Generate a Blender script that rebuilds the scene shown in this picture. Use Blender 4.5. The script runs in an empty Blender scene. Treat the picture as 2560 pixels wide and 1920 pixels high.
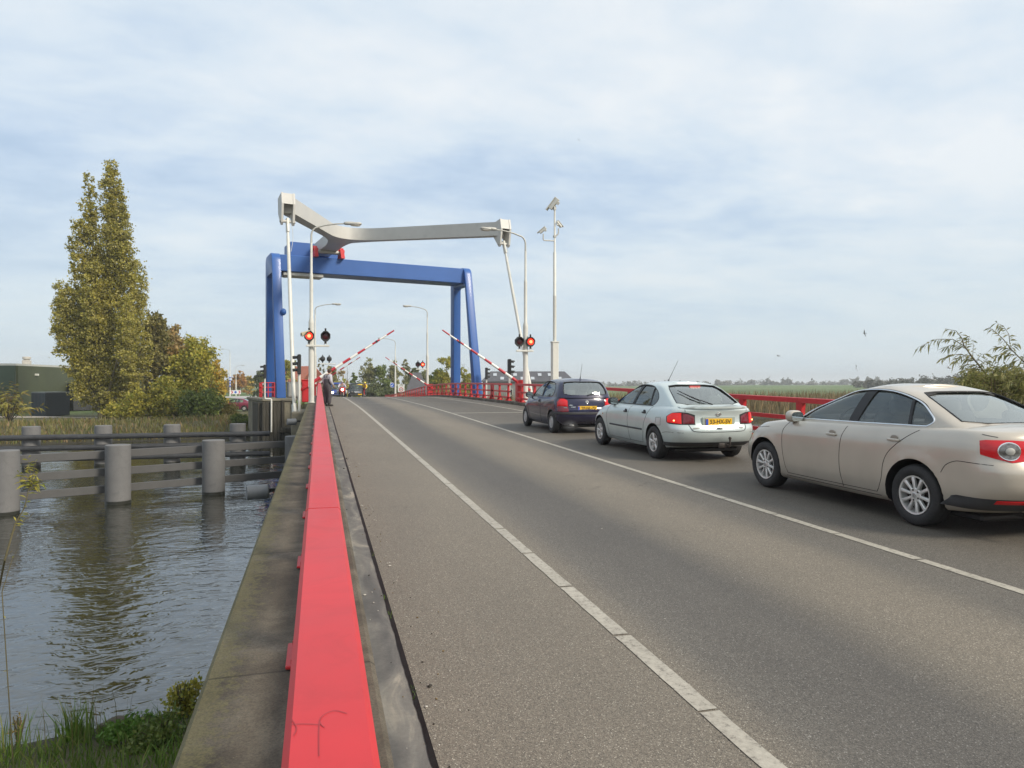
import bpy, bmesh, math, random
import numpy as np
from mathutils import Vector, Matrix, Euler
R = math.radians
PI = math.pi
SC = bpy.context.scene
COL = SC.collection
F = 1800.0            # focal length in pixels of the 2560 px wide photograph
TH = R(15.0)          # the camera looks 15 degrees to the right of the road
CT, ST = math.cos(TH), math.sin(TH)
EYE = 1.59            # eye height above the road at the camera
WATER = -2.41

def at(xc, yc, z=0.0):
    """point given as metres right of / ahead of the camera, height above the eye"""
    return Vector((xc*CT+yc*ST, -xc*ST+yc*CT, z+EYE))
def ray(px, py, yc):
    return at((px-1280)/F*yc, yc, (960-py)/F*yc)

# ------------------------------------------------------------------ road profile
_ry = [-60,-30,-10,0,14,28,36,45,52,60,68,77,90,102,120,150,260]
_rz = [-.7,-.5,-.17,0,.238,.465,.55,.59,.60,.54,.34,0,-.55,-1.0,-1.3,-1.45,-1.5]
_yy = np.arange(-60,260.5,.5)
_zz = np.interp(_yy,_ry,_rz)
_k = np.ones(17)/17
_zs = np.convolve(np.pad(_zz,8,mode='edge'),_k,mode='valid')
def zr(y): return float(np.interp(y,_yy,_zs))

# ------------------------------------------------------------------ materials
MATS = {}
def nodes_of(name):
    m = bpy.data.materials.new(name); m.use_nodes = True
    nt = m.node_tree
    b = nt.nodes['Principled BSDF']
    return m, nt, b
def N(nt, typ, **kw):
    n = nt.nodes.new(typ)
    for k, v in kw.items():
        if k in n.inputs.keys(): n.inputs[k].default_value = v
        else: setattr(n, k, v)
    return n
def ramp(nt, fac, stops, interp='LINEAR'):
    r = nt.nodes.new('ShaderNodeValToRGB'); r.color_ramp.interpolation = interp
    el = r.color_ramp.elements
    while len(el) < len(stops): el.new(.5)
    for e, (p, c) in zip(el, stops):
        e.position = p; e.color = (c[0],c[1],c[2],1) if len(c) == 3 else c
    nt.links.new(fac, r.inputs[0]); return r
def coords(nt, scale=(1,1,1), kind='Object'):
    tc = nt.nodes.new('ShaderNodeTexCoord'); mp = nt.nodes.new('ShaderNodeMapping')
    mp.inputs['Scale'].default_value = scale
    nt.links.new(tc.outputs[kind], mp.inputs[0]); return mp.outputs[0]
def noise(nt, co, scale, detail=4, rough=.55, dist=0):
    n = N(nt,'ShaderNodeTexNoise'); n.inputs['Scale'].default_value = scale
    n.inputs['Detail'].default_value = detail; n.inputs['Roughness'].default_value = rough
    n.inputs['Distortion'].default_value = dist
    nt.links.new(co, n.inputs['Vector']); return n.outputs['Fac']
def mixc(nt, fac, a, b, mode='MIX'):
    m = nt.nodes.new('ShaderNodeMix'); m.data_type = 'RGBA'; m.blend_type = mode
    for sock, v in ((m.inputs[0],fac),(m.inputs[6],a),(m.inputs[7],b)):
        if hasattr(v,'is_linked') or isinstance(v, bpy.types.NodeSocket): nt.links.new(v, sock)
        elif isinstance(v,(int,float)): sock.default_value = v
        else: sock.default_value = (v[0],v[1],v[2],1)
    return m.outputs[2]
def bump(nt, b, h, strength=.3, dist=.01):
    bp = nt.nodes.new('ShaderNodeBump'); bp.inputs['Strength'].default_value = strength
    bp.inputs['Distance'].default_value = dist
    nt.links.new(h, bp.inputs['Height']); nt.links.new(bp.outputs[0], b.inputs['Normal'])
def paint(name, col, rough=.45, metal=0., var=.12, scale=3., coat=0., dirt=None, spec=.5, fine=0.):
    """plain painted / moulded surface with slight mottling"""
    if name in MATS: return MATS[name]
    m, nt, b = nodes_of(name)
    co = coords(nt)
    f = noise(nt, co, scale, 5, .6)
    lo = tuple(c*(1-var) for c in col); hi = tuple(min(1,c*(1+var)) for c in col)
    c = ramp(nt, f, [(.3,lo),(.7,hi)]).outputs[0]
    if dirt:
        f2 = noise(nt, co, scale*2.7, 8, .7, .6)
        r = ramp(nt, f2, [(.5,(0,0,0)),(.75,(1,1,1))])
        mm = nt.nodes.new('ShaderNodeMath'); mm.operation='MULTIPLY'; mm.inputs[1].default_value = dirt[1]
        nt.links.new(r.outputs[0], mm.inputs[0])
        c = mixc(nt, mm.outputs[0], c, dirt[0])
    nt.links.new(c, b.inputs['Base Color'])
    rr = nt.nodes.new('ShaderNodeMapRange'); rr.inputs[3].default_value = max(.02,rough-.08); rr.inputs[4].default_value = min(1,rough+.1)
    nt.links.new(f, rr.inputs[0]); nt.links.new(rr.outputs[0], b.inputs['Roughness'])
    b.inputs['Metallic'].default_value = metal
    b.inputs['Coat Weight'].default_value = coat; b.inputs['Coat Roughness'].default_value = .06
    b.inputs['Specular IOR Level'].default_value = spec
    if fine: bump(nt, b, noise(nt, co, 60, 4), fine, .004)
    MATS[name] = m; return m
def emit(name, col, strength, base=None):
    if name in MATS: return MATS[name]
    m, nt, b = nodes_of(name)
    b.inputs['Base Color'].default_value = (*(base or col),1)
    b.inputs['Emission Color'].default_value = (*col,1); b.inputs['Emission Strength'].default_value = strength
    b.inputs['Roughness'].default_value = .25
    MATS[name] = m; return m
def glass_mat(name, tint=(.62,.68,.66), ior=1.5, boost=.06):
    if name in MATS: return MATS[name]
    m = bpy.data.materials.new(name); m.use_nodes = True; nt = m.node_tree
    nt.nodes.remove(nt.nodes['Principled BSDF'])
    t = N(nt,'ShaderNodeBsdfTransparent'); t.inputs[0].default_value = (*tint,1)
    g = N(nt,'ShaderNodeBsdfGlossy'); g.inputs['Roughness'].default_value = .03; g.inputs[0].default_value=(.95,1,.98,1)
    fr = N(nt,'ShaderNodeFresnel'); fr.inputs[0].default_value = ior
    ad = N(nt,'ShaderNodeMath', operation='ADD'); ad.use_clamp = True; ad.inputs[1].default_value = boost
    nt.links.new(fr.outputs[0], ad.inputs[0])
    mx = N(nt,'ShaderNodeMixShader')
    nt.links.new(ad.outputs[0], mx.inputs[0]); nt.links.new(t.outputs[0], mx.inputs[1]); nt.links.new(g.outputs[0], mx.inputs[2])
    nt.links.new(mx.outputs[0], nt.nodes['Material Output'].inputs[0])
    MATS[name] = m; return m
def leaf_mat(name, cols, trans=.35):
    """foliage: each leaf takes its own colour from the ramp"""
    if name in MATS: return MATS[name]
    m, nt, b = nodes_of(name)
    geo = nt.nodes.new('ShaderNodeNewGeometry')
    k = len(cols)
    r = ramp(nt, geo.outputs['Random Per Island'], [(i/max(1,k-1), c) for i, c in enumerate(cols)])
    f = noise(nt, coords(nt), .55, 3)
    v = ramp(nt, f, [(.3,(.8,.8,.8)),(.7,(1.2,1.17,1.08))])
    c = mixc(nt, 1.0, r.outputs[0], v.outputs[0], 'MULTIPLY')
    nt.links.new(c, b.inputs['Base Color']); b.inputs['Roughness'].default_value = .55
    b.inputs['Specular IOR Level'].default_value = .35
    tl = N(nt,'ShaderNodeBsdfTranslucent'); nt.links.new(c, tl.inputs[0])
    mx = N(nt,'ShaderNodeMixShader'); mx.inputs[0].default_value = trans
    nt.links.new(b.outputs[0], mx.inputs[1]); nt.links.new(tl.outputs[0], mx.inputs[2])
    nt.links.new(mx.outputs[0], nt.nodes['Material Output'].inputs[0])
    MATS[name] = m; return m

# ------------------------------------------------------------------ objects
def thing(name, label, cat, loc=(0,0,0), rz=0., group=None):
    o = bpy.data.objects.new(name, None); COL.objects.link(o)
    o.empty_display_size = .2
    o.location = loc; o.rotation_euler = (0,0,rz)
    o['label'] = label; o['category'] = cat
    if group: o['group'] = group
    return o
def tag(o, label=None, cat=None, group=None, kind=None):
    for k, v in (('label',label),('category',cat),('group',group),('kind',kind)):
        if v: o[k] = v
    return o
def dup(root, loc=None, rz=None, label=None):
    r = root.copy(); COL.objects.link(r)
    if loc is not None: r.location = loc
    if rz is not None: r.rotation_euler = (0,0,rz)
    if label: r['label'] = label
    for ch in list(root.children):
        c = ch.copy(); COL.objects.link(c); c.parent = r
        for g in list(ch.children):
            d = g.copy(); COL.objects.link(d); d.parent = c
    return r
def frame_of(d, up=Vector((0,0,1))):
    d = Vector(d).normalized()
    if abs(d.dot(up)) > .98: up = Vector((0,1,0))
    a = d.cross(up).normalized(); b = a.cross(d).normalized()
    return a, b
class MB:
    def __init__(s): s.v=[]; s.f=[]; s.m=[]
    def add(s, vs, fs, m=0):
        o = len(s.v); s.v += [tuple(p) for p in vs]
        s.f += [tuple(i+o for i in f) for f in fs]; s.m += [m]*len(fs); return s
    def box(s, c, size, m=0, rot=None, bev=0.):
        hx,hy,hz = size[0]/2, size[1]/2, size[2]/2
        M = rot.to_matrix() if isinstance(rot, Euler) else rot
        c = Vector(c)
        if bev <= 0:
            vs = [Vector((x*hx,y*hy,z*hz)) for z in (-1,1) for y in (-1,1) for x in (-1,1)]
            fs = [(0,2,3,1),(4,5,7,6),(0,1,5,4),(2,6,7,3),(0,4,6,2),(1,3,7,5)]
        else:
            b = min(bev, .95*min(hx,hy,hz)); vs = []; idx = {}
            for sx in (-1,1):
                for sy in (-1,1):
                    for sz in (-1,1):
                        for a in range(3):
                            p = [sx*(hx-b), sy*(hy-b), sz*(hz-b)]
                            p[a] = (sx*hx, sy*hy, sz*hz)[a]
                            idx[(sx,sy,sz,a)] = len(vs); vs.append(Vector(p))
            fs = []
            I = lambda x,y,z,a: idx[(x,y,z,a)]
            for q in (-1,1):
                fs.append([I(q,-1,-1,0),I(q,1,-1,0),I(q,1,1,0),I(q,-1,1,0)][::q])
                fs.append([I(-1,q,-1,1),I(-1,q,1,1),I(1,q,1,1),I(1,q,-1,1)][::q])
                fs.append([I(-1,-1,q,2),I(1,-1,q,2),I(1,1,q,2),I(-1,1,q,2)][::q])
            for q in (-1,1):
                for r in (-1,1):
                    fs.append((I(-1,q,r,1),I(1,q,r,1),I(1,q,r,2),I(-1,q,r,2)))
                    fs.append((I(q,-1,r,0),I(q,1,r,0),I(q,1,r,2),I(q,-1,r,2)))
                    fs.append((I(q,r,-1,0),I(q,r,1,0),I(q,r,1,1),I(q,r,-1,1)))
                    for t in (-1,1): fs.append((I(q,r,t,0),I(q,r,t,1),I(q,r,t,2)))
        if M is not None: vs = [M@p for p in vs]
        return s.add([p+c for p in vs], fs, m)
    def tube(s, path, r, n=8, m=0, cap=True, closed=False):
        P = [Vector(p) for p in path]; k = len(P)
        rs = r if isinstance(r,(list,tuple)) else [r]*k
        vs = []; fs = []; a = None
        for i in range(k):
            if closed: d = P[(i+1)%k]-P[i-1]
            else: d = P[min(i+1,k-1)]-P[max(i-1,0)]
            d.normalize()
            if a is None: a,_ = frame_of(d)
            a = (a-d*a.dot(d)).normalized(); b = d.cross(a)
            for j in range(n):
                t = 2*PI*j/n; vs.append(P[i]+(a*math.cos(t)+b*math.sin(t))*rs[i])
        for i in range(k if closed else k-1):
            i2 = (i+1)%k
            for j in range(n):
                fs.append((i*n+j, i*n+(j+1)%n, i2*n+(j+1)%n, i2*n+j))
        if cap and not closed:
            fs.append(tuple(range(n))[::-1]); fs.append(tuple((k-1)*n+j for j in range(n)))
        return s.add(vs, fs, m)
    def cyl(s, p0, p1, r0, r1=None, n=12, m=0):
        return s.tube([p0,p1],[r0, r0 if r1 is None else r1], n, m)
    def bar(s, p0, p1, w, h, m=0, up=(0,0,1), bev=0.):
        """box section between two points, w across, h along 'up'"""
        p0, p1 = Vector(p0), Vector(p1); d = p1-p0; L = d.length
        a, b = frame_of(d, Vector(up)); d.normalize()
        M = Matrix((a, d, b)).transposed()
        return s.box((p0+p1)/2, (w,L,h), m, M, bev)
    def prism(s, A, B, m=0):
        n = len(A); vs = list(A)+list(B)
        fs = [tuple(range(n))[::-1], tuple(range(n,2*n))]+[(i,(i+1)%n,n+(i+1)%n,n+i) for i in range(n)]
        return s.add(vs, fs, m)
    def lathe(s, prof, n=24, m=0, M=None, closed=False, caps=True):
        """profile of (r, h) about +Z, moved by M"""
        k = len(prof); vs = []
        for (r,h) in prof:
            for j in range(n):
                t = 2*PI*j/n; vs.append(Vector((r*math.cos(t), r*math.sin(t), h)))
        fs = [(i*n+j,i*n+(j+1)%n,(i+1)%k*n+(j+1)%n,(i+1)%k*n+j) for i in range(k if closed else k-1) for j in range(n)]
        if not closed and caps:
            if prof[0][0] > 1e-4: fs.append(tuple(range(n))[::-1])
            if prof[-1][0] > 1e-4: fs.append(tuple((k-1)*n+j for j in range(n)))
        if M is not None: vs = [M@p for p in vs]
        return s.add(vs, fs, m)
    def grid(s, rows, m=0, closed=False):
        k = len(rows[0]); vs = [p for r in rows for p in r]; fs = []
        for i in range(len(rows)-1):
            for j in range(k if closed else k-1):
                fs.append((i*k+j, i*k+(j+1)%k, (i+1)*k+(j+1)%k, (i+1)*k+j))
        return s.add(vs, fs, m)
    def sup(s, c, rad, e=1., m=0, rot=None, nu=16, nv=10):
        """super-ellipsoid, e<1 boxy"""
        sg = lambda w, q: math.copysign(abs(w)**q, w)
        vs = []; c = Vector(c); M = rot.to_matrix() if isinstance(rot,Euler) else rot
        for i in range(nv+1):
            ph = -PI/2+PI*i/nv
            for j in range(nu):
                t = 2*PI*j/nu
                p = Vector((rad[0]*sg(math.cos(ph),e)*sg(math.cos(t),e), rad[1]*sg(math.cos(ph),e)*sg(math.sin(t),e), rad[2]*sg(math.sin(ph),e)))
                vs.append(c+(M@p if M is not None else p))
        fs = [(i*nu+j,i*nu+(j+1)%nu,(i+1)*nu+(j+1)%nu,(i+1)*nu+j) for i in range(nv) for j in range(nu)]
        return s.add(vs, fs, m)
    def build(s, name, mats, parent=None, smooth=None, clean=False):
        me = bpy.data.meshes.new(name)
        me.from_pydata(s.v, [], s.f)
        if not isinstance(mats,(list,tuple)): mats = [mats]
        for mt in mats: me.materials.append(mt)
        if len(mats) > 1: me.polygons.foreach_set('material_index', s.m)
        if clean or smooth is not None:
            bm = bmesh.new(); bm.from_mesh(me)
            if clean:
                bmesh.ops.remove_doubles(bm, verts=bm.verts, dist=2e-4)
                bmesh.ops.dissolve_degenerate(bm, edges=bm.edges, dist=1e-5)
            bmesh.ops.recalc_face_normals(bm, faces=bm.faces)
            bm.to_mesh(me); bm.free()
        if smooth is not None:
            me.shade_smooth(); me.set_sharp_from_angle(angle=R(smooth))
        o = bpy.data.objects.new(name, me); COL.objects.link(o)
        if parent is not None: o.parent = parent
        return o
def eval_mesh(o):
    dg = bpy.context.evaluated_depsgraph_get(); dg.update()
    return bpy.data.meshes.new_from_object(o.evaluated_get(dg), preserve_all_data_layers=True, depsgraph=dg)
def mesh_vol(me):
    b = bmesh.new(); b.from_mesh(me); v = b.calc_volume(); b.free(); return abs(v)
def carve(o, cutters):
    """subtract cutters from o one by one, keep the result as plain mesh; a cut that fails is tried again a hair to the side"""
    for c in cutters:
        v0 = mesh_vol(o.data); base = c.location.copy()
        for k in range(6):
            c.location = base+Vector((.0007*k,.0011*k,-.0009*k))
            md = o.modifiers.new('cut','BOOLEAN'); md.operation='DIFFERENCE'; md.object = c; md.solver='EXACT'
            md.material_mode = 'TRANSFER'; md.use_self = k >= 3
            me = eval_mesh(o); o.modifiers.clear(); v1 = mesh_vol(me)
            if .2*v0 < v1 < v0*.9995 or k == 5: break
            bpy.data.meshes.remove(me)
        old = o.data; nm = old.name; o.data = me; bpy.data.meshes.remove(old); me.name = nm
        d = c.data; bpy.data.objects.remove(c); bpy.data.meshes.remove(d)
    me = o.data
    me.shade_smooth(); me.set_sharp_from_angle(angle=R(32))
    return o
def text_geo(txt, size, bold=0.):
    cu = bpy.data.curves.new('txt','FONT'); cu.body = txt; cu.size = size; cu.align_x='CENTER'; cu.align_y='CENTER'
    cu.offset = bold; cu.resolution_u = 3
    o = bpy.data.objects.new('txt', cu); COL.objects.link(o)
    me = eval_mesh(o)
    vs = [tuple(v.co) for v in me.vertices]; fs = [tuple(p.vertices) for p in me.polygons]
    bpy.data.objects.remove(o); bpy.data.curves.remove(cu); bpy.data.meshes.remove(me)
    return vs, fs
def interp(tab, x):
    return float(np.interp(x, [a for a,_ in tab], [b for _,b in tab]))
def smooth_tab(tab, x):
    """monotone-ish cubic interpolation of a table"""
    xs = [a for a,_ in tab]; ys = [b for _,b in tab]; n = len(xs)
    if x <= xs[0]: return ys[0]
    if x >= xs[-1]: return ys[-1]
    i = max(j for j in range(n-1) if xs[j] <= x)
    sl = [(ys[j+1]-ys[j])/(xs[j+1]-xs[j]) for j in range(n-1)]
    def tg(j):
        if j == 0: return sl[0]
        if j == n-1: return sl[-1]
        if sl[j-1]*sl[j] <= 0: return 0.
        return 2*sl[j-1]*sl[j]/(sl[j-1]+sl[j])
    h = xs[i+1]-xs[i]; t = (x-xs[i])/h
    return ((2*t**3-3*t*t+1)*ys[i]+(t**3-2*t*t+t)*h*tg(i)+(-2*t**3+3*t*t)*ys[i+1]+(t**3-t*t)*h*tg(i+1))

# ------------------------------------------------------------------ common finishes
WHITE = paint('white_paint',(.60,.60,.55),.45,0,.05,2,dirt=((.3,.3,.26),.35))
GALV = paint('galvanised_steel',(.42,.42,.39),.5,.3,.12,5)
RED = paint('red_rail_paint',(.50,.026,.031),.44,0,.10,2.5,coat=.06,dirt=((.36,.018,.02),.5),spec=.35)
BLUE = paint('blue_gantry_paint',(.021,.096,.325),.42,0,.08,.7,coat=.1,dirt=((.03,.09,.30),.4))
BGREY = paint('pale_grey_bridge_paint',(.51,.505,.475),.5,0,.05,.8,dirt=((.36,.355,.33),.35))
BLACK = paint('black_plastic',(.012,.012,.013),.5,0,.2,6)
DARK = paint('dark_rubber',(.018,.018,.019),.75,0,.25,9)
CHROME = paint('bright_trim',(.75,.76,.77),.18,1.,.05,6)
# ================================================================== camera, world, sun
cam = bpy.data.cameras.new('camera'); co_ = bpy.data.objects.new('camera', cam); COL.objects.link(co_)
cam.sensor_width = 36; cam.lens = F/2560*36; cam.clip_end = 6000; cam.clip_start = .05
co_.location = (0,0,EYE); co_.rotation_euler = (R(90),0,-TH)
SC.camera = co_
SC.view_settings.view_transform = 'Standard'; SC.view_settings.look = 'None'
SC.view_settings.exposure = 0.3; SC.view_settings.gamma = 1
SUN_AZ, SUN_EL = R(136), R(36)
sd = bpy.data.lights.new('sun','SUN'); sd.energy = 3.3; sd.angle = R(15); sd.color = (1,.90,.76)
so = bpy.data.objects.new('sun', sd); COL.objects.link(so); so.location = (30,-20,40)
sdir = Vector((math.sin(SUN_AZ)*math.cos(SUN_EL), math.cos(SUN_AZ)*math.cos(SUN_EL), math.sin(SUN_EL)))
so.rotation_euler = sdir.to_track_quat('Z','Y').to_euler()
W = bpy.data.worlds.new('World'); SC.world = W; W.use_nodes = True
nt = W.node_tree; bg = nt.nodes['Background']
sky = N(nt,'ShaderNodeTexSky'); sky.sky_type = 'NISHITA'; sky.sun_disc = False
sky.sun_elevation = SUN_EL; sky.sun_rotation = SUN_AZ; sky.air_density = 1.0; sky.dust_density = 1.6; sky.ozone_density = 1.2
tc = N(nt,'ShaderNodeTexCoord'); sx = N(nt,'ShaderNodeSeparateXYZ'); nt.links.new(tc.outputs['Generated'], sx.inputs[0])
def M_(op, a, b=None):
    n = N(nt,'ShaderNodeMath', operation=op)
    for i, v in enumerate((a,b)):
        if v is None: continue
        if isinstance(v,(int,float)): n.inputs[i].default_value = v
        else: nt.links.new(v, n.inputs[i])
    return n.outputs[0]
# a high cloud layer: the view direction is projected on a plane overhead
zz = M_('ADD', M_('MAXIMUM', sx.outputs[2], 0.), .13)
cu = M_('DIVIDE', sx.outputs[0], zz); cv = M_('DIVIDE', sx.outputs[1], zz)
cb = N(nt,'ShaderNodeCombineXYZ'); nt.links.new(cu, cb.inputs[0]); nt.links.new(cv, cb.inputs[1])
mp = N(nt,'ShaderNodeMapping'); mp.inputs['Rotation'].default_value = (0,0,R(-28)); mp.inputs['Scale'].default_value = (.75,.95,1)
mp.inputs['Location'].default_value = (3.4,1.3,0)
nt.links.new(cb.outputs[0], mp.inputs[0])
n1 = noise(nt, mp.outputs[0], .8, 5, .55, .3)
n2 = noise(nt, mp.outputs[0], 4.2, 6, .58, .2)
mp3 = N(nt,'ShaderNodeMapping'); mp3.inputs['Scale'].default_value = (1.5,3.2,1); mp3.inputs['Rotation'].default_value = (0,0,R(-62))
nt.links.new(cb.outputs[0], mp3.inputs[0])
n3 = noise(nt, mp3.outputs[0], 1.6, 5, .6, .8)
cl = M_('ADD', M_('ADD', M_('MULTIPLY', n1, .64), M_('MULTIPLY', n2, .30)), M_('MULTIPLY', n3, .06))
# brighter toward the veiled sun on the right
dt = N(nt,'ShaderNodeVectorMath', operation='DOT_PRODUCT')
nt.links.new(tc.outputs['Generated'], dt.inputs[0]); dt.inputs[1].default_value = tuple(sdir)
sunny = M_('MULTIPLY', M_('ADD', dt.outputs['Value'], .55), .17)
cl2 = M_('ADD', cl, sunny)
cc = ramp(nt, cl2, [(.38,(3.7,4.9,6.5)),(.47,(4.8,5.9,7.25)),(.56,(6.1,6.95,7.75)),(.68,(7.4,7.8,8.1))])
nt.nodes[cc.name]
low = N(nt,'ShaderNodeMapRange'); low.inputs[1].default_value = 0.0; low.inputs[2].default_value = .30
low.inputs[3].default_value = .82; low.inputs[4].default_value = 0.; low.interpolation_type = 'SMOOTHSTEP'
nt.links.new(sx.outputs[2], low.inputs[0])
veil = mixc(nt, low.outputs[0], cc.outputs[0], (5.6,6.5,7.0))
full = mixc(nt, .92, sky.outputs[0], veil)
nt.links.new(full, bg.inputs[0]); bg.inputs[1].default_value = .10

# ================================================================== ground, water
CH = .287                                             # slope of the waterway against the road normal
CHN = 1/math.sqrt(1+CH*CH)
def qd(x, y): return (y-CH*x)*CHN                      # distance across the waterway
def hash_noise(x, y):
    return (math.sin(x*.31+y*.17)+math.sin(x*.13-y*.29+1.3)+math.sin(x*.71+y*.53+.7)*.5)/2.5
def zg(x, y):
    q = qd(x,y)
    if q < 33:
        z = interp([(-400,-1.4),(-60,-1.3),(-8,-.9),(1,-.75),(4.5,-1.05),(7.5,-1.85),(9.7,-2.42),(13,-3.4),(33,-4)], q)
    else:
        z = interp([(33,-4),(53,-3.3),(56.4,-2.42),(57.4,-1.95),(60.5,-1.35),(70,-1.4),(110,-1.65),(300,-1.9),(900,-1.9)], q)
    z += .1*hash_noise(x*1.7,y*1.7)*min(1,abs(q-9.9)/3, abs(q-56.4)/2)
    # the road's own bank away from the water
    d = max(0, -0.6-x, x-10.4)
    if d < 8:
        e = zr(y)-.30-d*.42
        w = 1. if y < -2 or y > 62 else max(0,(2-y)/4,(y-58)/4)
        w = min(1,w)
        if d > 0: z = z+(max(z,e)-z)*w
        else: z = z+(e-z)*w if w > 0 else min(z, zr(y)-1.15)
    # low dike far to the right
    dd = math.hypot(x,y)
    if x > 60: z += 2.2*max(0,min(1,(dd-330)/250))*max(0,min(1,(x-.42*y+60)/260))
    return z
def axis(lims):
    out = []
    for a,b,st in lims: out += list(np.arange(a,b-1e-6,st))
    return out+[lims[-1][1]]
us = axis([(-2600,-400,200),(-400,-80,20),(-80,-16,4),(-16,16,1.0),(16,96,4),(96,400,16),(400,2600,110)])
qs = axis([(-900,-100,100),(-100,-14,8),(-14,14,.8),(14,54,5),(54,64,.6),(64,130,3),(130,400,18),(400,3400,120)])
g = MB(); ang = math.atan(CH); ca, sa = math.cos(ang), math.sin(ang)
rows = []
for q in qs:
    row = []
    for u in us:
        x = u*ca-q*sa; y = u*sa+q*ca
        row.append((x,y,zg(x,y)))
    rows.append(row)
g.grid(rows)
m, nt, b = nodes_of('meadow_ground')
co = coords(nt)
big = noise(nt, co, .012, 4); mid = noise(nt, co, .35, 6, .65); fin = noise(nt, co, 7, 6, .7)
c1 = ramp(nt, mid, [(.3,(.055,.062,.018)),(.5,(.085,.078,.030)),(.7,(.11,.085,.042))])
sp = N(nt,'ShaderNodeSeparateXYZ'); nt.links.new(co, sp.inputs[0])
# open green field away from the banks
nt2 = nt
def MM(op,a,b_=None):
    n = N(nt,'ShaderNodeMath', operation=op)
    for i,v in enumerate((a,b_)):
        if v is None: continue
        if isinstance(v,(int,float)): n.inputs[i].default_value=v
        else: nt.links.new(v,n.inputs[i])
    return n.outputs[0]
qn = MM('MULTIPLY', MM('SUBTRACT', sp.outputs[1], MM('MULTIPLY', sp.outputs[0], CH)), CHN)
fld = N(nt,'ShaderNodeMapRange'); fld.inputs[1].default_value = 84; fld.inputs[2].default_value = 104
nt.links.new(MM('ADD', qn, MM('MULTIPLY', mid, 10.)), fld.inputs[0])
gr = ramp(nt, big, [(.35,(.060,.115,.018)),(.5,(.080,.140,.024)),(.65,(.11,.155,.036))])
c2 = mixc(nt, fld.outputs[0], c1.outputs[0], gr.outputs[0])
# wet mud at the waterline
mud = N(nt,'ShaderNodeMapRange'); mud.inputs[1].default_value = -2.42; mud.inputs[2].default_value = -1.9
nt.links.new(sp.outputs[2], mud.inputs[0])
c3 = mixc(nt, mud.outputs[0], (.025,.022,.014), c2)
c4 = mixc(nt, .35, c3, ramp(nt, fin, [(.3,(.3,.3,.3)),(.7,(1,1,1))]).outputs[0], 'MULTIPLY')
nt.links.new(c4, b.inputs['Base Color']); b.inputs['Roughness'].default_value = .95
bump(nt, b, fin, .6, .05)
ground = g.build('ground', m, smooth=60); tag(ground, kind='structure')

wt = MB(); wr = []
for q in axis([(8,58,5)]):
    wr.append([(u*ca-q*sa, u*sa+q*ca, WATER) for u in axis([(-900,-100,80),(-100,100,10),(100,900,80)])])
wt.grid(wr)
m, nt, b = nodes_of('canal_water')
co = coords(nt)
b.inputs['Base Color'].default_value = (.016,.017,.010,1); b.inputs['Roughness'].default_value = .03
b.inputs['IOR'].default_value = 2.15; b.inputs['Specular IOR Level'].default_value = .5
mpw = N(nt,'ShaderNodeMapping'); mpw.inputs['Rotation'].default_value = (0,0,R(-32)); mpw.inputs['Scale'].default_value = (.75,1.2,1)
nt.links.new(co, mpw.inputs[0])
w1 = noise(nt, mpw.outputs[0], .8, 2, .5, .9); w2 = noise(nt, mpw.outputs[0], 3.6, 2, .5, 1.2); w3 = noise(nt, mpw.outputs[0], .22, 2)
amp = N(nt,'ShaderNodeMapRange'); amp.inputs[1].default_value=.35; amp.inputs[2].default_value=.65; amp.inputs[3].default_value=.55; amp.inputs[4].default_value=1.15
nt.links.new(w3, amp.inputs[0])
hs = N(nt,'ShaderNodeMath', operation='MULTIPLY_ADD'); nt.links.new(w2, hs.inputs[0]); hs.inputs[1].default_value=.42; nt.links.new(w1, hs.inputs[2])
hm = N(nt,'ShaderNodeMath', operation='MULTIPLY'); nt.links.new(hs.outputs[0], hm.inputs[0]); nt.links.new(amp.outputs[0], hm.inputs[1])
bump(nt, b, hm.outputs[0], .30, .15)
water = wt.build('water', m); tag(water, kind='structure')

# ================================================================== road surface
def strip(x0, x1, y0, y1, dz, step=1.0, nx=1, jit=0.):
    rows = []; k = max(1,int(round((y1-y0)/step)))
    for i in range(k+1):
        y = y0+(y1-y0)*i/k
        rows.append([(x0+(x1-x0)*j/nx, y, zr(y)+dz) for j in range(nx+1)])
    return rows
XL, XR = .46, 9.34
m, nt, b = nodes_of('worn_asphalt')
co = coords(nt)
vo = N(nt,'ShaderNodeTexVoronoi', feature='F1'); vo.inputs['Scale'].default_value = 185
nt.links.new(co, vo.inputs['Vector'])
bw = N(nt,'ShaderNodeRGBToBW'); nt.links.new(vo.outputs['Color'], bw.inputs[0])
stones = ramp(nt, bw.outputs[0], [(.15,(.10,.091,.078)),(.5,(.172,.154,.128)),(.8,(.213,.193,.160)),(.97,(.44,.42,.37))])
fine = noise(nt, co, 210, 3, .7)
stn = mixc(nt, .4, stones.outputs[0], ramp(nt, fine, [(.3,(.45,.44,.42)),(.7,(1.3,1.28,1.22))]).outputs[0], 'MULTIPLY')
sp = N(nt,'ShaderNodeSeparateXYZ'); nt.links.new(co, sp.inputs[0])
wb = noise(nt, coords(nt,(.35,.05,1)), 1.0, 4)
xx = N(nt,'ShaderNodeMath', operation='MULTIPLY_ADD'); nt.links.new(wb, xx.inputs[0]); xx.inputs[1].default_value = .45; nt.links.new(sp.outputs[0], xx.inputs[2])
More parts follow.
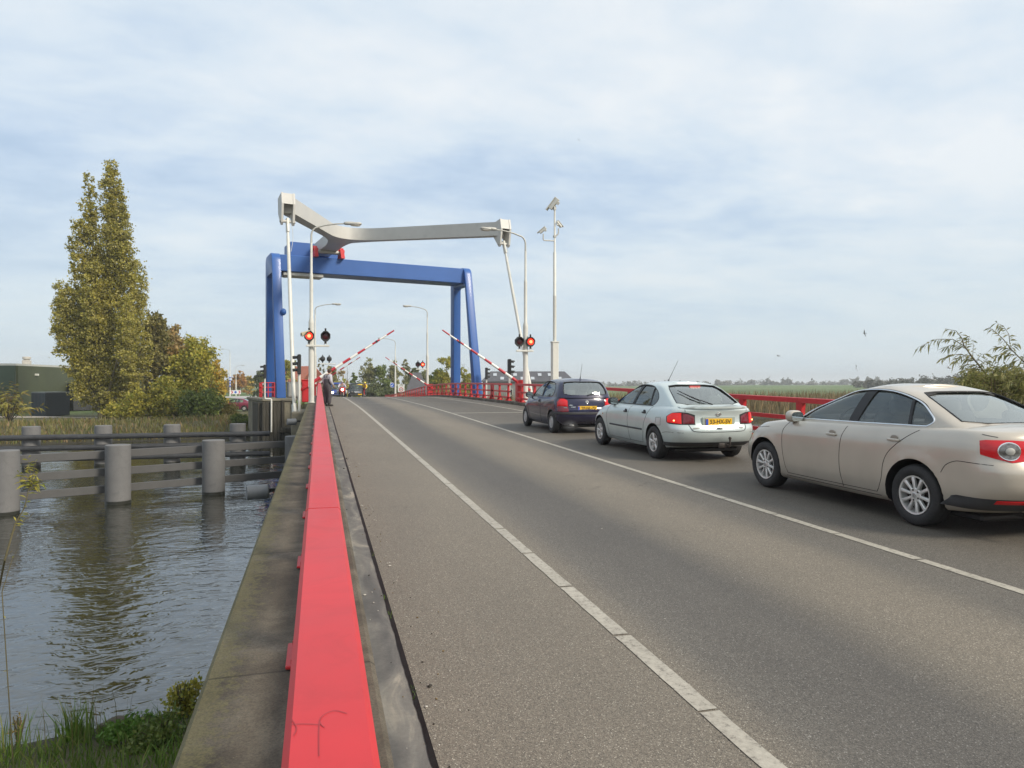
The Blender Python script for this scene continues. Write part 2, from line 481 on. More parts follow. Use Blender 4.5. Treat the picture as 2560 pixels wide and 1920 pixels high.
# wheel tracks polished darker, centre strips paler
trk = ramp(nt, xx.outputs[0], [(0,(1,1,1)),(.1,(1,1,1))])
xm = N(nt,'ShaderNodeMapRange'); xm.inputs[1].default_value = 0; xm.inputs[2].default_value = 10; nt.links.new(xx.outputs[0], xm.inputs[0])
nt.nodes.remove(trk)
trk = ramp(nt, xm.outputs[0], [(.05,(1.0,.99,.97)),(.20,(1.05,1.03,1.0)),(.225,(.74,.76,.80)),(.26,(.60,.62,.67)),(.31,(.58,.60,.65)),(.36,(1.0,.98,.95)),(.40,(1.10,1.07,1.03)),(.44,(1.04,1.02,.99)),(.475,(.72,.735,.765)),(.55,(.70,.71,.73)),(.60,(.66,.655,.65)),(.70,(.56,.555,.555)),(.80,(.60,.59,.58)),(.93,(.95,.94,.92))])
c5 = mixc(nt, 1., stn, trk.outputs[0], 'MULTIPLY')
bl = noise(nt, coords(nt,(1,.4,1)), .9, 5, .6)
c6 = mixc(nt, .6, c5, ramp(nt, bl, [(.3,(.82,.82,.83)),(.7,(1.12,1.11,1.09))]).outputs[0], 'MULTIPLY')
# hairline cracks
vc = N(nt,'ShaderNodeTexVoronoi', feature='DISTANCE_TO_EDGE'); vc.inputs['Scale'].default_value = .55
dm = N(nt,'ShaderNodeMapping'); nt.links.new(co, dm.inputs[0])
dn = N(nt,'ShaderNodeTexNoise'); dn.inputs['Scale'].default_value = 2.2; dn.inputs['Detail'].default_value=6; nt.links.new(co, dn.inputs['Vector'])
va = N(nt,'ShaderNodeVectorMath', operation='ADD'); nt.links.new(co, va.inputs[0]); nt.links.new(dn.outputs['Color'], va.inputs[1])
nt.links.new(va.outputs[0], vc.inputs['Vector'])
ck = ramp(nt, vc.outputs['Distance'], [(0,(.55,.54,.53)),(.006,(1,1,1))])
cm = noise(nt, co, .35, 3)
ckm = ramp(nt, cm, [(.52,(0,0,0)),(.62,(1,1,1))])
c7 = mixc(nt, ckm.outputs[0], c6, mixc(nt, 1., c6, ck.outputs[0], 'MULTIPLY'))
# cool: slightly green moss film along the bike lane edge
nt.links.new(c7, b.inputs['Base Color']); b.inputs['Roughness'].default_value = .72
b.inputs['Specular IOR Level'].default_value = .4
hb = N(nt,'ShaderNodeMath', operation='ADD'); nt.links.new(vo.outputs['Distance'], hb.inputs[0]); nt.links.new(fine, hb.inputs[1])
bump(nt, b, hb.outputs[0], .45, .006)
rd = MB(); rd.grid(strip(XL,XR,-14,250,.02,1,10))
road = rd.build('road', m, smooth=60); tag(road, kind='structure')
# painted lines: separate metre-long lengths with thin gaps, edges a little chipped
m, nt, b = nodes_of('road_marking_paint')
co = coords(nt)
f = noise(nt, co, 26, 7, .75); f1 = noise(nt, co, 2.2, 4)
c = ramp(nt, f, [(.36,(.16,.145,.122)),(.46,(.33,.307,.258)),(.7,(.44,.415,.35))])
c = mixc(nt, .5, c.outputs[0], ramp(nt, f1, [(.3,(.75,.74,.72)),(.7,(1.1,1.1,1.1))]).outputs[0], 'MULTIPLY')
nt.links.new(c, b.inputs['Base Color']); b.inputs['Roughness'].default_value = .6
LINE = m
random.seed(4)
lm = MB()
def line(xc, w, y0, y1, unit=1.0, gap=.022):
    y = y0
    while y < y1:
        e = min(y+unit-gap*random.uniform(.6,1.4), y1)
        k = 8 if y < 14 else 2; rows = []
        for i in range(k+1):
            yy = y+(e-y)*i/k
            j = (random.uniform(-.0022,.0022),random.uniform(-.0022,.0022)) if y < 14 else (0,0)
            rows.append([(xc-w/2+j[0],yy,zr(yy)+.024),(xc+w/2+j[1],yy+random.uniform(-.004,.004),zr(yy)+.024)])
        lm.grid(rows); y += unit
line(1.746,.10,-2,112); line(4.90,.10,-2,112); line(8.05,.10,24,60)
rows = [[(4.98+3.0*i/12, 27.2+dy, zr(27.2+dy)+.024) for dy in (0,.22)] for i in range(13)]
lm.grid(rows)
rows = [[(8.0+1.3*i/6, 24.2+.1*i+dy, zr(24.2+.1*i+dy)+.024) for dy in (0,.12)] for i in range(7)]
lm.grid(rows)
marks = lm.build('road_markings', LINE); tag(marks, kind='structure')
# bridge joint across the road
jm = MB()
for jy in (37.6,):
    jm.grid([[(XL+(XR-XL)*i/20, jy+.2*i/20*5+dy, zr(jy+i/20+dy)+.0245) for dy in (0,.06)] for i in range(21)])
tag(jm.build('expansion_joint', GALV), kind='structure')
# gutter and its tarry joint
m, nt, b = nodes_of('gutter_mortar')
co = coords(nt)
f = noise(nt, coords(nt,(1.6,.5,1)), 3.0, 6, .6, .9); f2 = noise(nt, co, 40, 5, .7)
c = ramp(nt, f, [(.28,(.075,.072,.068)),(.45,(.125,.120,.112)),(.57,(.18,.172,.155)),(.66,(.30,.275,.23))])
c = mixc(nt, .4, c.outputs[0], ramp(nt, f2, [(.3,(.6,.6,.6)),(.7,(1.15,1.15,1.15))]).outputs[0], 'MULTIPLY')
nt.links.new(c, b.inputs['Base Color'])
rg = ramp(nt, f, [(.3,(.7,.7,.7)),(.6,(.9,.9,.9))]); nt.links.new(rg.outputs[0], b.inputs['Roughness'])
bump(nt, b, f2, .25, .005)
gm = MB(); gm.grid(strip(.275,.458,-14,112,.0)); gm.grid(strip(9.342,9.53,-14,112,.0))
tag(gm.build('gutter', m), kind='structure')
TAR = paint('tar_joint',(.012,.012,.012),.7,0,.4,8,fine=.5)
jm = MB(); random.seed(8)
for s in (0,1):
    rows = []; y = -4.; w = 0.
    while y < 112:
        w = .7*w+random.uniform(-.0022,.0022); v_ = random.uniform(-.002,.002)
        x0, x1 = (.438+w+v_,.4596) if s == 0 else (9.3404,9.362+w+v_)
        za, zb_ = (.004,.0192) if s == 0 else (.0192,.004)
        rows.append([(x0,y,zr(y)+za),(x1,y,zr(y)+zb_)]); y += .05 if y < 14 else .5
    jm.grid(rows)
tag(jm.build('tar_joint', TAR), kind='structure')
# concrete edge ledges (kerbs), with cast joints
m, nt, b = nodes_of('mossy_concrete')
co = coords(nt)
f = noise(nt, co, 1.6, 7, .65, .4); f2 = noise(nt, co, 14, 7, .7, .3); f3 = noise(nt, co, 55, 6, .7); f4 = noise(nt, co, 34, 5, .65)
c = ramp(nt, f, [(.28,(.040,.033,.024)),(.45,(.075,.063,.046)),(.58,(.12,.104,.078)),(.74,(.21,.185,.145))])
sp = N(nt,'ShaderNodeSeparateXYZ'); nt.links.new(co, sp.inputs[0])
def MM(op,a,b_=None):
    n = N(nt,'ShaderNodeMath', operation=op)
    for i,v in enumerate((a,b_)):
        if v is None: continue
        if isinstance(v,(int,float)): n.inputs[i].default_value=v
        else: nt.links.new(v,n.inputs[i])
    return n.outputs[0]
ed = N(nt,'ShaderNodeMapRange'); ed.inputs[1].default_value=-.22; ed.inputs[2].default_value=-.50; nt.links.new(sp.outputs[0], ed.inputs[0])
edp = ramp(nt, MM('ADD', MM('MULTIPLY', ed.outputs[0], .30), MM('ADD', MM('MULTIPLY', f2, .45), MM('MULTIPLY', f4, .45))), [(.60,(0,0,0)),(.70,(1,1,1))])
c8 = mixc(nt, MM('MULTIPLY', edp.outputs[0], .55), c.outputs[0], (.165,.15,.062))
sp2 = ramp(nt, f3, [(.66,(0,0,0)),(.74,(1,1,1))])
c9 = mixc(nt, MM('MULTIPLY', sp2.outputs[0], .45), c8, (.30,.29,.20))
yj = MM('PINGPONG', MM('ADD', sp.outputs[1], 1.15), 1.2)
jn = ramp(nt, yj, [(.004,(.45,.45,.45)),(.012,(1,1,1))])
c10 = mixc(nt, 1., c9, jn.outputs[0], 'MULTIPLY')
c10 = mixc(nt, .8, c10, ramp(nt, noise(nt, co, 90, 6, .8), [(.34,(.45,.45,.44)),(.5,(1,1,1)),(.68,(1.55,1.5,1.4))]).outputs[0], 'MULTIPLY')
nt.links.new(c10, b.inputs['Base Color']); b.inputs['Roughness'].default_value = .88
bump(nt, b, MM('ADD', MM('MULTIPLY',f2,.5), f3), .5, .012)
MOSSY = m
def ledge(x0, x1, flip):
    kb = MB(); prof = []
    for y in list(np.arange(-14,120.1,1.0)):
        z = zr(y)
        if not flip:
            pr = [(x0,z-.75),(x0,z+.105),(x0+.025,z+.135),(x1-.03,z+.145),(x1-.006,z+.125),(x1,z-.02),(x1,z-.75)]
        else:
            pr = [(x0,z-.75),(x0,z-.02),(x0+.006,z+.125),(x0+.03,z+.145),(x1-.025,z+.135),(x1,z+.105),(x1,z-.75)]
        prof.append([(a,y,c_) for a,c_ in pr])
    kb.grid(prof, closed=True); return kb
tag(ledge(-.53,.275,False).build('kerb', MOSSY, smooth=25), kind='structure')
tag(ledge(9.53,10.33,True).build('kerb', MOSSY, smooth=25), kind='structure')
CONC = paint('bridge_concrete',(.16,.15,.125),.85,0,.25,1.3,dirt=((.05,.045,.03),.7),fine=.3)
dk = MB(); rows=[]
for y in np.arange(-8,66.1,2.0):
    z = zr(y); rows.append([(-.45,y,z-.76),(-.45,y,z-.16),(10.25,y,z-.16),(10.25,y,z-.76),(8.8,y,z-1.05),(1.0,y,z-1.05)])
dk.grid(rows, closed=True); tag(dk.build('bridge_deck', CONC), kind='structure')

# ---- the hazy air of the afternoon
hb = MB(); hb.box((0,600,14),(8800,8800,44)); m = bpy.data.materials.new('haze_air'); m.use_nodes = True
nt = m.node_tree; nt.nodes.remove(nt.nodes['Principled BSDF']); pv = N(nt,'ShaderNodeVolumePrincipled'); pv.inputs['Density'].default_value = .00048; pv.inputs['Color'].default_value=(.86,.90,.93,1)
nt.links.new(pv.outputs[0], nt.nodes['Material Output'].inputs['Volume'])
tag(hb.build('haze', m), kind='stuff')
# ================================================================== drawbridge
GL, GR = at(-17.58,53), at(-4.21,59.81)
gm_ = (GL+GR)/2; gang = math.atan2(GR.y-GL.y, GR.x-GL.x); HALF = (GR-GL).length/2
br = thing('drawbridge','blue portal drawbridge with pale grey forked balance beam spanning the road','bridge',(gm_.x,gm_.y,.6),gang)
BINV = (Matrix.Translation((gm_.x,gm_.y,.6))@Matrix.Rotation(gang,4,'Z')).inverted()
loc = lambda p: BINV@p
ZT = EYE+9.5-.6      # top of the towers, local
for sgn in (-1,1):
    out = [(-3.65,0.02),(-2.93,0.02)]
    # inside of the front leg up to the cap, over, down inside of the rear leg
    out += [(-1.42,ZT-1.62),(-1.30,ZT-1.5),(.72,ZT-1.5),(.84,ZT-1.62),(.90,0.02),(1.62,0.02)]
    for i in range(7):
        t = PI/2*i/6; out.append((1.62-.55+.55*math.cos(t), ZT-.55+.55*math.sin(t)))
    for i in range(8):
        t = PI/2+(PI/2-.2)*i/7; out.append((-1.45+.75+.75*math.cos(t)-.04, ZT-.75+.75*math.sin(t)))
    tw = MB(); x0 = sgn*HALF-.31; x1 = sgn*HALF+.31
    tw.prism([(x0,a,c) for a,c in out],[(x1,a,c) for a,c in out])
    o = tw.build('tower', BLUE, br)
    bv = o.modifiers.new('bevel','BEVEL'); bv.width=.035; bv.segments=2; bv.limit_method='ANGLE'; bv.angle_limit=R(40)
    me = eval_mesh(o); o.modifiers.clear(); o.data = me; me.shade_smooth(); me.set_sharp_from_angle(angle=R(30))
kn = MB(); kn.sup((-HALF+.34,-2.35,6.1),(.2,.25,.25)); kn.build('bracket', BLUE, br, smooth=60)
bm_ = MB(); bm_.box((0,-.1,ZT-.70),(2*HALF-.62,2.1,1.20),bev=.04)
cbm = bm_.build('crossbeam', BLUE, br)
mb = MB(); mb.box((-HALF+2.0,-.4,ZT-1.45),(2.9,1.2,.28),bev=.04); mb.box((-HALF+.75,-.5,ZT-1.49),(.25,.5,.36),bev=.03)
mb.build('machinery_box', GALV, br)
# balance beam: a Y in plan, s toward the camera side, t across
fork = at(-12.2,50.9)
av = (at(-.469,.883)-at(0,0)); gv = (at(.883,.469)-at(0,0))
def bal(s, t, z): 
    p = fork-av*s+gv*t; p.z = EYE+z; return loc(p)
def zc(s): return 10.42+.02*s if s <= 0 else 10.42-.105*s
aang = math.atan2(6.45,14.0); ux, uy = math.cos(aang), math.sin(aang)
def bez(p0,p1,p2,n=10): return [((1-t)**2*p0[0]+2*t*(1-t)*p1[0]+t*t*p2[0],(1-t)**2*p0[1]+2*t*(1-t)*p1[1]+t*t*p2[1]) for t in [i/n for i in range(n+1)]]
hw = .36
def arm(s, off): return (s*ux-off*uy, s*uy+off*ux)      # along the right arm, off = to its outside
right = [(-5.6,.62),(-3.0,.62)] + bez((-1.6,.62),(0.55,.62),arm(5.2,hw),12) + [arm(9,hw),arm(14.6,hw)]
inner = [arm(14.6,-hw),arm(9,-hw)] + bez(arm(5.0,-hw),(.86,0),(arm(5.0,-hw)[0],-arm(5.0,-hw)[1]),16)[:9]
half = right+inner
poly = half+[(s,-t) for s,t in half[::-1]][1:]
bb = MB(); th = .40
top = [bal(s,t,zc(s)+th) for s,t in poly]; bot = [bal(s,t,zc(s)-th) for s,t in poly]
n = len(poly); k = len(half)
vs = top+bot; fs = []
for i in range(n): fs.append((i,(i+1)%n,n+(i+1)%n,n+i))
mirror = lambda i: n-1-(i-1) if i < k-1 else i
for i in range(k-1):
    pass
def capfaces(off, rev):
    out = []
    R_ = right; m_ = len(R_); 
    # right arm strip: right[j] with matching inner point, stem strip between right and left
    idxR = list(range(m_)); idxI = list(range(m_, len(half)))
    poly_r = idxR+idxI
    left = [ (n-i) % n if False else None for i in poly_r]
    return out
fs.append(tuple(range(n))); fs.append(tuple(range(n,2*n))[::-1])
bb.add(vs, fs)
bal_o = bb.build('balance_beam', BGREY, br)
bmm = bmesh.new(); bmm.from_mesh(bal_o.data); bmesh.ops.triangulate(bmm, faces=[f for f in bmm.faces if len(f.verts)>4]); bmesh.ops.recalc_face_normals(bmm, faces=bmm.faces); bmm.to_mesh(bal_o.data); bmm.free()
bal_o.data.shade_smooth(); bal_o.data.set_sharp_from_angle(angle=R(28))
pins = []
for sgn in (-1,1):
    hb = MB(); ps, pt = arm(14.6,0); pt *= sgn
    z0 = zc(ps)
    for dt in (-.28,.28):
        pl = [(ps-.55,z0+.40),(ps+.42,z0+.52),(ps+.55,z0-.05),(ps+.40,z0-.95),(ps+.30,z0-1.06),(ps+.18,z0-1.06),(ps+.08,z0-.95),(ps-.45,z0-.40)]
        A = [bal(a,pt+dt-.05,c) for a,c in pl]; B = [bal(a,pt+dt+.05,c) for a,c in pl]
        hb.prism(A,B)
    pl = [(ps-.53,z0+.38),(ps+.40,z0+.50),(ps+.52,z0-.05),(ps+.46,z0-.05),(ps+.34,z0+.36),(ps-.53,z0+.26)]
    hb.prism([bal(a,pt-.23,c) for a,c in pl],[bal(a,pt+.23,c) for a,c in pl])
    hb.prism([bal(a,pt-.23,c) for a,c in ((ps-.44,z0+.25),(ps-.44,z0-.39),(ps-.36,z0-.39),(ps-.36,z0+.25))],[bal(a,pt+.23,c) for a,c in ((ps-.44,z0+.25),(ps-.44,z0-.39),(ps-.36,z0-.39),(ps-.36,z0+.25))])
    pin = (ps+.24,pt,z0-.88); pins.append(pin)
    hb.cyl(bal(pin[0],pin[1]-.38,pin[2]),bal(pin[0],pin[1]+.38,pin[2]),.075,n=14)
    hb.build('beam_head', BGREY, br)
feet = [at(-9.93,32.9,-1.75), at(1.29,39.4,-1.75)]
for pn, ft in zip(pins, feet):
    rb = MB(); p = bal(*pn); q = loc(ft); d = (q-p).normalized()
    rb.tube([p+d*.55,p+d*.95,p+d*3,q-d*1.8,q-d*.8],[.055,.075,.088,.092,.07],12)
    rb.bar(p-d*.18, p+d*.62, .20,.14, up=tuple(gv), bev=.03)
    rb.bar(q-d*.9, q+d*.15, .26,.16, up=tuple(gv), bev=.03)
    # loose cable hanging from the pin
    c0 = p+Vector((.16,-.05,.0)); pts = [c0+Vector((.10*math.sin(PI*t),0,-1.5*t+.0)) for t in [i/8 for i in range(9)]]
    rb.tube(pts,.012,5)
    rb.build('pull_rod', WHITE, br, smooth=40)
cw = MB(); A = [(-5.5,-2.3),(-5.5,1.3),(-8.0,1.3),(-8.0,-2.3)]
cw.prism([bal(s,t,9.3) for s,t in A],[bal(s,t,10.82) for s,t in A])
cw.build('counterweight', BLUE, br)
for t in (-.98,.98):
    pb = MB(); s0 = -3.3
    pl = [(s0-.62,9.38),(s0+.62,9.38),(s0+.28,10.05),(s0+.12,10.22),(s0-.12,10.22),(s0-.28,10.05)]
    pb.prism([bal(a,t-.14,c) for a,c in pl],[bal(a,t+.14,c) for a,c in pl])
    pb.cyl(bal(s0,t-.24,9.98),bal(s0,t+.24,9.98),.13,n=14)
    pb.build('bearing', RED, br)
ax = MB(); ax.cyl(bal(-3.3,-.86,9.86),bal(-3.3,.86,9.86),.16,n=14); ax.build('pivot_shaft', GALV, br)

# tower piers standing in the water
WETC = paint('stained_pier_concrete',(.19,.175,.13),.9,0,.35,.9,dirt=((.035,.033,.022),.7),fine=.4)
m, nt, b = nodes_of('weathered_timber')
co = coords(nt,(7,7,.35)); f = noise(nt, co, 1.4, 6, .65); f2 = noise(nt, coords(nt,(30,30,1.5)), 1, 5)
c = ramp(nt, f, [(.3,(.016,.015,.011)),(.5,(.042,.038,.028)),(.66,(.075,.07,.055)),(.78,(.17,.165,.14))])
nt.links.new(c.outputs[0], b.inputs['Base Color']); b.inputs['Roughness'].default_value=.9; bump(nt,b,f2,.5,.02)
TIMB = m
GM = Matrix.Translation((gm_.x,gm_.y,.6))@Matrix.Rotation(gang,4,'Z')
for sgn, lab in ((-1,'dark concrete pier with timber fenders under the left blue tower'),(1,'concrete pier under the right blue tower behind the red railing')):
    p = GM@Vector((sgn*7.75,0,0))
    pr = thing('bridge_pier',lab,'pier',(p.x,p.y,WATER-1.5),gang)
    h = .58-(WATER-1.5)
    b1 = MB(); b1.box((0,-.4,h/2),(2.2,7.3,h),bev=.05); b1.box((0,-.4,h-.08),(2.42,7.5,.20),bev=.04)
    b1.build('concrete_body', WETC, pr)
    t1 = MB(); random.seed(5)
    if sgn < 0:
        x = -1.13
        while x < .02:
            w = .24; t1.box((x+w/2,-4.24,(h-.25)/2+.1+random.uniform(-.02,.03)),(w-.012,.28,h-.45),bev=.02); x += w
        for y in np.arange(-3.95,-1.2,.26):
            t1.box((-1.24,y,(h-.3)/2+.1),(.24,.245,h-.45),bev=.02)
        t1.box((.24,-4.2,h/2+.7),(.2,.22,h-1.6),bev=.02); t1.box((1.0,-4.2,h/2+.7),(.2,.22,h-1.6),bev=.02)
        for z in (h-2.15,h-3.05): t1.box((.62,-4.36,z),(1.3,.26,.34),bev=.03)
    else:
        for x in (-.9,0,.9): t1.box((x,-4.2,h/2),(.24,.24,h-.4),bev=.02)
    t1.build('timber_fender', TIMB, pr)
    if sgn < 0:
        p1 = GM@Vector((-7.62,-3.05,0))
# things standing on the left pier
p = GM@Vector((-8.35,-3.4,0))
sr = thing('service_railing','small red safety railing on the left pier before the blue tower','railing',(p.x,p.y,.68),gang)
sb = MB()
for x in (-.42,0,.42): sb.cyl((x,0,0),(x,0,1.02),.035,n=8)
for z in (.35,.68,1.0): sb.cyl((-.45,0,z),(.45,0,z),.03,n=8)
for y in (.5,1.0): sb.cyl((.42,y,0),(.42,y,1.02),.035,n=8); sb.cyl((-.42,y,0),(-.42,y,1.02),.035,n=8)
for z in (.35,.68,1.0): sb.cyl((.42,0,z),(.42,1,z),.03,n=8); sb.cyl((-.42,0,z),(-.42,1,z),.03,n=8)
sb.build('frame', RED, sr)
p = GM@Vector((-6.55,-2.6,0))
cbx = thing('control_cabinet','plain grey cabinet on the pier between blue tower leg and pull rod','cabinet',(p.x,p.y,.68),gang)
sb = MB(); sb.box((0,0,.5),(.75,.6,1.0),bev=.03); sb.box((0,0,1.02),(.82,.68,.06),bev=.02); sb.box((0,-.305,.5),(.6,.02,.8),bev=.008); sb.build('cabinet_body', paint('cabinet_grey',(.30,.30,.28),.6,0,.1,3), cbx)
# front piers carrying the seat of the leaf
for x0,x1,lab in ((-1.2,-.56,'low concrete pier beside the left kerb below the pull rod'),(10.36,14.2,'wide concrete pier outside the right red railing carrying the camera mast')):
    fp = MB(); zt = .34 if x0 < 0 else .45; y0 = 33.3 if x0<0 else 34.5
    fp.box(((x0+x1)/2,y0+2.2,(zt+WATER-1.5)/2),(x1-x0,4.4,zt-WATER+1.5),bev=.04)
    o = fp.build('bridge_pier', WETC); tag(o,lab,'pier')

# ================================================================== railings along the road
def railing(y0, y1, X, label, phase=0., sp=1.95, panels=(), joints=()):
    rt = thing('bridge_railing',label,'railing',(X,y0,0))
    L = lambda x,y,z: (x, y-y0, zr(y)+z)
    edges = [y0]+[j for j in joints if y0<j<y1]+[y1]
    tr = MB(); random.seed(int(y0*7)+3)
    for a,b_ in zip(edges[:-1],edges[1:]):
        a += .006; b_ -= .006
        k = max(2,int((b_-a)/1.2)); rows=[]
        for i in range(k+1):
            y = a+(b_-a)*i/k; z1=1.080; z0=.975; w=.063; e=.010
            rows.append([L(-w,y,z0),L(-w,y,z1-e),L(-w+e,y,z1),L(w-e,y,z1),L(w,y,z1-e),L(w,y,z0)])
        tr.grid(rows, closed=True)
        tr.f.append(tuple(len(tr.v)-6+j for j in range(6))); tr.m.append(0)
        tr.f.append(tuple(len(tr.v)-6*(k+1)+j for j in range(6))[::-1]); tr.m.append(0)
    tr.build('top_rail', RED, rt)
    for zc_ in (.64,.32):
        mr = MB(); k = max(2,int((y1-y0)/1.5)); rows=[]
        for i in range(k+1):
            y = y0+(y1-y0)*i/k
            rows.append([L(-.025,y,zc_-.045),L(-.025,y,zc_+.045),L(.025,y,zc_+.045),L(.025,y,zc_-.045)])
        mr.grid(rows, closed=True); mr.build('middle_rail', RED, rt)
    # posts: a flared plate with a base plate and bolts
    pm = MB()
    prof = [(.10,.974),(.085,.80),(.085,.42),(.10,.30),(.15,.20),(.165,.165)]
    A = [(-.045,-w,z) for w,z in prof]+[(-.045,w,z) for w,z in prof[::-1]]
    pm.prism(A,[(.045,q[1],q[2]) for q in A])
    prof2 = [(.046,.97),(.05,.42),(.10,.25),(.135,.165)]
    for sx in (-1,1):
        pm.prism([(sx*.046,-.012,.97),(sx*.06,-.012,.42),(sx*.11,-.012,.25),(sx*.145,-.012,.163),(sx*.046,-.012,.165)],
                 [(sx*.046,.012,.97),(sx*.06,.012,.42),(sx*.11,.012,.25),(sx*.145,.012,.163),(sx*.046,.012,.165)])
    pm.box((0,0,.154),(.345,.33,.018),bev=.005)
    for sx in (-1,1):
        for sy in (-1,1): pm.cyl((sx*.135,sy*.135,.162),(sx*.135,sy*.135,.184),.014,n=6)
    y = y0+.15+phase; first = None
    while y < y1-.05:
        if first is None: o = first = pm.build('post', RED, rt)
        else:
            o = first.copy(); COL.objects.link(o); o.parent = rt
        o.location = (0,y-y0,zr(y)); y += sp
    for py in panels:
        pp = MB(); pp.box((.0,py-y0,zr(py)+.56),(.05,.55,.80),bev=.01); pp.build('infill_panel', RED, rt)
    return rt
railing(-2.5,35.3,.015,'red railing directly before the camera along the left kerb',phase=.6,sp=1.85,joints=(2.78,12.7,22.6))
railing(37.6,66,.015,'red railing along the left kerb beyond the first barrier',phase=.3)
railing(-2.5,35.7,9.78,'red railing on the right kerb behind the queueing cars',phase=.35,sp=2.15,joints=(8,18,28))
railing(36.7,67.0,9.78,'red railing on the right kerb between the two raised barriers',phase=.4,panels=(40.9,52.5))
railing(68.6,112,9.78,'far red railing descending beyond the bridge on the right',phase=.3,panels=(111,))

# ================================================================== lamps, signals, barriers
def lamp_arm(h):
    a = MB()
    pts = [(0,0,h-1.05),(0,0,h-.62)]+[(.42*(1-math.cos(t)),0,h-.62+.42*math.sin(t)) for t in (.35,.7,1.0)]+[(.62,0,h-.12),(1.15,0,h-.02),(1.62,0,h+.02)]
    a.tube(pts,[.05,.046,.043,.042,.04,.038,.035,.032],10); return a
def street_lamp(x, y, rz, label, h=8.7, group='street lamps along the bridge road'):
    t = thing('street_lamp',label,'street lamp',(x,y,zr(y)+.145 if -.6<x<11 else zg(x,y)),rz,group)
    p = MB(); p.lathe([(.16,0),(.16,.03),(.13,.05),(.128,h*.44),(.132,h*.445),(.085,h*.47),(.083,h*.70),(.086,h*.705),(.058,h*.72),(.055,h-1.0),(0,h-1.0)],16)
    p.box((-.11,0,1.0),(.06,.14,.5),bev=.01)
    p.build('pole', WHITE, t, smooth=35)
    lamp_arm(h).build('arm', GALV, t, smooth=40)
    hd = MB()
    hd.sup((1.78,0,h+.045),(.26,.115,.075),.55,rot=Euler((0,R(-3),0))); hd.sup((2.08,0,h+.035),(.30,.135,.07),.55,rot=Euler((0,R(-3),0)))
    hd.build('lamp_head', GALV, t, smooth=45)
    dl = MB(); dl.sup((2.08,0,h-.03),(.24,.11,.055),.7); dl.build('lamp_glass', paint('lamp_bowl',(.5,.48,.42),.3,0,.05,3), t, smooth=60)
    return t
street_lamp(-.36,36.0,0,'white street lamp on the left kerb carrying the lit warning lights')
street_lamp(10.2,35.4,PI,'white street lamp behind right red railing carrying the warning lights')
street_lamp(-.36,70.0,0,'far white street lamp on the left, mostly behind the nearer one')
street_lamp(10.2,70.0,PI,'far white street lamp on the right beside the second barrier')
street_lamp(10.25,101.0,PI,'farthest white street lamp on the right beyond the bridge crest')
SIGB = paint('signal_black',(.014,.015,.015),.55,0,.2,5)
RLIT = emit('red_signal_lit',(1.0,.035,.015),1.6,(.5,.02,.01)); RLITC = emit('red_signal_core',(1.0,.16,.06),4.0,(.5,.1,.05))
ROFF = paint('red_signal_dark',(.055,.006,.010),.18,0,.1,5)
def signal_pair(x, y, z, heads, bar, label, back=False):
    """heads = [(dx, lit)]; lamps face the waiting traffic (-Y)"""
    t = thing('warning_light',label,'traffic signal',(x,y,z))
    b1 = MB(); b1.box(((bar[0]+bar[1])/2,0,-.47),(bar[1]-bar[0],.09,.09),bev=.015)
    for dx,_ in heads:
        b1.cyl((dx-.05,0,-.43),(dx-.05,0,-.30),.018,n=8); b1.cyl((dx+.05,0,-.43),(dx+.05,0,-.30),.018,n=8)
    b1.build('crossbar', WHITE, t)
    for dx,lit in heads:
        h = MB()
        oc = [(.245*math.cos(PI/8+i*PI/4),.265*math.sin(PI/8+i*PI/4)) for i in range(8)]
        h.prism([(dx+a,-.05,c) for a,c in oc],[(dx+a,.09,c) for a,c in oc])
        h.sup((dx,.12,0),(.18,.16,.19),.6)
        h.cyl((dx,0,.22),(dx,0,.38),.045,n=10); h.cyl((dx,0,-.36),(dx,0,-.2),.055,n=10)
        # hood
        rows=[]
        for yy in (-.04,-.30):
            rows.append([(dx+.20*math.cos(q),yy+(0 if yy>-.1 else .10*abs(math.cos(q))),.20*math.sin(q)) for q in [PI*i/14-.05 for i in range(15)]])
        h.grid(rows)
        o = h.build('signal_head', SIGB, t, smooth=35)
        l = MB(); M = Matrix.Translation((dx,-.055,0))@Matrix.Rotation(R(90),4,'X')
        l.lathe([(0,.035),(.08,.03),(.14,.018),(.165,0),(.165,-.01)],20,0,M)
        l.build('lens', RLIT if lit else ROFF, o, smooth=60)
        if lit:
            c = MB(); c.lathe([(0,.05),(.05,.046),(.085,.032)],16,0,M); c.build('lamp', RLITC, o, smooth=60)
    return t
signal_pair(-.36,35.78,EYE+2.30,[(-.10,1),(.66,0)],(-.24,.84),'pair of warning lights on the left lamp, its left one lit red')
signal_pair(10.2,35.18,EYE+2.15,[(-.38,0),(.20,1)],(-.56,.36),'pair of warning lights on the right lamp, its right one lit red')
signal_pair(9.62,69.8,EYE+1.90,[(-.36,0),(.10,1)],(-.56,.5),'far pair of warning lights before the second right barrier, one lit red')
o = signal_pair(.62,69.8,EYE+2.35,[(-.3,0),(.3,0)],(-.9,.5),'far pair of unlit warning lights seen from behind at the left')
o.rotation_euler = (0,0,PI)
def cctv(t, p, yaw, pitch, s=1.):
    c = MB(); rot = Euler((R(pitch),0,R(yaw))); M = rot.to_matrix(); p = Vector(p)
    c.box(p,(.14*s,.44*s,.13*s),0,M,.015); c.box(p+M@Vector((0,.06*s,.085*s)),(.19*s,.56*s,.03*s),0,M,.008)
    c.box(p+M@Vector((0,-.1*s,-.1*s)),(.07*s,.12*s,.1*s),0,M,.01)
    o = c.build('security_camera', WHITE, t)
    l = MB(); q = p+M@Vector((0,.222*s,0)); l.box(q,(.10*s,.012,.09*s),0,M); l.build('lens', BLACK, o)
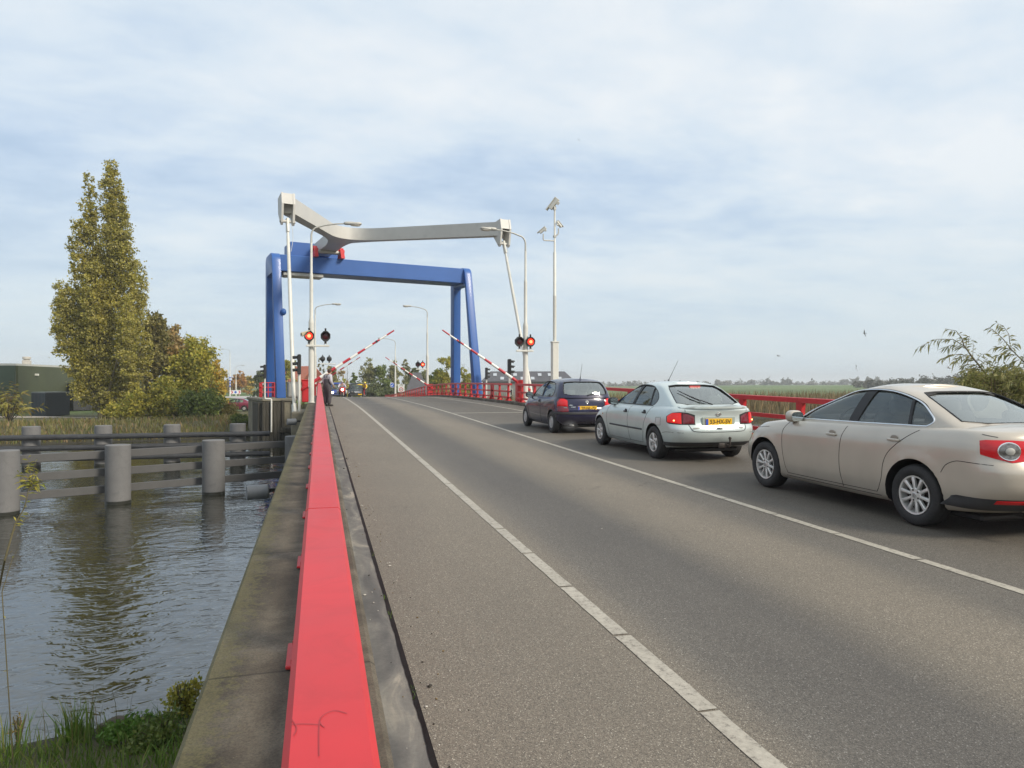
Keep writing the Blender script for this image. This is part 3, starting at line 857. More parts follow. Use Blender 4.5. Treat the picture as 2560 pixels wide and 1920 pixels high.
# small camera horn left of the near left signal
hc = thing('security_camera','small cream camera on the left lamp beside the lit red signal','camera',(-.62,35.8,EYE+2.42))
b1 = MB(); rr_ = Euler((R(-18),0,R(100))); b1.box((0,0,0),(.22,.42,.2),0,rr_.to_matrix(),.02); b1.build('housing', paint('cream_plastic',(.45,.40,.28),.5), hc)
b1 = MB(); b1.box((-.225,.04,-.07),(.02,.2,.16),0,None,.01); b1.cyl((.0,0,-.05),(.26,.1,-.1),.03,n=8); b1.build('bracket', BLACK, hc)
ms = thing('camera_mast','tall pale mast with three cameras behind right red railing','mast',at(2.36,39.8,-1.14)[:])
b1 = MB(); z0 = 0; hh = 11.0
b1.box((0,0,1.72),(.36,.36,3.44),bev=.03); b1.box((0,0,3.46),(.42,.42,.06),bev=.01); b1.build('base_section', WHITE, ms)
b1 = MB(); b1.lathe([(.095,3.49),(.095,6.0),(.10,6.02),(.088,6.05),(.086,8.4),(.055,8.45),(.05,10.85),(0,10.85)],14); b1.build('pole', WHITE, ms, smooth=35)
b1 = MB(); b1.tube([(0,0,9.05),(-.62,0,9.05),(-.66,0,9.09),(-.66,0,9.4)],.035,8); b1.tube([(0,0,9.3),(.18,0,9.42),(.22,0,9.5),(.22,0,9.75)],.035,8); b1.box((0,0,9.3),(.16,.16,.12),bev=.01); b1.box((0,0,10.85),(.14,.14,.2),bev=.01); b1.build('bracket', GALV, ms, smooth=40)
cctv(ms,(-.68,0,9.60),60,-38,1.0); cctv(ms,(.25,0,9.98),-55,-30,1.0); cctv(ms,(-.04,0,11.1),55,-50,1.55)
WRED = paint('barrier_red',(.42,.022,.035),.45,0,.08,5); WWHT = paint('barrier_white',(.72,.72,.68),.45,0,.05,5)
def barrier(x, y, sgn, label, up=33.5, L=4.75):
    z = zr(y)+.145
    t = thing('barrier',label,'barrier',(x,y,z),0,'raised red and white road barriers')
    hx = -sgn*.30
    h = MB(); h.box((hx,.0,.53),(.56,.46,1.06),bev=.03); h.box((hx,0,1.085),(.62,.52,.05),bev=.015)
    h.box((hx,-.236,.55),(.44,.012,.8),bev=.005)
    h.build('housing', RED, t)
    # boom
    d = Vector((sgn*math.cos(R(up)),0,math.sin(R(up)))); p0 = Vector((-sgn*.06,-.30,.98))
    bm = MB(); nseg = 11; 
    for i in range(nseg):
        a, b_ = L*i/nseg, L*(i+1)/nseg
        r = lambda q: .085*(1-q/L)+.036*(q/L)
        bm.tube([p0+d*(a+.0005),p0+d*b_],[r(a),r(b_)],12,i%2)
    bm.cyl(p0+d*(L*.78)+Vector((0,-.0,.0))-d*.05,p0+d*(L*.78)+d*.05,.062,n=10,m=2)
    bm.build('boom', [WRED,WWHT,BLACK], t, smooth=40)
    m_ = MB(); m_.bar(p0-d*.75, p0+d*.05,.12,.16,bev=.02,up=(0,1,0)); m_.cyl(p0+Vector((0,.08,0)),p0+Vector((0,-.12,0)),.12,n=16); m_.build('pivot_arm', RED, t)
    return t
barrier(-.24,37.0,1,'left raised barrier boom behind the man in overalls')
barrier(9.86,36.0,-1,'right raised barrier boom crossing in front of the blue tower')
barrier(-.24,68.0,1,'small far left barrier boom just below the nearer one')
barrier(9.86,68.0,-1,'small far right barrier boom before the slate roofed house')
def ship_signal(p, zb, zt, face, label, jog=False):
    t = thing('ship_signal',label,'traffic signal',(p.x,p.y,zb))
    h = zt-zb; b1 = MB()
    if jog: b1.tube([(.42,0,-1.9),(.42,0,.28),(.40,0,.32),(.36,0,.34),(.08,0,.34),(.02,0,.37),(0,0,.45),(0,0,h-.9)],.055,10)
    else: b1.cyl((0,0,0),(0,0,h-.85),.06,n=12)
    b1.build('post', WHITE, t, smooth=40)
    b1 = MB(); b1.box((0,0,h-.46),(.16,.34,.92),bev=.03); b1.build('housing', SIGB, t)
    for i in range(3):
        v = MB(); z = h-.17-i*.29; rows=[]
        for q in (0.085,.30):
            rows.append([(face*q,.12*math.cos(a),z+.11*math.sin(a)-(.0 if q<.1 else .02)) for a in [PI*j/10-.25 for j in range(11)]][::face])
        v.grid(rows); v.build('visor', SIGB, t, smooth=50)
        l = MB(); l.cyl((face*.08,0,z),(face*.095,0,z),.095,n=14); l.build('lens', paint('dark_lens',(.01,.012,.012),.2,0,.1,4), t)
    return t
ship_signal(at(-9.75,33.0),EYE-1.9,EYE+1.36,-1,'black ship signal on white post beside the left pull rod')
ship_signal(at(-16.65,48.5),EYE-1.35,EYE+1.30,-1,'black ship signal on bent white pipe at the left pier',jog=True)
ship_signal(at(-.15,41.0),EYE-2.3,EYE+1.42,1,'taller black ship signal behind right railing nearest the lamp')
ship_signal(at(-2.0,56.3),EYE-2.6,EYE+1.28,1,'smaller black ship signal beside the right blue tower leg')
for p,lab in ((at(-4.16,11.8,-1.77),'nearer grey lamp tube sticking out below the left kerb'),(at(-8.25,27,-1.42),'farther grey lamp tube sticking out below the left kerb')):
    t = thing('navigation_lamp',lab,'lamp',(p.x,p.y,p.z),R(12))
    b1 = MB(); M = Matrix.Rotation(R(90),4,'Y'); b1.lathe([(.0,-.18),(.11,-.18),(.12,-.16),(.12,.14),(.10,.16),(0,.16)],16,0,M); b1.build('housing', paint('lamp_tube_grey',(.16,.17,.18),.5,.1,.1,5), t, smooth=35)
    b1 = MB(); b1.box((.3,0,.02),(.5,.06,.06)); b1.build('bracket', BLACK, t)

# ================================================================== guide fenders in the water
PILE = paint('grey_pile_concrete',(.140,.140,.140),.75,0,.10,1.6,dirt=((.075,.075,.07),.5),fine=.25)
BEAMG = paint('grey_fender_board',(.078,.078,.078),.75,0,.12,2.4,dirt=((.06,.06,.058),.45),fine=.2)
TUBEB = paint('black_fender_tube',(.030,.032,.036),.55,0,.3,3,dirt=((.012,.012,.012),.6))
WETB = paint('wet_band',(.02,.021,.016),.35,0,.3,3)
def fender(p0, dp, n, label, zt, beams, kind, side):
    t = thing('canal_fender',label,'fender',(p0.x,p0.y,WATER))
    first = None; H = zt-WATER
    for i in range(n):
        q = dp*i
        pb = MB(); pb.lathe([(.39,-2),(.39,H-.02),(.375,H),(0,H+.005)],28); 
        pb.lathe([(.392,-.5),(.394,.10)],28,1,caps=False)
        if first is None: o = first = pb.build('pile',[PILE,WETB],t,smooth=35)
        else: o = first.copy(); COL.objects.link(o); o.parent = t
        o.location = (q.x,q.y,0)
    d = dp.normalized(); nrm = Vector((-d.y,d.x,0))*side
    a = -d*1.2+nrm*.47; b_ = dp*(n-1)+d*1.6+nrm*.47
    for z in beams:
        bb = MB(); zz_ = Vector((0,0,z))
        if kind == 'board': bb.bar(a+zz_,b_+zz_,.12,.26,bev=.012)
        else: bb.cyl(a+zz_,b_+zz_,.13,n=14)
        bb.build('fender_board' if kind=='board' else 'fender_tube', BEAMG if kind=='board' else TUBEB, t, smooth=35)
    return t
nl = at(-15.6,22.15); nd = at(2.36,2.05)-at(0,0); nd.z = 0
fender(Vector((nl.x,nl.y,0))-nd, nd, 6,'near row of grey concrete piles joined by flat grey boards', EYE-2.04,(.44,1.02,1.62),'board',1)
fl = at(-23.1,34.6); fd = at(2.99,.83)-at(0,0); fd.z = 0
fender(Vector((fl.x,fl.y,0))-fd*2, fd, 6,'far row of concrete piles with three black horizontal tubes', EYE-2.04,(.42,.93,1.45),'tube',-1)
# ================================================================== cars
class Shape:
    """closed ring-lofted body; levels v, half outline t (rear centre -> side -> front centre)"""
    def __init__(s, **k):
        s.__dict__.update(dict(bow=.02, crown=.03, nr=3., nf=2.6, ar=.5, af=.7, ntr=14, nts=64, ntf=14, crp=2.4, arches=(), flare=0., Ra=.36, inset=0.))
        s.__dict__.update(k)
        s.y0 = interp(s.yr,.5); s.y1 = interp(s.yf,.5)
    def dims(s, v):
        d = s.inset
        return smooth_tab(s.yr,v)+d, smooth_tab(s.yf,v)-d, smooth_tab(s.W,v)-d
    def bz(s, y):
        ym = (s.y0+s.y1)/2; return 1-s.bow*((y-ym)/((s.y1-s.y0)/2))**2
    def z(s, y, v):
        zb, zt = smooth_tab(s.zb,y), smooth_tab(s.zt,y)-s.inset
        return zb+(zt-zb)*v
    def vz(s, y, z):
        zb, zt = smooth_tab(s.zb,y), smooth_tab(s.zt,y)-s.inset
        return max(0,min(1,(z-zb)/(zt-zb)))
    def outline(s, v):
        yr,yf,W = s.dims(v); pts = []
        for i in range(s.ntr):
            a = PI/2*(i/s.ntr); pts.append((W*math.sin(a)**(2/s.nr), yr+s.ar*(1-math.cos(a)**(2/s.nr))))
        for i in range(s.nts+1):
            pts.append((W, yr+s.ar+(yf-s.af-yr-s.ar)*i/s.nts))
        for i in range(s.ntf-1,-1,-1):
            a = PI/2*(i/s.ntf); pts.append((W*math.sin(a)**(2/s.nf), yf-s.af*(1-math.cos(a)**(2/s.nf))))
        return [(x*s.bz(y),y) for x,y in pts]
    def halfx(s, y, v):
        yr,yf,W = s.dims(v)
        if y < yr+s.ar: q = max(0,min(1,(yr+s.ar-y)/s.ar)); W *= (1-q**s.nr)**(1/s.nr)
        elif y > yf-s.af: q = max(0,min(1,(y-yf+s.af)/s.af)); W *= (1-q**s.nf)**(1/s.nf)
        return W*s.bz(y)
    def fl(s, x, y, z):
        if s.flare and x > .3:
            for ya, za in s.arches:
                r = math.hypot(y-ya, z-za)
                x += s.flare*math.exp(-((r-s.Ra-.012)/.045)**2)
        return x
    def side(s, y, z, off=0.):
        """point on the right-hand (+x) side"""
        x = s.fl(s.halfx(y, s.vz(y,z)), y, z); return Vector((x+off,y,z))
    def rear(s, x, z, off=0.):
        """point on the rear face at lateral x (|x|<W)"""
        v = .6; y = s.y0
        for _ in range(4):
            v = s.vz(y,z); yr,yf,W = s.dims(v)
            q = min(.9999,abs(x)/(W*s.bz(y))); c = (1-q**s.nr)**(1/s.nr)
            y = yr+s.ar*(1-c)
        return Vector((x,y-off,z))
    def arc(s, z, n=90):
        """table of points along the outline at height z from the rear centre, right side: (arc length, point, normal)"""
        out = []; L = 0; prev = None
        yr,yf,W = s.dims(.6)
        pts = []
        for i in range(60):
            a = PI/2*(i/60)**1.5; v = .6; y = yr
            for _ in range(3):
                v = s.vz(y,z); r,f,w = s.dims(v); y = r+s.ar*(1-math.cos(a)**(2/s.nr)); x = w*math.sin(a)**(2/s.nr)*s.bz(y)
            pts.append(Vector((x,y,z)))
        y = pts[-1].y
        while y < s.y1-s.af:
            y += .02; pts.append(s.side(y,z))
        for i,p in enumerate(pts):
            if prev is not None: L += (p-prev).length
            d = (pts[min(i+1,len(pts)-1)]-pts[max(i-1,0)]).normalized()
            out.append((L,p,Vector((d.y,-d.x,0)))); prev = p
        return out
    def on_arc(s, a, z, off=0.):
        if not hasattr(s,'_c'): s._c = {}
        key = round(z,3)
        if key not in s._c: s._c[key] = s.arc(z)
        T = s._c[key]
        for i in range(len(T)-1):
            if T[i+1][0] >= a:
                w = (a-T[i][0])/max(1e-6,T[i+1][0]-T[i][0])
                return T[i][1].lerp(T[i+1][1],w)+T[i][2].lerp(T[i+1][2],w).normalized()*off
        return T[-1][1]
    def mesh(s, mb, levels, cap=True, bottom=True, m=0, filt=None):
        rings = []
        for v in levels:
            o = s.outline(v); ring = [(s.fl(x,y,s.z(y,v)),y,s.z(y,v)) for x,y in o]
            ring += [(-x,y,z) for x,y,z in ring[::-1]]
            rings.append(ring)
        n = len(rings[0]); h = n//2; fs = []; vs = [p for r in rings for p in r]
        for i in range(len(rings)-1):
            for j in range(n):
                fs.append((i*n+j,i*n+(j+1)%n,(i+1)*n+(j+1)%n,(i+1)*n+j))
        if bottom:
            for j in range(h-1): fs.append((j,n-1-j,n-2-j,j+1))
        if cap:
            K = 10; base = (len(rings)-1)*n; cols = []
            for j in range(h):
                x,y,z = rings[-1][j]; row = [base+j]
                cr = s.crown(y) if callable(s.crown) else s.crown
                for k in range(1,K):
                    c = math.cos(PI*k/K); row.append(len(vs)); vs.append((x*c,y,z+cr*(1-abs(c)**s.crp)*min(1,x/(.5*s.dims(1)[2]))))
                row.append(base+n-1-j); cols.append(row)
            for j in range(h-1):
                for k in range(K): fs.append((cols[j][k],cols[j+1][k],cols[j+1][k+1],cols[j][k+1]))
        if filt: fs = [f for f in fs if filt(Vector([sum(vs[i][c] for i in f)/len(f) for c in range(3)]))]
        return mb.add(vs, fs, m)

LOWL = [0,.04,.09,.15,.22,.29,.36,.43,.5,.57,.64,.7,.76,.82,.87,.91,.94,.965,.985,1.0]
GHL = [0,.08,.16,.25,.34,.43,.52,.61,.7,.78,.85,.9,.94,.97,.99,1.0]
TYRE = paint('tyre_rubber',(.020,.020,.021),.72,0,.25,14,dirt=((.06,.055,.048),.5))
ALLOY = paint('alloy_silver',(.66,.66,.64),.30,.45,.08,9,dirt=((.2,.17,.13),.35))
COVER = paint('wheel_cover_silver',(.45,.45,.45),.38,.45,.08,9,dirt=((.2,.18,.15),.4))
BRAKE = paint('brake_dark',(.03,.028,.026),.6,.3,.2,9)
GLASS = glass_mat('car_glass',(.88,.92,.89),1.5,.06); GLASSR = glass_mat('rear_glass',(.80,.86,.83),1.5,.26)
INTER = paint('interior_dark',(.030,.031,.033),.7,0,.2,5); INTERG = paint('interior_grey',(.075,.08,.08),.75,0,.15,5)
SEAM = paint('panel_gap',(.012,.012,.012),.8,0,.1,5)
PLASTIC = paint('bumper_plastic',(.035,.036,.038),.6,0,.2,6)
LAMPR = paint('tail_lamp_red',(.58,.008,.014),.16,0,.06,6,coat=.3); LAMPD = paint('tail_lamp_dark_red',(.14,.005,.014),.12,0,.1,6,coat=.6)
LAMPRL = emit('tail_lamp_lit',(1.,.02,.015),.30,(.4,.01,.012)); LAMPRH = emit('brake_bulb',(1.,.30,.10),7.,(.4,.05,.02))
LAMPC = paint('lamp_clear',(.20,.195,.19),.14,.55,.5,34,coat=.4); AMBER = paint('amber_lamp',(.55,.16,.02),.2,0,.1,6,coat=.4)
PLATEY = paint('plate_yellow',(.74,.43,.02),.35,0,.03,6); PLATEB = paint('plate_blue',(.03,.08,.45),.35,0,.05,6)
MIRG = paint('mirror_glass',(.7,.75,.75),.03,1.,.03,3)
HEADL = emit('headlamp_lit',(1.,.86,.62),7.,(.9,.9,.85))

def wheel(parent, x, y, sx, r, w, rr, style, rim):
    """x = centre of the tyre, sx = outward side (+1/-1)"""
    hub = bpy.data.objects.new('wheel', None)
    Mx = Matrix.Rotation(sx*R(90),4,'Y')                      # local +Z of the lathe -> outward
    ty = MB(); hw = w/2
    ty.lathe([(rr-.01,-hw*.8),(rr+.01,-hw*.96),(rr+.045,-hw*1.02),(r-.025,-hw*.98),(r-.008,-hw*.84),(r,-hw*.6),(r-.006,-hw*.3),(r,-hw*.28),(r,hw*.0),(r-.006,hw*.02),(r,hw*.04),(r,hw*.6),(r-.008,hw*.84),(r-.025,hw*.98),(rr+.045,hw*1.04),(rr+.012,hw*1.0),(rr-.008,hw*.86),(rr-.012,hw*.2),(rr-.012,-hw*.6)],44,0,Mx,closed=True)
    wo = ty.build('wheel', TYRE, parent, smooth=32); wo.location = (x,y,r)
    rm = MB(); o = hw*.80
    rm.lathe([(rr-.012,o+.012),(rr-.028,o+.010),(rr-.034,o-.01),(rr-.036,-hw*.5),(rr-.012,-hw*.5)],40,0,Mx,caps=False)
    if style[0] == 'spokes':
        n, wi, wo_, pair = style[1:]
        for i in range(n):
            a = 2*PI*i/n+.15
            if pair: a += (pair if i%2 else -pair)
            er = Vector((math.cos(a),math.sin(a),0)); et = Vector((-math.sin(a),math.cos(a),0)); ez = Vector((0,0,1))
            secs = []
            for q,wd,zt_,dp in ((.035,wi,o+.004,.05),(.45*rr,(wi+wo_)/2*.96,o+.006,.035),(.8*rr,wo_,o+.012,.028),(rr-.025,wo_*1.12,o+.006,.03)):
                secs.append([er*q-et*wd/2+ez*(zt_-.008),er*q-et*wd*.28+ez*zt_,er*q+et*wd*.28+ez*zt_,er*q+et*wd/2+ez*(zt_-.008),er*q+et*wd/2+ez*(zt_-dp),er*q-et*wd/2+ez*(zt_-dp)])
            rm.grid([[Mx@p for p in s_] for s_ in secs], closed=True)
        rm.lathe([(.075,o-.045),(.075,o-.004),(.066,o+.004),(.030,o+.006),(.030,o-.02)],24,0,Mx,caps=False)
        for i in range(5):
            a = 2*PI*i/5+.4; p = Vector((.054*math.cos(a),.054*math.sin(a),o+.003)); rm.cyl(Mx@p,Mx@(p+Vector((0,0,.006))),.010,n=8,m=1)
        rm.lathe([(.031,o-.01),(.031,o+.010),(.024,o+.013),(0,o+.013)],20,0,Mx)
        rm.lathe([(.022,o+.0135),(.019,o+.0145),(.019,o+.0135)],16,1,Mx,caps=False)
        for dx in (-.007,.007):
            A = [Vector((dx-.008,.008,o+.0145)),Vector((dx-.004,.008,o+.0145)),Vector((dx+.003,-.010,o+.0145)),Vector((dx-.001,-.010,o+.0145))]
            B = [Vector((dx+.004,.008,o+.0146)),Vector((dx+.008,.008,o+.0146)),Vector((dx+.001,-.010,o+.0146)),Vector((dx-.003,-.010,o+.0146))]
            rm.add([Mx@p for p in A],[(0,1,2,3)],1); rm.add([Mx@p for p in B],[(0,1,2,3)],1)
    else:
        # pressed wheel cover with slots round the edge
        n = style[1]
        rm.lathe([(rr*.70,o-.004),(rr*.55,o+.008),(rr*.25,o+.014),(rr*.22,o+.008),(0,o+.010)],36,0,Mx)
        for i in range(n):
            a0 = 2*PI*(i+.18)/n; a1 = 2*PI*(i+.82)/n
            rows=[]
            for k in range(7):
                a = a0+(a1-a0)*k/6; c,s_ = math.cos(a), math.sin(a)
                rows.append([Mx@Vector((q*c,q*s_,z_)) for q,z_ in ((rr*.66,o-.001),(rr*.82,o-.002),(rr-.02,o+.006))])
            rm.grid(rows)
    ro = rm.build('rim', [rim,BRAKE], wo, smooth=32)
    bk = MB(); bk.lathe([(rr-.03,o-.075),(rr-.06,o-.07),(.12,o-.062),(0,o-.062)],30,0,Mx); bk.build('brake_disc', BRAKE, wo, smooth=40)
    return wo
def ribbon(S, path, r=.0035, mat=None, name='panel_gap', parent=None, off=0., sides=(1,-1), fn=None):
    for sd_ in sides:
        mb = MB(); pts = []
        P = path
        for (a,b_) in zip(P[:-1],P[1:]):
            n = max(1,int(math.hypot(b_[0]-a[0],b_[1]-a[1])/.06))
            for i in range(n):
                pts.append((a[0]+(b_[0]-a[0])*i/n, a[1]+(b_[1]-a[1])*i/n))
        pts.append(P[-1]); f = fn or S.side
        q = [f(a,b_,off) for a,b_ in pts]; q = [Vector((p.x*sd_,p.y,p.z)) for p in q]
        mb.tube(q, r, 6); mb.build(name, mat or SEAM, parent, smooth=50)
def curve(pts, n=6):
    """Catmull-Rom through 2D points"""
    out = []; P = [pts[0]]+list(pts)+[pts[-1]]
    for i in range(1,len(P)-2):
        for k in range(n):
            t = k/n; p0,p1,p2,p3 = P[i-1],P[i],P[i+1],P[i+2]
            out.append(tuple(.5*((2*p1[c])+(-p0[c]+p2[c])*t+(2*p0[c]-5*p1[c]+4*p2[c]-p3[c])*t*t+(-p0[c]+3*p1[c]-3*p2[c]+p3[c])*t**3) for c in (0,1)))
    out.append(tuple(pts[-1])); return out
def patch(S, s0, s1, zlo, zhi, off, mat, name, parent, sides=(1,-1), n=12, k=7, thick=.012, dome=.006):
    """lamp lens moulded on the outline, from arc length s0 to s1 (from rear centre)"""
    out = []
    for sd_ in sides:
        mb = MB(); rows=[]
        for i in range(n+1):
            a = s0+(s1-s0)*i/n; lo, hi = zlo(i/n), zhi(i/n); row=[]
            for j in range(k+1):
                q = j/k; e = min(1,4*min(q,1-q)+.15)*min(1,5*min(i/n,1-i/n)+.15)
                p = S.on_arc(a, lo+(hi-lo)*q, off+dome*e); row.append(Vector((p.x*sd_,p.y,p.z)))
            rows.append(row)
        mb.grid(rows)
        # rim going into the body
        edge = rows[0]+[r[-1] for r in rows[1:]]+rows[-1][::-1][1:]+[r[0] for r in rows[::-1][1:-1]]
        inner = []
        for p in edge:
            c = Vector((0,p.y*.0+ (S.y0+S.y1)/2,p.z)); d = (c-p); d.z=0; inner.append(p+d.normalized()*(thick+off))
        mb.grid([edge,inner],closed=True)
        out.append(mb.build(name, mat, parent, smooth=45, clean=True))
    return out
def panel_hole(poly): return poly
def cutter(mat, A, B):
    mb = MB(); mb.prism(A,B); o = mb.build('cutter', mat, clean=False)
    bm = bmesh.new(); bm.from_mesh(o.data); bmesh.ops.recalc_face_normals(bm, faces=bm.faces); bm.to_mesh(o.data); bm.free()
    return o
def make_car(spec):
    t = thing('parked_car' if spec.get('parked') else 'car', spec['label'], 'car', spec['loc'], spec.get('rz',0.), spec.get('group'))
    if spec.get('pitch'): t.rotation_euler = (spec['pitch'],0,spec.get('rz',0.))
    P = spec['paint']; wb = spec['wb']; r = spec['r']; Ra = spec['Ra']
    L = Shape(arches=((0,r),(wb,r)), Ra=Ra, **spec['low']); G = Shape(**spec['gh'])
    simple = spec.get('simple')
    # ---- lower body with wheel arches cut out
    mb = MB(); L.mesh(mb, LOWL); body = mb.build('body', [P], t, clean=True)
    cuts = []
    for ya in (0,wb):
        for sx in (-1,1):
            cb = MB(); xo = L.halfx(ya,.5)+.12
            cb.cyl((sx*(xo-.42),ya,r+.005),(sx*xo,ya,r+.005),Ra,n=48); cuts.append(cb.build('cutter',BLACK,t,clean=True))
    carve(body, cuts)
    ub = MB(); ub.box((0,(L.y0+L.y1)/2,.185),(L.dims(.3)[2]*1.5,(L.y1-L.y0)*.80,.07),0,None,.02); ub.build('underbody_shade', BLACK, t)  # black box added below the floor to deepen the shadow under the car
    # ---- greenhouse shell
    mb = MB(); G.mesh(mb, GHL); roof = mb.build('roof', [P], t, clean=True)
    gi = dict(spec['gh']); gi['inset'] = .045; gi['zb'] = [(a,b_-.10) for a,b_ in gi['zb']]; GI = Shape(**gi)
    mb = MB(); GI.mesh(mb, GHL); cav = mb.build('cutter', INTERG, t, clean=True)
    cl = [cav]
    sw = spec['side_window']; cl.append(cutter(BLACK,[(-2,a,c) for a,c in sw],[(2,a,c) for a,c in sw]))
    rw = spec['rear_window']; ym = spec['ymid']
    def both(poly): return [(x,z) for x,z in poly if x > 1e-6]+[(-x,z) for x,z in poly[::-1] if x > 1e-6]
    cl.append(cutter(BLACK,[(x,-2.5,z) for x,z in both(rw)],[(x,ym-.1,z) for x,z in both(rw)]))
    ww = spec['windscreen']; cl.append(cutter(BLACK,[(x,ym+.1,z) for x,z in both(ww)],[(x,4.5,z) for x,z in both(ww)]))
    cl = [cl[0],cl[3],cl[2],cl[1]]
    for c in cl: c.parent = t
    carve(roof, cl)
    # ---- glazing just inside the shell
    gg = dict(spec['gh']); gg['inset'] = .016; GG = Shape(**gg)
    xs = .40
    yb = spec['pillar']
    def isrear(c): 
        v = G.vz(c.y,c.z); yr,yf,W = G.dims(v); return c.y < yr+G.ar*.55
    def isfront(c):
        v = G.vz(c.y,c.z); yr,yf,W = G.dims(v); return c.y > yf-G.af*.55
    mid = lambda c: not isrear(c) and not isfront(c)
    for nm, mt, ft in (('rear_window',GLASSR,isrear),('windscreen',GLASS,isfront),
        ('side_window',GLASS,lambda c: mid(c) and c.x<0 and c.y<yb),('side_window',GLASS,lambda c: mid(c) and c.x<0 and c.y>=yb),
        ('side_window',GLASS,lambda c: mid(c) and c.x>0 and c.y<yb),('side_window',GLASS,lambda c: mid(c) and c.x>0 and c.y>=yb)):
        mb = MB(); GG.mesh(mb, GHL, cap=False, bottom=False, filt=ft); mb.build(nm, mt, t, smooth=60, clean=True)
    # ---- pillars inside the window opening
    for (lo, hi, w, zlo, zhi) in spec['pillars']:
        for sd_ in (-1,1):
            mb = MB(); rows=[]
            for i in range(9):
                q = i/8; z = zlo+(zhi-zlo)*q; y = lo+(hi-lo)*q; ww_ = w
                rows.append([Vector((sd_*(G.side(y-ww_,z).x-.009),y-ww_,z)),Vector((sd_*(G.side(y+ww_,z).x-.009),y+ww_,z)),Vector((sd_*(G.side(y+ww_,z).x-.045),y+ww_,z)),Vector((sd_*(G.side(y-ww_,z).x-.045),y-ww_,z))])
            mb.grid(rows,closed=True); mb.build('window_pillar', BLACK, t)
    # window surround
    ring = sw+[sw[0]]
    ribbon(G, ring, spec.get('trim_r',.008), spec.get('trim',BLACK), 'window_trim', t, off=-.001)
    ribbon(G, [(a,c) for a,c in ring], .013, BLACK, 'window_seal', t, off=-.014)
    rp = curve(rw,4); 
    mb = MB(); pts = [G.rear(x,z,.0) for x,z in both(rw)]; mb.tube(pts,.009,6,closed=True); mb.build('rear_window_seal', BLACK, t, smooth=50)
    # ---- interior
    zb = spec['belt']
    mb = MB(); W0 = G.dims(0)[2]-.06; yr0,yf0,_ = G.dims(.05)
    mb.box((0,(yr0+yf0)/2+.05,zb+.012),(2*W0*.97,(yf0-yr0)*.88,.03)); mb.build('parcel_shelf', INTER, t)
    for (sx,sy,h,sc) in spec['seats']:
        mb = MB(); rot = Euler((R(-12),0,0)).to_matrix()
        mb.sup((sx,sy,zb+h-.22),(.24*sc,.085,.30),.55,0,rot); mb.sup((sx,sy-.07,zb+h+.10),(.13*sc,.055,.10),.6,0,rot)
        mb.build('seat', INTERG, t, smooth=60)
    mb = MB(); mb.sup((0,yf0-.52,zb+.0),(W0*.9,.26,.075),.6); mb.build('dashboard', INTER, t, smooth=60)
    mb = MB(); pts = [Vector((-.36+.185*math.cos(a),yf0-.86-.06*math.sin(a),zb+.01+.175*math.sin(a))) for a in [2*PI*i/24 for i in range(24)]]
    mb.tube(pts,.016,8,closed=True); mb.bar(pts[0],pts[12],.05,.02); mb.build('steering_wheel', INTER, t, smooth=50)
    # ---- wheels
    for ya in (0,wb):
        for sx in (-1,1):
            xo = spec['track']/2; wheel(t, sx*xo, ya, sx, r, spec['tw'], spec['rim_r'], spec['wheel'], spec['rim_mat'])
    # ---- seams, mirrors, handles
    for path in spec.get('seams',()): ribbon(L, path, .0034, SEAM, 'panel_gap', t)
    for (my,mz) in spec['mirrors']:
        for sd_ in (-1,1):
            x0 = G.side(my,mz+.06).x
            mb = MB(); mb.sup((sd_*(x0+.135),my+.02,mz+.055),(.105,.075,.078),.7); mb.build('door_mirror', spec['mirror_mat'], t, smooth=60)
            mb2 = MB(); mb2.bar((sd_*(x0-.02),my+.03,mz),(sd_*(x0+.08),my+.02,mz+.02),.07,.05,bev=.01); mb2.build('mirror_foot', BLACK, t)
            mb3 = MB(); rows=[[Vector((sd_*(x0+.135+.085*math.copysign(abs(math.cos(a))**.6,math.cos(a))*q),my-.0575,mz+.055+.06*math.copysign(abs(math.sin(a))**.6,math.sin(a))*q)) for a in [2*PI*i/20 for i in range(20)]] for q in (.02,1.)]
            mb3.grid(rows,closed=True); mb3.build('mirror_glass', MIRG, t)
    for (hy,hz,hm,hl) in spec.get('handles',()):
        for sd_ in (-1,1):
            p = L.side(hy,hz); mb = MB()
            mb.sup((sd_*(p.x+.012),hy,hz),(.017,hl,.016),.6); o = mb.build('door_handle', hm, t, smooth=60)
            mb = MB(); mb.sup((sd_*(p.x-.004),hy+.0,hz+.016),(.008,.055,.036),.9); mb.build('recess_shade', paint('handle_shadow',(.26,.225,.185),.5) if hm is not BLACK else BLACK, o, smooth=60)  # darker ellipse on the door, the shade of the handle hollow put in as colour
    return t, L, G
def plate(t, S, z, txt, xs=.26, h=.115):
    p = S.rear(0,z,.014); w = .52
    y0 = p.y
    mb = MB(); mb.box((0,y0,z),(w,.012,h),0,None,.004); o = mb.build('number_plate', PLATEY, t)
    mb = MB(); mb.box((-w/2+.026,y0-.0072,z),(.046,.003,h-.012)); mb.build('country_band', PLATEB, o)
    vs, fs = text_geo(txt,.098,.0022)
    mb = MB(); mb.add([(x*1.0+.025,y0-.0078,y_+z) for x,y_,_ in vs],fs); mb.build('characters', BLACK, o)
    return o
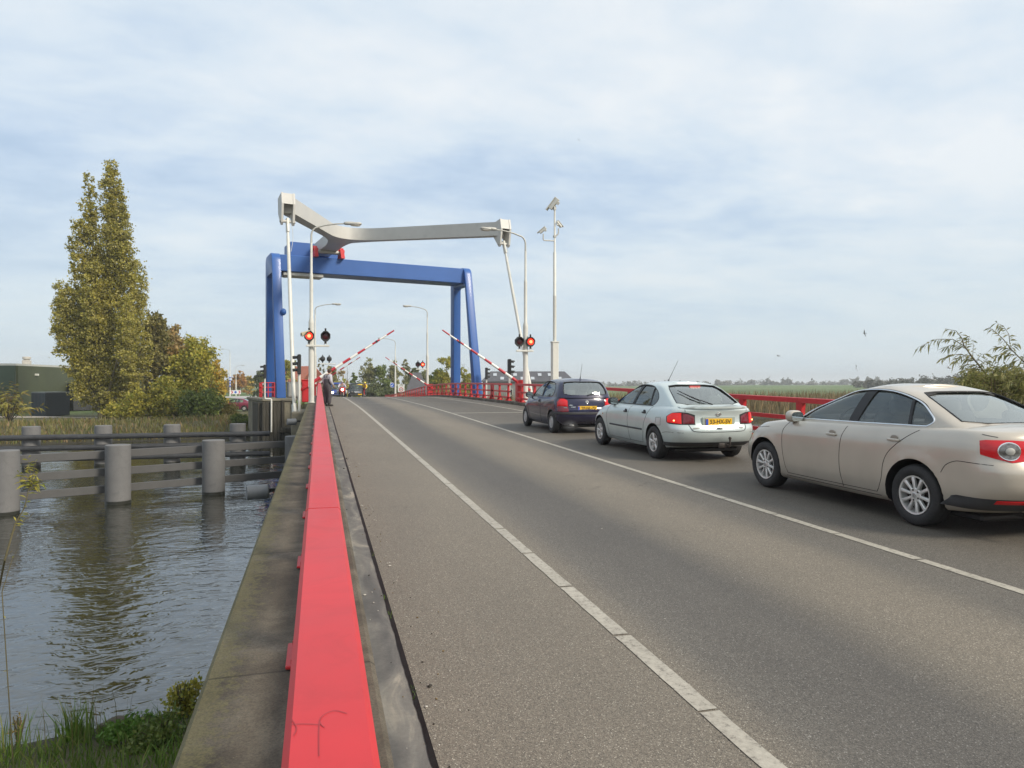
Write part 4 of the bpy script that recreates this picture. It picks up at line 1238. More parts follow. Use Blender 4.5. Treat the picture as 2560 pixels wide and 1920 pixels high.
def car_paint(name, col, metal=.35, rough=.38, fl=.06):
    m, nt, b = nodes_of(name); co = coords(nt)
    f = noise(nt, co, 2.2, 4); f2 = noise(nt, co, 2.5, 2, .5)
    c = ramp(nt, f, [(.3,tuple(x*(1-fl) for x in col)),(.7,tuple(x*(1+fl) for x in col))]).outputs[0]
    sp = N(nt,'ShaderNodeSeparateXYZ'); nt.links.new(co, sp.inputs[0])
    # road film low on the body
    mr = N(nt,'ShaderNodeMapRange'); mr.inputs[1].default_value=.55; mr.inputs[2].default_value=.18; mr.inputs[3].default_value=0; mr.inputs[4].default_value=.55
    nt.links.new(sp.outputs[2], mr.inputs[0])
    ml = N(nt,'ShaderNodeMath', operation='MULTIPLY'); nt.links.new(mr.outputs[0], ml.inputs[0]); nt.links.new(f2, ml.inputs[1])
    c = mixc(nt, ml.outputs[0], c, (.10,.088,.07))
    nt.links.new(c, b.inputs['Base Color']); b.inputs['Metallic'].default_value = metal
    rr = N(nt,'ShaderNodeMapRange'); rr.inputs[3].default_value=rough-.01; rr.inputs[4].default_value=rough+.02; nt.links.new(f, rr.inputs[0]); nt.links.new(rr.outputs[0], b.inputs['Roughness'])
    b.inputs['Coat Weight'].default_value = .65; b.inputs['Coat Roughness'].default_value = .05; b.inputs['Coat IOR'].default_value = 1.45
    return m
GOLD = car_paint('champagne_car_paint',(.49,.445,.375),.30,.30)
SILV = car_paint('silver_green_car_paint',(.53,.60,.59),.34,.29)
NAVY = car_paint('dark_violet_car_paint',(.012,.013,.045),.15,.26)
def road_pitch(y, wb): return math.atan2(zr(y+wb)-zr(y), wb)
QG = 'cars waiting in line at the bridge'
# ---------------------------------------------------------------- champagne saloon
YJ = 6.12
low = dict(yr=[(0,-.86),(.12,-.97),(.3,-1.06),(.5,-1.075),(.57,-1.065),(.63,-1.025),(.75,-1.0),(.93,-1.0),(1,-.97)],
    yf=[(0,3.30),(.15,3.44),(.4,3.50),(.6,3.48),(.8,3.38),(1,3.22)],
    W=[(0,.80),(.05,.85),(.11,.866),(.17,.870),(.22,.880),(.40,.887),(.60,.890),(.76,.887),(.84,.880),(.875,.868),(.93,.846),(.975,.818),(1,.79)],
    zb=[(-1.06,.30),(-.5,.24),(0,.20),(1,.185),(2.2,.185),(2.9,.20),(3.5,.23)],
    zt=[(-1.06,1.005),(-.9,1.025),(-.5,1.03),(0,1.014),(.6,.992),(1.5,.965),(2.1,.945),(2.6,.90),(3.0,.835),(3.3,.74),(3.5,.66)],
    ar=.42, nr=2.9, af=.85, nf=2.3, bow=.028, crown=lambda y: .045 if y<-.2 or y>2.0 else .02, flare=.010)
gh = dict(yr=[(0,-.66),(.3,-.36),(.6,-.06),(.85,.22),(1,.52)], yf=[(0,2.42),(.3,2.07),(.6,1.68),(.85,1.34),(1,1.06)],
    W=[(0,.785),(.25,.745),(.5,.695),(.75,.635),(.9,.582),(1,.50)],
    zb=[(-.7,.985),(0,.975),(1.2,.94),(2.4,.90)], zt=[(-.7,1.22),(-.2,1.33),(.2,1.395),(.6,1.428),(1.0,1.432),(1.4,1.41),(1.9,1.33),(2.4,1.22)],
    ar=.30, nr=3.2, af=.34, nf=3.0, bow=.05, crown=.028, crp=2.2, ntr=14, nts=40)
gh['zt'] = [(-.7,1.425),(3,1.425)]; gh['crown'] = lambda y: max(0,.03*(1-((y-.80)/.95)**2))
sw = curve([(2.02,.985),(1.86,1.095),(1.62,1.215),(1.36,1.315),(1.08,1.372),(.74,1.385),(.44,1.352),(.16,1.27),(-.02,1.165),(-.10,1.085),(-.03,1.03)],4)
jetta = dict(label='champagne four door saloon, nearest of the waiting cars, with round clear tail lamp', group=QG, loc=(6.80,YJ,zr(YJ)+.022), pitch=road_pitch(YJ,2.578), paint=GOLD, wb=2.578, r=.316, Ra=.372,
    low=low, gh=gh, side_window=sw, rear_window=[(0,1.072),(.40,1.078),(.60,1.095),(.57,1.17),(.50,1.32),(.455,1.362),(.3,1.373),(.1,1.376)],
    windscreen=[(.35,1.003),(.61,1.003),(.632,1.034),(.493,1.343),(.3,1.366),(.1,1.370)], ymid=.87, pillar=1.0,
    pillars=[(1.03,.90,.075,.98,1.39),(.19,.27,.018,1.0,1.36)], trim=CHROME, trim_r=.0095, belt=.965,
    seats=[(-.36,.80,.12,1.),(.36,.80,.12,1.),(-.34,-.02,.03,1.05),(.34,-.02,.03,1.05)],
    track=1.53, tw=.205, rim_r=.213, wheel=('spokes',10,.026,.036,0), rim_mat=ALLOY,
    seams=[curve([(2.10,.93),(2.17,.80),(2.16,.55),(2.10,.34),(2.06,.27)],5), curve([(1.02,.955),(1.07,.75),(1.08,.5),(1.04,.30),(1.03,.25)],5),
           curve([(-.02,.99),(.12,.90),(.32,.74),(.40,.60),(.43,.42),(.50,.28)],5), [(2.06,.27),(.50,.275)], [(2.1,.235),(.45,.238)],
           curve([(-.345,.60),(-.40,.68),(-.50,.728),(-.60,.735),(-.86,.728)],4), curve([(-.72,1.005),(-.84,.985)],4), curve([(2.5,.845),(2.9,.80),(3.2,.745)],4)],
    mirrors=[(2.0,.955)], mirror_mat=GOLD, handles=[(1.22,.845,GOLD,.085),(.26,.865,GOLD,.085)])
jt, JL, JG = make_car(jetta)
flat = lambda c: (lambda q: c)
mk = lambda pts: (lambda q: interp(pts,q))
# large tail lamp: red shell with a clear round reflector
patch(JL,.40,.925, mk([(0,.80),(.3,.775),(.55,.758),(.8,.79),(1,.82)]), mk([(0,.945),(.5,.962),(.9,.958),(1,.948)]), .004, LAMPR, 'tail_lamp', jt, n=20, dome=.008)
for sd_ in (-1,1):
    for rad,mt,of in ((.084,CHROME,.016),(.076,LAMPC,.021),(.034,GALV,.030)):
        mb = MB(); rows=[]
        for k in range(7):
            q = k/6; rows.append([(lambda p: Vector((p.x*sd_,p.y,p.z)))(JL.on_arc(.70+rad*1.12*q*math.cos(a), .862+rad*q*math.sin(a), of+.006*(1-q*q))) for a in [2*PI*i/24 for i in range(24)]])
        mb.grid(rows,closed=True); mb.build('reflector', mt, jt, smooth=60)
patch(JL,0.0,1.20, mk([(0,.285),(.6,.285),(1,.285)]), mk([(0,.41),(.6,.41),(.97,.405),(1,.39)]), .003, PLASTIC, 'bumper_insert', jt, n=26, dome=.004)
patch(JL,.52,.78, flat(.36), flat(.40), .008, LAMPR, 'bumper_reflector', jt)
plate(jt, JL, .80, 'XN-40-KT') if False else None
mb = MB(); mb.cyl((-.45,JL.y0+.06,.255),(-.45,JL.y0+.3,.255),.024,n=12); mb.build('exhaust_pipe', BRAKE, jt, smooth=60)
# front corner lamp
patch_f = None
for sd_ in (-1,1):
    mb = MB(); rows=[]
    for i in range(9):
        y = 3.02+.36*i/8; row=[]
        for j in range(5):
            z = .60+.145*(j/4)*(1-.25*(i/8)); p = JL.side(y,z,.006); row.append(Vector((p.x*sd_,p.y,p.z)))
        rows.append(row)
    mb.grid(rows); mb.build('headlamp', LAMPC, jt, smooth=60)
# ---------------------------------------------------------------- pale silver-green hatchback
YN = 12.1
low = dict(yr=[(0,-.72),(.12,-.84),(.32,-.90),(.45,-.905),(.52,-.88),(.58,-.845),(.8,-.83),(.95,-.845),(1,-.80)],
    yf=[(0,3.28),(.15,3.42),(.4,3.50),(.6,3.48),(.8,3.36),(1,3.15)],
    W=[(0,.76),(.08,.80),(.2,.825),(.40,.845),(.58,.857),(.74,.85),(.86,.83),(.94,.80),(1,.74)],
    zb=[(-.92,.28),(-.4,.24),(0,.2),(1,.18),(2.6,.19),(3.5,.22)],
    zt=[(-.92,.955),(-.7,.965),(-.3,.965),(.3,.95),(1.2,.925),(2.1,.90),(2.6,.85),(3.0,.775),(3.3,.68),(3.5,.60)],
    ar=.40, nr=2.7, af=.8, nf=2.2, bow=.04, crown=lambda y: .035, flare=.006)
gh = dict(yr=[(0,-.70),(.3,-.47),(.6,-.22),(.85,.02),(1,.30)], yf=[(0,2.40),(.3,2.03),(.6,1.66),(.85,1.32),(1,1.02)],
    W=[(0,.765),(.25,.725),(.5,.68),(.75,.625),(.9,.575),(1,.49)],
    zb=[(-.8,.935),(0,.93),(2.4,.87)], zt=[(-.8,1.375),(3,1.375)], ar=.26, nr=3.4, af=.32, nf=3.0, bow=.05, crown=lambda y: max(0,.036*(1-((y-.68)/.62)**2)), crp=2.2, nts=40)
sw = curve([(2.02,.935),(1.84,1.05),(1.58,1.175),(1.30,1.275),(1.02,1.325),(.72,1.33),(.44,1.30),(.20,1.215),(.08,1.10),(.12,1.01),(.22,.955)],4)
niss = dict(label='pale silver green five door hatchback between the dark car and the champagne saloon', group=QG, loc=(6.76,YN,zr(YN)+.022), pitch=road_pitch(YN,2.6), paint=SILV, wb=2.6, r=.298, Ra=.345,
    low=low, gh=gh, side_window=sw, rear_window=[(0,1.0),(.45,1.005),(.61,1.03),(.585,1.12),(.53,1.26),(.47,1.325),(.3,1.342),(0,1.345)],
    windscreen=[(0,.97),(.6,.97),(.62,1.0),(.48,1.30),(.3,1.32),(0,1.325)], ymid=.8, pillar=1.0,
    pillars=[(1.10,.93,.05,.93,1.335),(.34,.42,.014,.95,1.31)], trim=BLACK, trim_r=.007, belt=.93,
    seats=[(-.34,.76,.11,1.),(.34,.76,.11,1.),(-.33,-.05,.02,1.05),(.33,-.05,.02,1.05)],
    track=1.50, tw=.19, rim_r=.185, wheel=('spokes',5,.075,.058,0), rim_mat=ALLOY,
    seams=[curve([(2.12,.89),(2.2,.75),(2.18,.5),(2.1,.28)],5), curve([(1.08,.92),(1.12,.7),(1.10,.45),(1.06,.25)],5),
           curve([(.16,.94),(.28,.80),(.38,.62),(.45,.42),(.50,.25)],5), [(2.1,.25),(.5,.25)], curve([(-.33,.50),(-.5,.525),(-.80,.525)],4),
           [(-.10,.62),(-.10,.76),(-.28,.77),(-.28,.63),(-.10,.62)]],
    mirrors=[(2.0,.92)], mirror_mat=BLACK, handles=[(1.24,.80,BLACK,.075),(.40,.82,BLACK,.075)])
nt_, NL, NG = make_car(niss)
zt1 = mk([(0,.835),(.25,.875),(.5,.885),(.75,.87),(1,.80)]); zl1 = mk([(0,.665),(.5,.665),(.9,.675),(1,.70)])
patch(NL,.44,.98, zl1, zt1, .003, BLACK, 'lamp_surround', nt_, n=18, dome=.004)
for sides in ((-1,),(1,)):
    patch(NL,.455,.655, mk([(0,.69),(1,.68)]), mk([(0,.80),(.5,.845),(1,.868)]), .010, LAMPD, 'tail_lamp', nt_, sides=sides, n=10)
    o = patch(NL,.675,.945, mk([(0,.68),(1,.70)]), mk([(0,.872),(.6,.865),(1,.80)]), .010, LAMPRL, 'brake_lamp', nt_, sides=sides, n=12)[0]
    mb = MB(); p = NL.on_arc(.80,.735,.02); mb.sup((p.x*sides[0],p.y,p.z),(.014,.014,.012)); mb.build('bulb', LAMPRH, o, smooth=60)
plate(nt_, NL, .715, '53-HX-SV')
mb = MB(); p = NL.rear(0,.715,.003); mb.box((0,p.y,.715),(.64,.012,.165),0,None,.004); mb.build('plate_panel', paint('plate_recess',(.28,.32,.29),.5), nt_)
mb = MB(); p = NL.rear(0,.845,.006); pts=[Vector((.042*math.cos(a),p.y,.845+.032*math.sin(a))) for a in [2*PI*i/20 for i in range(20)]]; mb.tube(pts,.006,6,closed=True); mb.box((0,p.y,.845),(.115,.008,.014)); mb.build('badge', CHROME, nt_)
mb = MB(); p = NL.rear(0,.61,.012); mb.sup((0,p.y,.612),(.062,.02,.016),.7); mb.build('boot_handle', CHROME, nt_, smooth=60)
for x,w in ((-.44,.13),(.42,.09)):
    mb = MB(); p = NL.rear(x,.61,.004); mb.box((x,p.y,.61),(w,.006,.018)); mb.build('model_lettering', GALV, nt_)
# lid outline and spoiler
for sd_ in (-1,1):
    mb = MB(); pts = [NL.rear(x*sd_,z,.0) for x,z in curve([(.60,.885),(.605,.93)],3)]; mb.tube(pts,.004,6)
    pts = [NL.rear(x*sd_,z,.002) for x,z in curve([(.555,.665),(.53,.60),(.49,.56),(.40,.548),(.2,.543),(0,.542)],4)]; mb.tube(pts,.0045,6); mb.build('panel_gap', SEAM, nt_, smooth=50)
mb = MB(); rows=[]
for i in range(25):
    x = -.66+1.32*i/24; q = 1-(abs(x)/.66)**2.6; rows.append([NL.rear(x,.925,.0)+Vector((0,.02,0)), NL.rear(x,.945,0)+Vector((0,-.008-.05*q,.004)), NL.rear(x,.952,0)+Vector((0,-.012-.058*q,.020+.012*q)), NL.rear(x,.955,0)+Vector((0,.10,.028+.02*q))])
mb.grid(rows); mb.build('spoiler', SILV, nt_, smooth=60)
patch(NL,0.,1.08, flat(.27), mk([(0,.355),(.6,.355),(1,.34)]), .003, PLASTIC, 'bumper_insert', nt_, n=24, dome=.004)
ribbon(NL, [(2.02,.50),(.48,.50)], .019, PLASTIC, 'door_moulding', nt_, off=-.004)
patch_y = None
mb = MB(); mb.bar((.12,NL.y0+.05,.30),(.12,NL.y0-.10,.30),.05,.05,bev=.01); mb.tube([(.12,NL.y0-.08,.30),(.12,NL.y0-.13,.32),(.12,NL.y0-.13,.42)],.016,8); mb.sup((.12,NL.y0-.13,.44),(.027,.027,.027)); mb.box((.02,NL.y0-.06,.31),(.16,.04,.09),0,None,.01); mb.build('tow_bar', paint('rusty_steel',(.05,.042,.036),.7,.3,.3,9), nt_, smooth=45)
# wiper, aerial, high brake lamp, side repeater
def rearw(G,x,z,off): return G.rear(x,z,off)
mb = MB(); a,b_,c_ = rearw(NG,.03,1.005,.02), rearw(NG,-.20,1.10,.03), rearw(NG,-.36,1.205,.03); mb.tube([a,b_,rearw(NG,-.27,1.145,.035)],[.012,.008,.006],6); mb.tube([rearw(NG,-.16,1.055,.022),rearw(NG,-.285,1.14,.03),rearw(NG,-.42,1.245,.022)],[.006,.012,.006],6); mb.build('rear_wiper', BLACK, nt_, smooth=50)
mb = MB(); mb.tube([(-.02,1.02,1.40),(-.02,.62,1.80)],[.006,.003],6); mb.tube([(-.02,1.03,1.39),(-.02,.97,1.45)],[.014,.008],6); mb.build('aerial', BLACK, nt_, smooth=50)
mb = MB(); p = NG.rear(.04,1.315,-.03); mb.box((.04,p.y,p.z),(.22,.03,.03)); mb.build('high_brake_lamp', paint('high_lamp',(.5,.10,.10),.3), nt_)
for sd_ in (-1,1):
    mb = MB(); p = NL.side(2.42,.69,.003); mb.sup((p.x*sd_,p.y,p.z),(.010,.022,.014)); mb.build('side_repeater', AMBER, nt_, smooth=60)
# ---------------------------------------------------------------- small dark hatchback
YC = 17.85
low = dict(yr=[(0,-.46),(.12,-.54),(.32,-.60),(.50,-.60),(.56,-.565),(.8,-.545),(1,-.50)],
    yf=[(0,2.95),(.2,3.08),(.45,3.13),(.7,3.05),(1,2.82)],
    W=[(0,.71),(.08,.75),(.22,.78),(.45,.80),(.62,.805),(.78,.798),(.90,.775),(1,.735)],
    zb=[(-.62,.27),(-.2,.22),(0,.2),(1,.18),(2.4,.19),(3.1,.22)],
    zt=[(-.62,.955),(-.2,.955),(.6,.925),(1.6,.89),(2.1,.87),(2.5,.81),(2.8,.73),(3.1,.62)],
    ar=.34, nr=2.5, af=.75, nf=2.1, bow=.045, crown=.035, flare=.012)
gh = dict(yr=[(0,-.545),(.3,-.50),(.6,-.41),(.85,-.28),(1,-.05)], yf=[(0,2.30),(.3,1.98),(.6,1.62),(.85,1.28),(1,.98)],
    W=[(0,.745),(.25,.715),(.5,.68),(.75,.625),(.9,.575),(1,.48)],
    zb=[(-.6,.925),(0,.92),(2.3,.84)], zt=[(-.6,1.375),(3,1.375)], ar=.30, nr=2.6, af=.32, nf=2.8, bow=.04, crown=lambda y: max(0,.04*(1-((y-.5)/.7)**2)), crp=2.2, nts=36)
sw = curve([(1.92,.90),(1.74,1.04),(1.48,1.18),(1.2,1.285),(.9,1.33),(.55,1.325),(.25,1.295),(.06,1.22),(-.01,1.09),(.03,.99),(.14,.945)],4)
corsa = dict(label='small dark violet three door hatchback, first of the waiting cars', group=QG, loc=(6.62,YC,zr(YC)+.022), pitch=road_pitch(YC,2.443), paint=NAVY, wb=2.443, r=.281, Ra=.325,
    low=low, gh=gh, side_window=sw, rear_window=[(0,.985),(.42,.99),(.575,1.02),(.585,1.08),(.545,1.24),(.50,1.315),(.3,1.332),(0,1.335)],
    windscreen=[(0,.95),(.58,.95),(.60,.98),(.46,1.30),(.3,1.325),(0,1.33)], ymid=.7, pillar=.95,
    pillars=[(.98,.86,.045,.93,1.345)], trim=BLACK, trim_r=.007, belt=.925,
    seats=[(-.33,.65,.11,1.),(.33,.65,.11,1.),(-.3,-.06,.0,1.),(.3,-.06,.0,1.)],
    track=1.41, tw=.165, rim_r=.170, wheel=('cover',7), rim_mat=COVER,
    seams=[curve([(2.05,.86),(2.1,.7),(2.06,.45),(2.0,.26)],5), curve([(.92,.92),(.92,.6),(.90,.25)],5), [(2.0,.25),(.9,.25)]],
    mirrors=[(1.9,.88)], mirror_mat=BLACK, handles=[(1.02,.79,BLACK,.06)])
ct, CL_, CG = make_car(corsa)
patch(CL_,.50,.80, mk([(0,.575),(.5,.56),(1,.585)]), mk([(0,.86),(.25,.92),(.5,.935),(.8,.90),(1,.82)]), .006, LAMPD, 'tail_lamp', ct, n=12, dome=.012)
patch(CL_,.515,.78, flat(.70), mk([(0,.85),(.3,.90),(.6,.905),(1,.81)]), .014, LAMPR, 'tail_lens', ct, n=10, dome=.010)
patch(CL_,.53,.62, flat(.645), flat(.69), .015, LAMPC, 'reversing_lamp', ct, n=6, dome=.006)
patch(CL_,0.,1.02, mk([(0,.50),(1,.50)]), flat(.558), .004, PLASTIC, 'bumper_strip', ct, n=20, dome=.006)
plate(ct, CL_, .655, 'TP-NL-73')
mb = MB(); p = CL_.rear(0,.82,.006); pts=[Vector((.038*math.cos(a),p.y,.82+.038*math.sin(a))) for a in [2*PI*i/20 for i in range(20)]]; mb.tube(pts,.007,6,closed=True); mb.box((0,p.y-.004,.82),(.085,.006,.016),0,Euler((0,R(20),0)).to_matrix()); mb.sup((0,p.y-.006,.765),(.014,.008,.018)); mb.build('badge', CHROME, ct)
for x,z,w in ((-.42,.735,.10),(-.36,.69,.14)):
    mb = MB(); p = CL_.rear(x,z,.004); mb.box((x,p.y,z),(w,.006,.014)); mb.build('model_lettering', CHROME, ct)
mb = MB(); mb.tube([CG.rear(.02,.985,.02),CG.rear(.10,1.02,.035),CG.rear(.28,1.03,.03),CG.rear(.44,1.01,.02)],[.014,.010,.009,.006],6); mb.build('rear_wiper', BLACK, ct, smooth=50)
mb = MB(); mb.tube([(.02,.02,1.40),(.02,-.12,1.80)],[.007,.003],6); mb.tube([(.02,.03,1.38),(.02,-.0,1.47)],[.018,.009],6); mb.build('aerial', BLACK, ct, smooth=50)
mb = MB(); mb.cyl((-.40,CL_.y0-.02,.23),(-.40,CL_.y0+.2,.23),.022,n=10); mb.build('exhaust_pipe', GALV, ct)

# exhaust vapour behind the dark hatchback
vb = MB(); vb.sup((0,0,0),(.22,.34,.17),1.,nu=20,nv=12); m = bpy.data.materials.new('exhaust_vapour'); m.use_nodes = True
nt = m.node_tree; nt.nodes.remove(nt.nodes['Principled BSDF']); pv = N(nt,'ShaderNodeVolumePrincipled'); pv.inputs['Color'].default_value=(.9,.9,.92,1)
co = coords(nt); gr_ = N(nt,'ShaderNodeTexGradient'); gr_.gradient_type='SPHERICAL'; nt.links.new(coords(nt,(4.6,3.0,6.0)), gr_.inputs[0])
nn_ = noise(nt, co, 7, 4); mm_ = N(nt,'ShaderNodeMath', operation='MULTIPLY'); nt.links.new(gr_.outputs['Fac'], mm_.inputs[0]); nt.links.new(nn_, mm_.inputs[1])
m3 = N(nt,'ShaderNodeMath', operation='MULTIPLY'); nt.links.new(mm_.outputs[0], m3.inputs[0]); m3.inputs[1].default_value = 1.1
nt.links.new(m3.outputs[0], pv.inputs['Density']); nt.links.new(pv.outputs[0], nt.nodes['Material Output'].inputs['Volume'])
vo_ = vb.build('exhaust_smoke', m, smooth=60); vo_.location = (6.10,YC-.75,zr(YC)+.24); tag(vo_, kind='stuff')
# ================================================================== vegetation
RV = Vector((CT,-ST,0)); DV = Vector((ST,CT,0))
def foliage(name, blobs, n, size, mat, parent, seed, asp=1.7, clump=.20, per=26, lo=.45, droop=0., flat=0.):
    """n leaves in loose clumps through the volume of the blobs (cx,cy,cz,rx,ry,rz)"""
    rg = np.random.default_rng(seed)
    B = np.array(blobs,float); w = (B[:,3]*B[:,4]*B[:,5])**.66; w /= w.sum()
    nc = max(1,n//per)
    bi = rg.choice(len(B), nc, p=w)
    d = rg.normal(size=(nc,3)); d /= np.linalg.norm(d,axis=1)[:,None]
    rr = lo+(1-lo)*rg.random(nc)**.7
    rr *= 1+.10*rg.normal(size=nc)
    C = B[bi,:3]+d*B[bi,3:]*rr[:,None]
    cs = clump*B[bi,3:].min(axis=1)*(.6+.8*rg.random(nc))
    ci = np.repeat(np.arange(nc), per)
    k = len(ci)
    P = C[ci]+rg.normal(size=(k,3))*cs[ci][:,None]*np.array([1,1,.9])
    a = rg.normal(size=(k,3)); a[:,2] = a[:,2]*(1-flat)-droop; a /= np.linalg.norm(a,axis=1)[:,None]
    b = np.cross(a, rg.normal(size=(k,3))); b /= np.linalg.norm(b,axis=1)[:,None]
    s = size*(.6+.8*rg.random(k))[:,None]
    a *= s*.5; b *= s*.5/asp
    nrm = np.cross(a,b); nrm /= np.linalg.norm(nrm,axis=1)[:,None]
    V = np.stack([P-a, P+b+nrm*s*.08, P+a, P-b+nrm*s*.08],axis=1).reshape(-1,3)
    me = bpy.data.meshes.new(name)
    me.vertices.add(4*k); me.vertices.foreach_set('co', V.ravel())
    me.loops.add(4*k); me.loops.foreach_set('vertex_index', np.arange(4*k))
    me.polygons.add(k); me.polygons.foreach_set('loop_start', np.arange(0,4*k,4))
    me.update(calc_edges=True); me.materials.append(mat)
    o = bpy.data.objects.new(name, me); COL.objects.link(o)
    if parent is not None: o.parent = parent
    return o
BARK = paint('bark',(.085,.070,.052),.9,0,.35,3,fine=.5)
BARKG = paint('green_bark',(.12,.105,.055),.85,0,.3,3)
LM = dict(
  poplar=leaf_mat('poplar_leaves',[(.20,.20,.036),(.35,.32,.055),(.45,.39,.08),(.26,.27,.06),(.57,.51,.20),(.37,.35,.13)],.44),
  olive=leaf_mat('olive_leaves',[(.15,.15,.045),(.22,.20,.065),(.28,.24,.085),(.18,.18,.055)],.36),
  rust=leaf_mat('rust_leaves',[(.32,.20,.08),(.40,.28,.11),(.27,.21,.07),(.44,.34,.17),(.25,.25,.08)],.40),
  gold=leaf_mat('golden_leaves',[(.499,.354,.052),(.666,.458,.083),(.354,.291,.052),(.229,.250,.052)],.4),
  yg=leaf_mat('yellow_green_leaves',[(.236,.271,.047),(.378,.366,.066),(.520,.437,.082),(.177,.213,.043)],.4),
  green=leaf_mat('green_leaves',[(.085,.134,.031),(.134,.194,.043),(.194,.231,.054),(.109,.146,.039)],.3),
  dark=leaf_mat('dark_leaves',[(.071,.095,.037),(.106,.138,.053),(.143,.161,.066),(.095,.109,.048)],.25),
  pale=leaf_mat('pale_willow_leaves',[(.191,.208,.088),(.271,.271,.120),(.334,.319,.160),(.160,.184,.079)],.35),
  orange=leaf_mat('orange_leaves',[(.429,.195,.033),(.520,.273,.046),(.338,.156,.039),(.286,.208,.046)],.4),
  willow=leaf_mat('willow_leaves',[(.149,.171,.053),(.223,.231,.082),(.297,.275,.112),(.104,.127,.042)],.4),
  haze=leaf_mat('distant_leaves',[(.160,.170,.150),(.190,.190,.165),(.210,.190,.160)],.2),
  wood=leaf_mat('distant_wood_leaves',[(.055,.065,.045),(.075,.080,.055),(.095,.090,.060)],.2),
)
def trunk(parent, h, r, lean=(0,0), limbs=5, seed=1, spread=.35, mat=None):
    random.seed(seed); mb = MB()
    pts = [Vector((lean[0]*t*t,lean[1]*t*t,h*t-.25)) for t in (0,.15,.35,.6,.8,1)]
    mb.tube(pts,[r*1.25,r,r*.85,r*.6,r*.38,r*.12],9)
    for i in range(limbs):
        t = .18+.65*i/limbs; a = random.uniform(0,2*PI); L = h*spread*(1.1-t)
        p = Vector((lean[0]*t*t,lean[1]*t*t,h*t-.25)); d = Vector((math.cos(a),math.sin(a),.9))
        q1 = p+d*L*.5; q2 = p+Vector((d.x*.85,d.y*.85,1.25))*L
        mb.tube([p,q1,q2],[r*.4*(1.1-t),r*.25*(1.1-t),r*.06],6)
    return mb.build('trunk', mat or BARK, parent, smooth=60)
def tree_px(name, label, px, ytop, hw, yc, mat, n, size, seed, shape='round', group=None, cat='tree', low=.0, bare=0):
    """a tree standing at camera depth yc, its crown hw pixels of the photograph to either side"""
    p = ray(px,960,yc); gz = zg(p.x,p.y)
    H = EYE+(960-ytop)/F*yc-gz; w = hw/F*yc
    t = thing(name,label,cat,(p.x,p.y,gz),0,group)
    random.seed(seed); bl = []
    k = {'round':9,'bush':7,'cone':8,'column':7,'wispy':11}[shape]
    for i in range(k):
        if shape == 'round':
            a = random.uniform(0,2*PI); q = random.uniform(.15,.62); zc_ = H*random.uniform(.42,.80); r = w*random.uniform(.36,.55)
            f = 1-.5*abs(zc_/H-.58)/.3
            bl.append((w*q*math.cos(a)*f,w*q*math.sin(a)*f,zc_,r,r,min(H*.20,r*1.05)))
        elif shape == 'bush':
            a = random.uniform(0,2*PI); q = random.uniform(.1,.65); r = w*random.uniform(.34,.55); hz = H*random.uniform(.25,.5)*(1.1-q*.6)
            bl.append((w*q*math.cos(a),w*q*math.sin(a),hz,r,r,min(H-hz,hz)))
        elif shape == 'cone':
            t_ = (i+.5)/k; r = w*(1-t_)*.85+.05*w; bl.append((random.uniform(-.1,.1)*w,random.uniform(-.1,.1)*w,H*(.1+.86*t_),r,r,H*.11))
        elif shape == 'column':
            t_ = (i+.5)/k; r = w*(.55+.45*math.sin(PI*min(1,t_*1.15))); bl.append((random.uniform(-.2,.2)*w,random.uniform(-.2,.2)*w,H*(.08+.84*t_),r,r,H*.12))
        else:
            a = random.uniform(0,2*PI); q = random.uniform(.2,.75); zc_ = H*random.uniform(.3,.86); r = w*random.uniform(.22,.38)
            bl.append((w*q*math.cos(a),w*q*math.sin(a),zc_,r,r,r*random.uniform(.9,1.6)))
    if shape == 'round': bl.append((0,0,H*.80,w*.45,w*.45,H*.20)); bl.append((0,0,H*.45,w*.7,w*.7,H*.22))
    if low: bl.append((0,0,H*.18,w*low,w*low,H*.18))
    foliage('crown', bl, n, size, mat, t, seed, lo=.35)
    trunk(t, H*.92, max(.05,w*.055), limbs=7+bare, seed=seed, spread=.42)
    return t
# ---- the tall poplar: upswept plumes traced in its silhouette, spread in depth
PS = 64/F/2.304
pb = ray(256,960,64); gz = zg(pb.x,pb.y)
pop = thing('poplar_tree','tall two pointed poplar standing on the far bank left of the bridge','tree',(pb.x,pb.y,gz))
pl = [(508,140,540,52),(632,55,500,60),(656,120,560,62),(535,300,820,62),(690,300,800,74),(478,400,740,46),(745,480,830,58),(640,420,900,80),(560,560,1080,80),(720,620,1080,88),(480,600,900,52),
      (390,760,1150,56),(450,770,1250,66),(362,850,1090,38),(520,800,1400,76),(600,800,1480,86),(700,820,1450,82),(785,840,1300,62),(832,1040,1290,40),(470,1130,1450,58),(430,800,1280,66),(500,880,1420,84),(640,740,1320,92),(700,980,1450,84),(590,640,1100,60),(560,1180,1510,66),(660,1180,1520,78),(765,1180,1480,74)]
random.seed(12); bl = []; stems = MB()
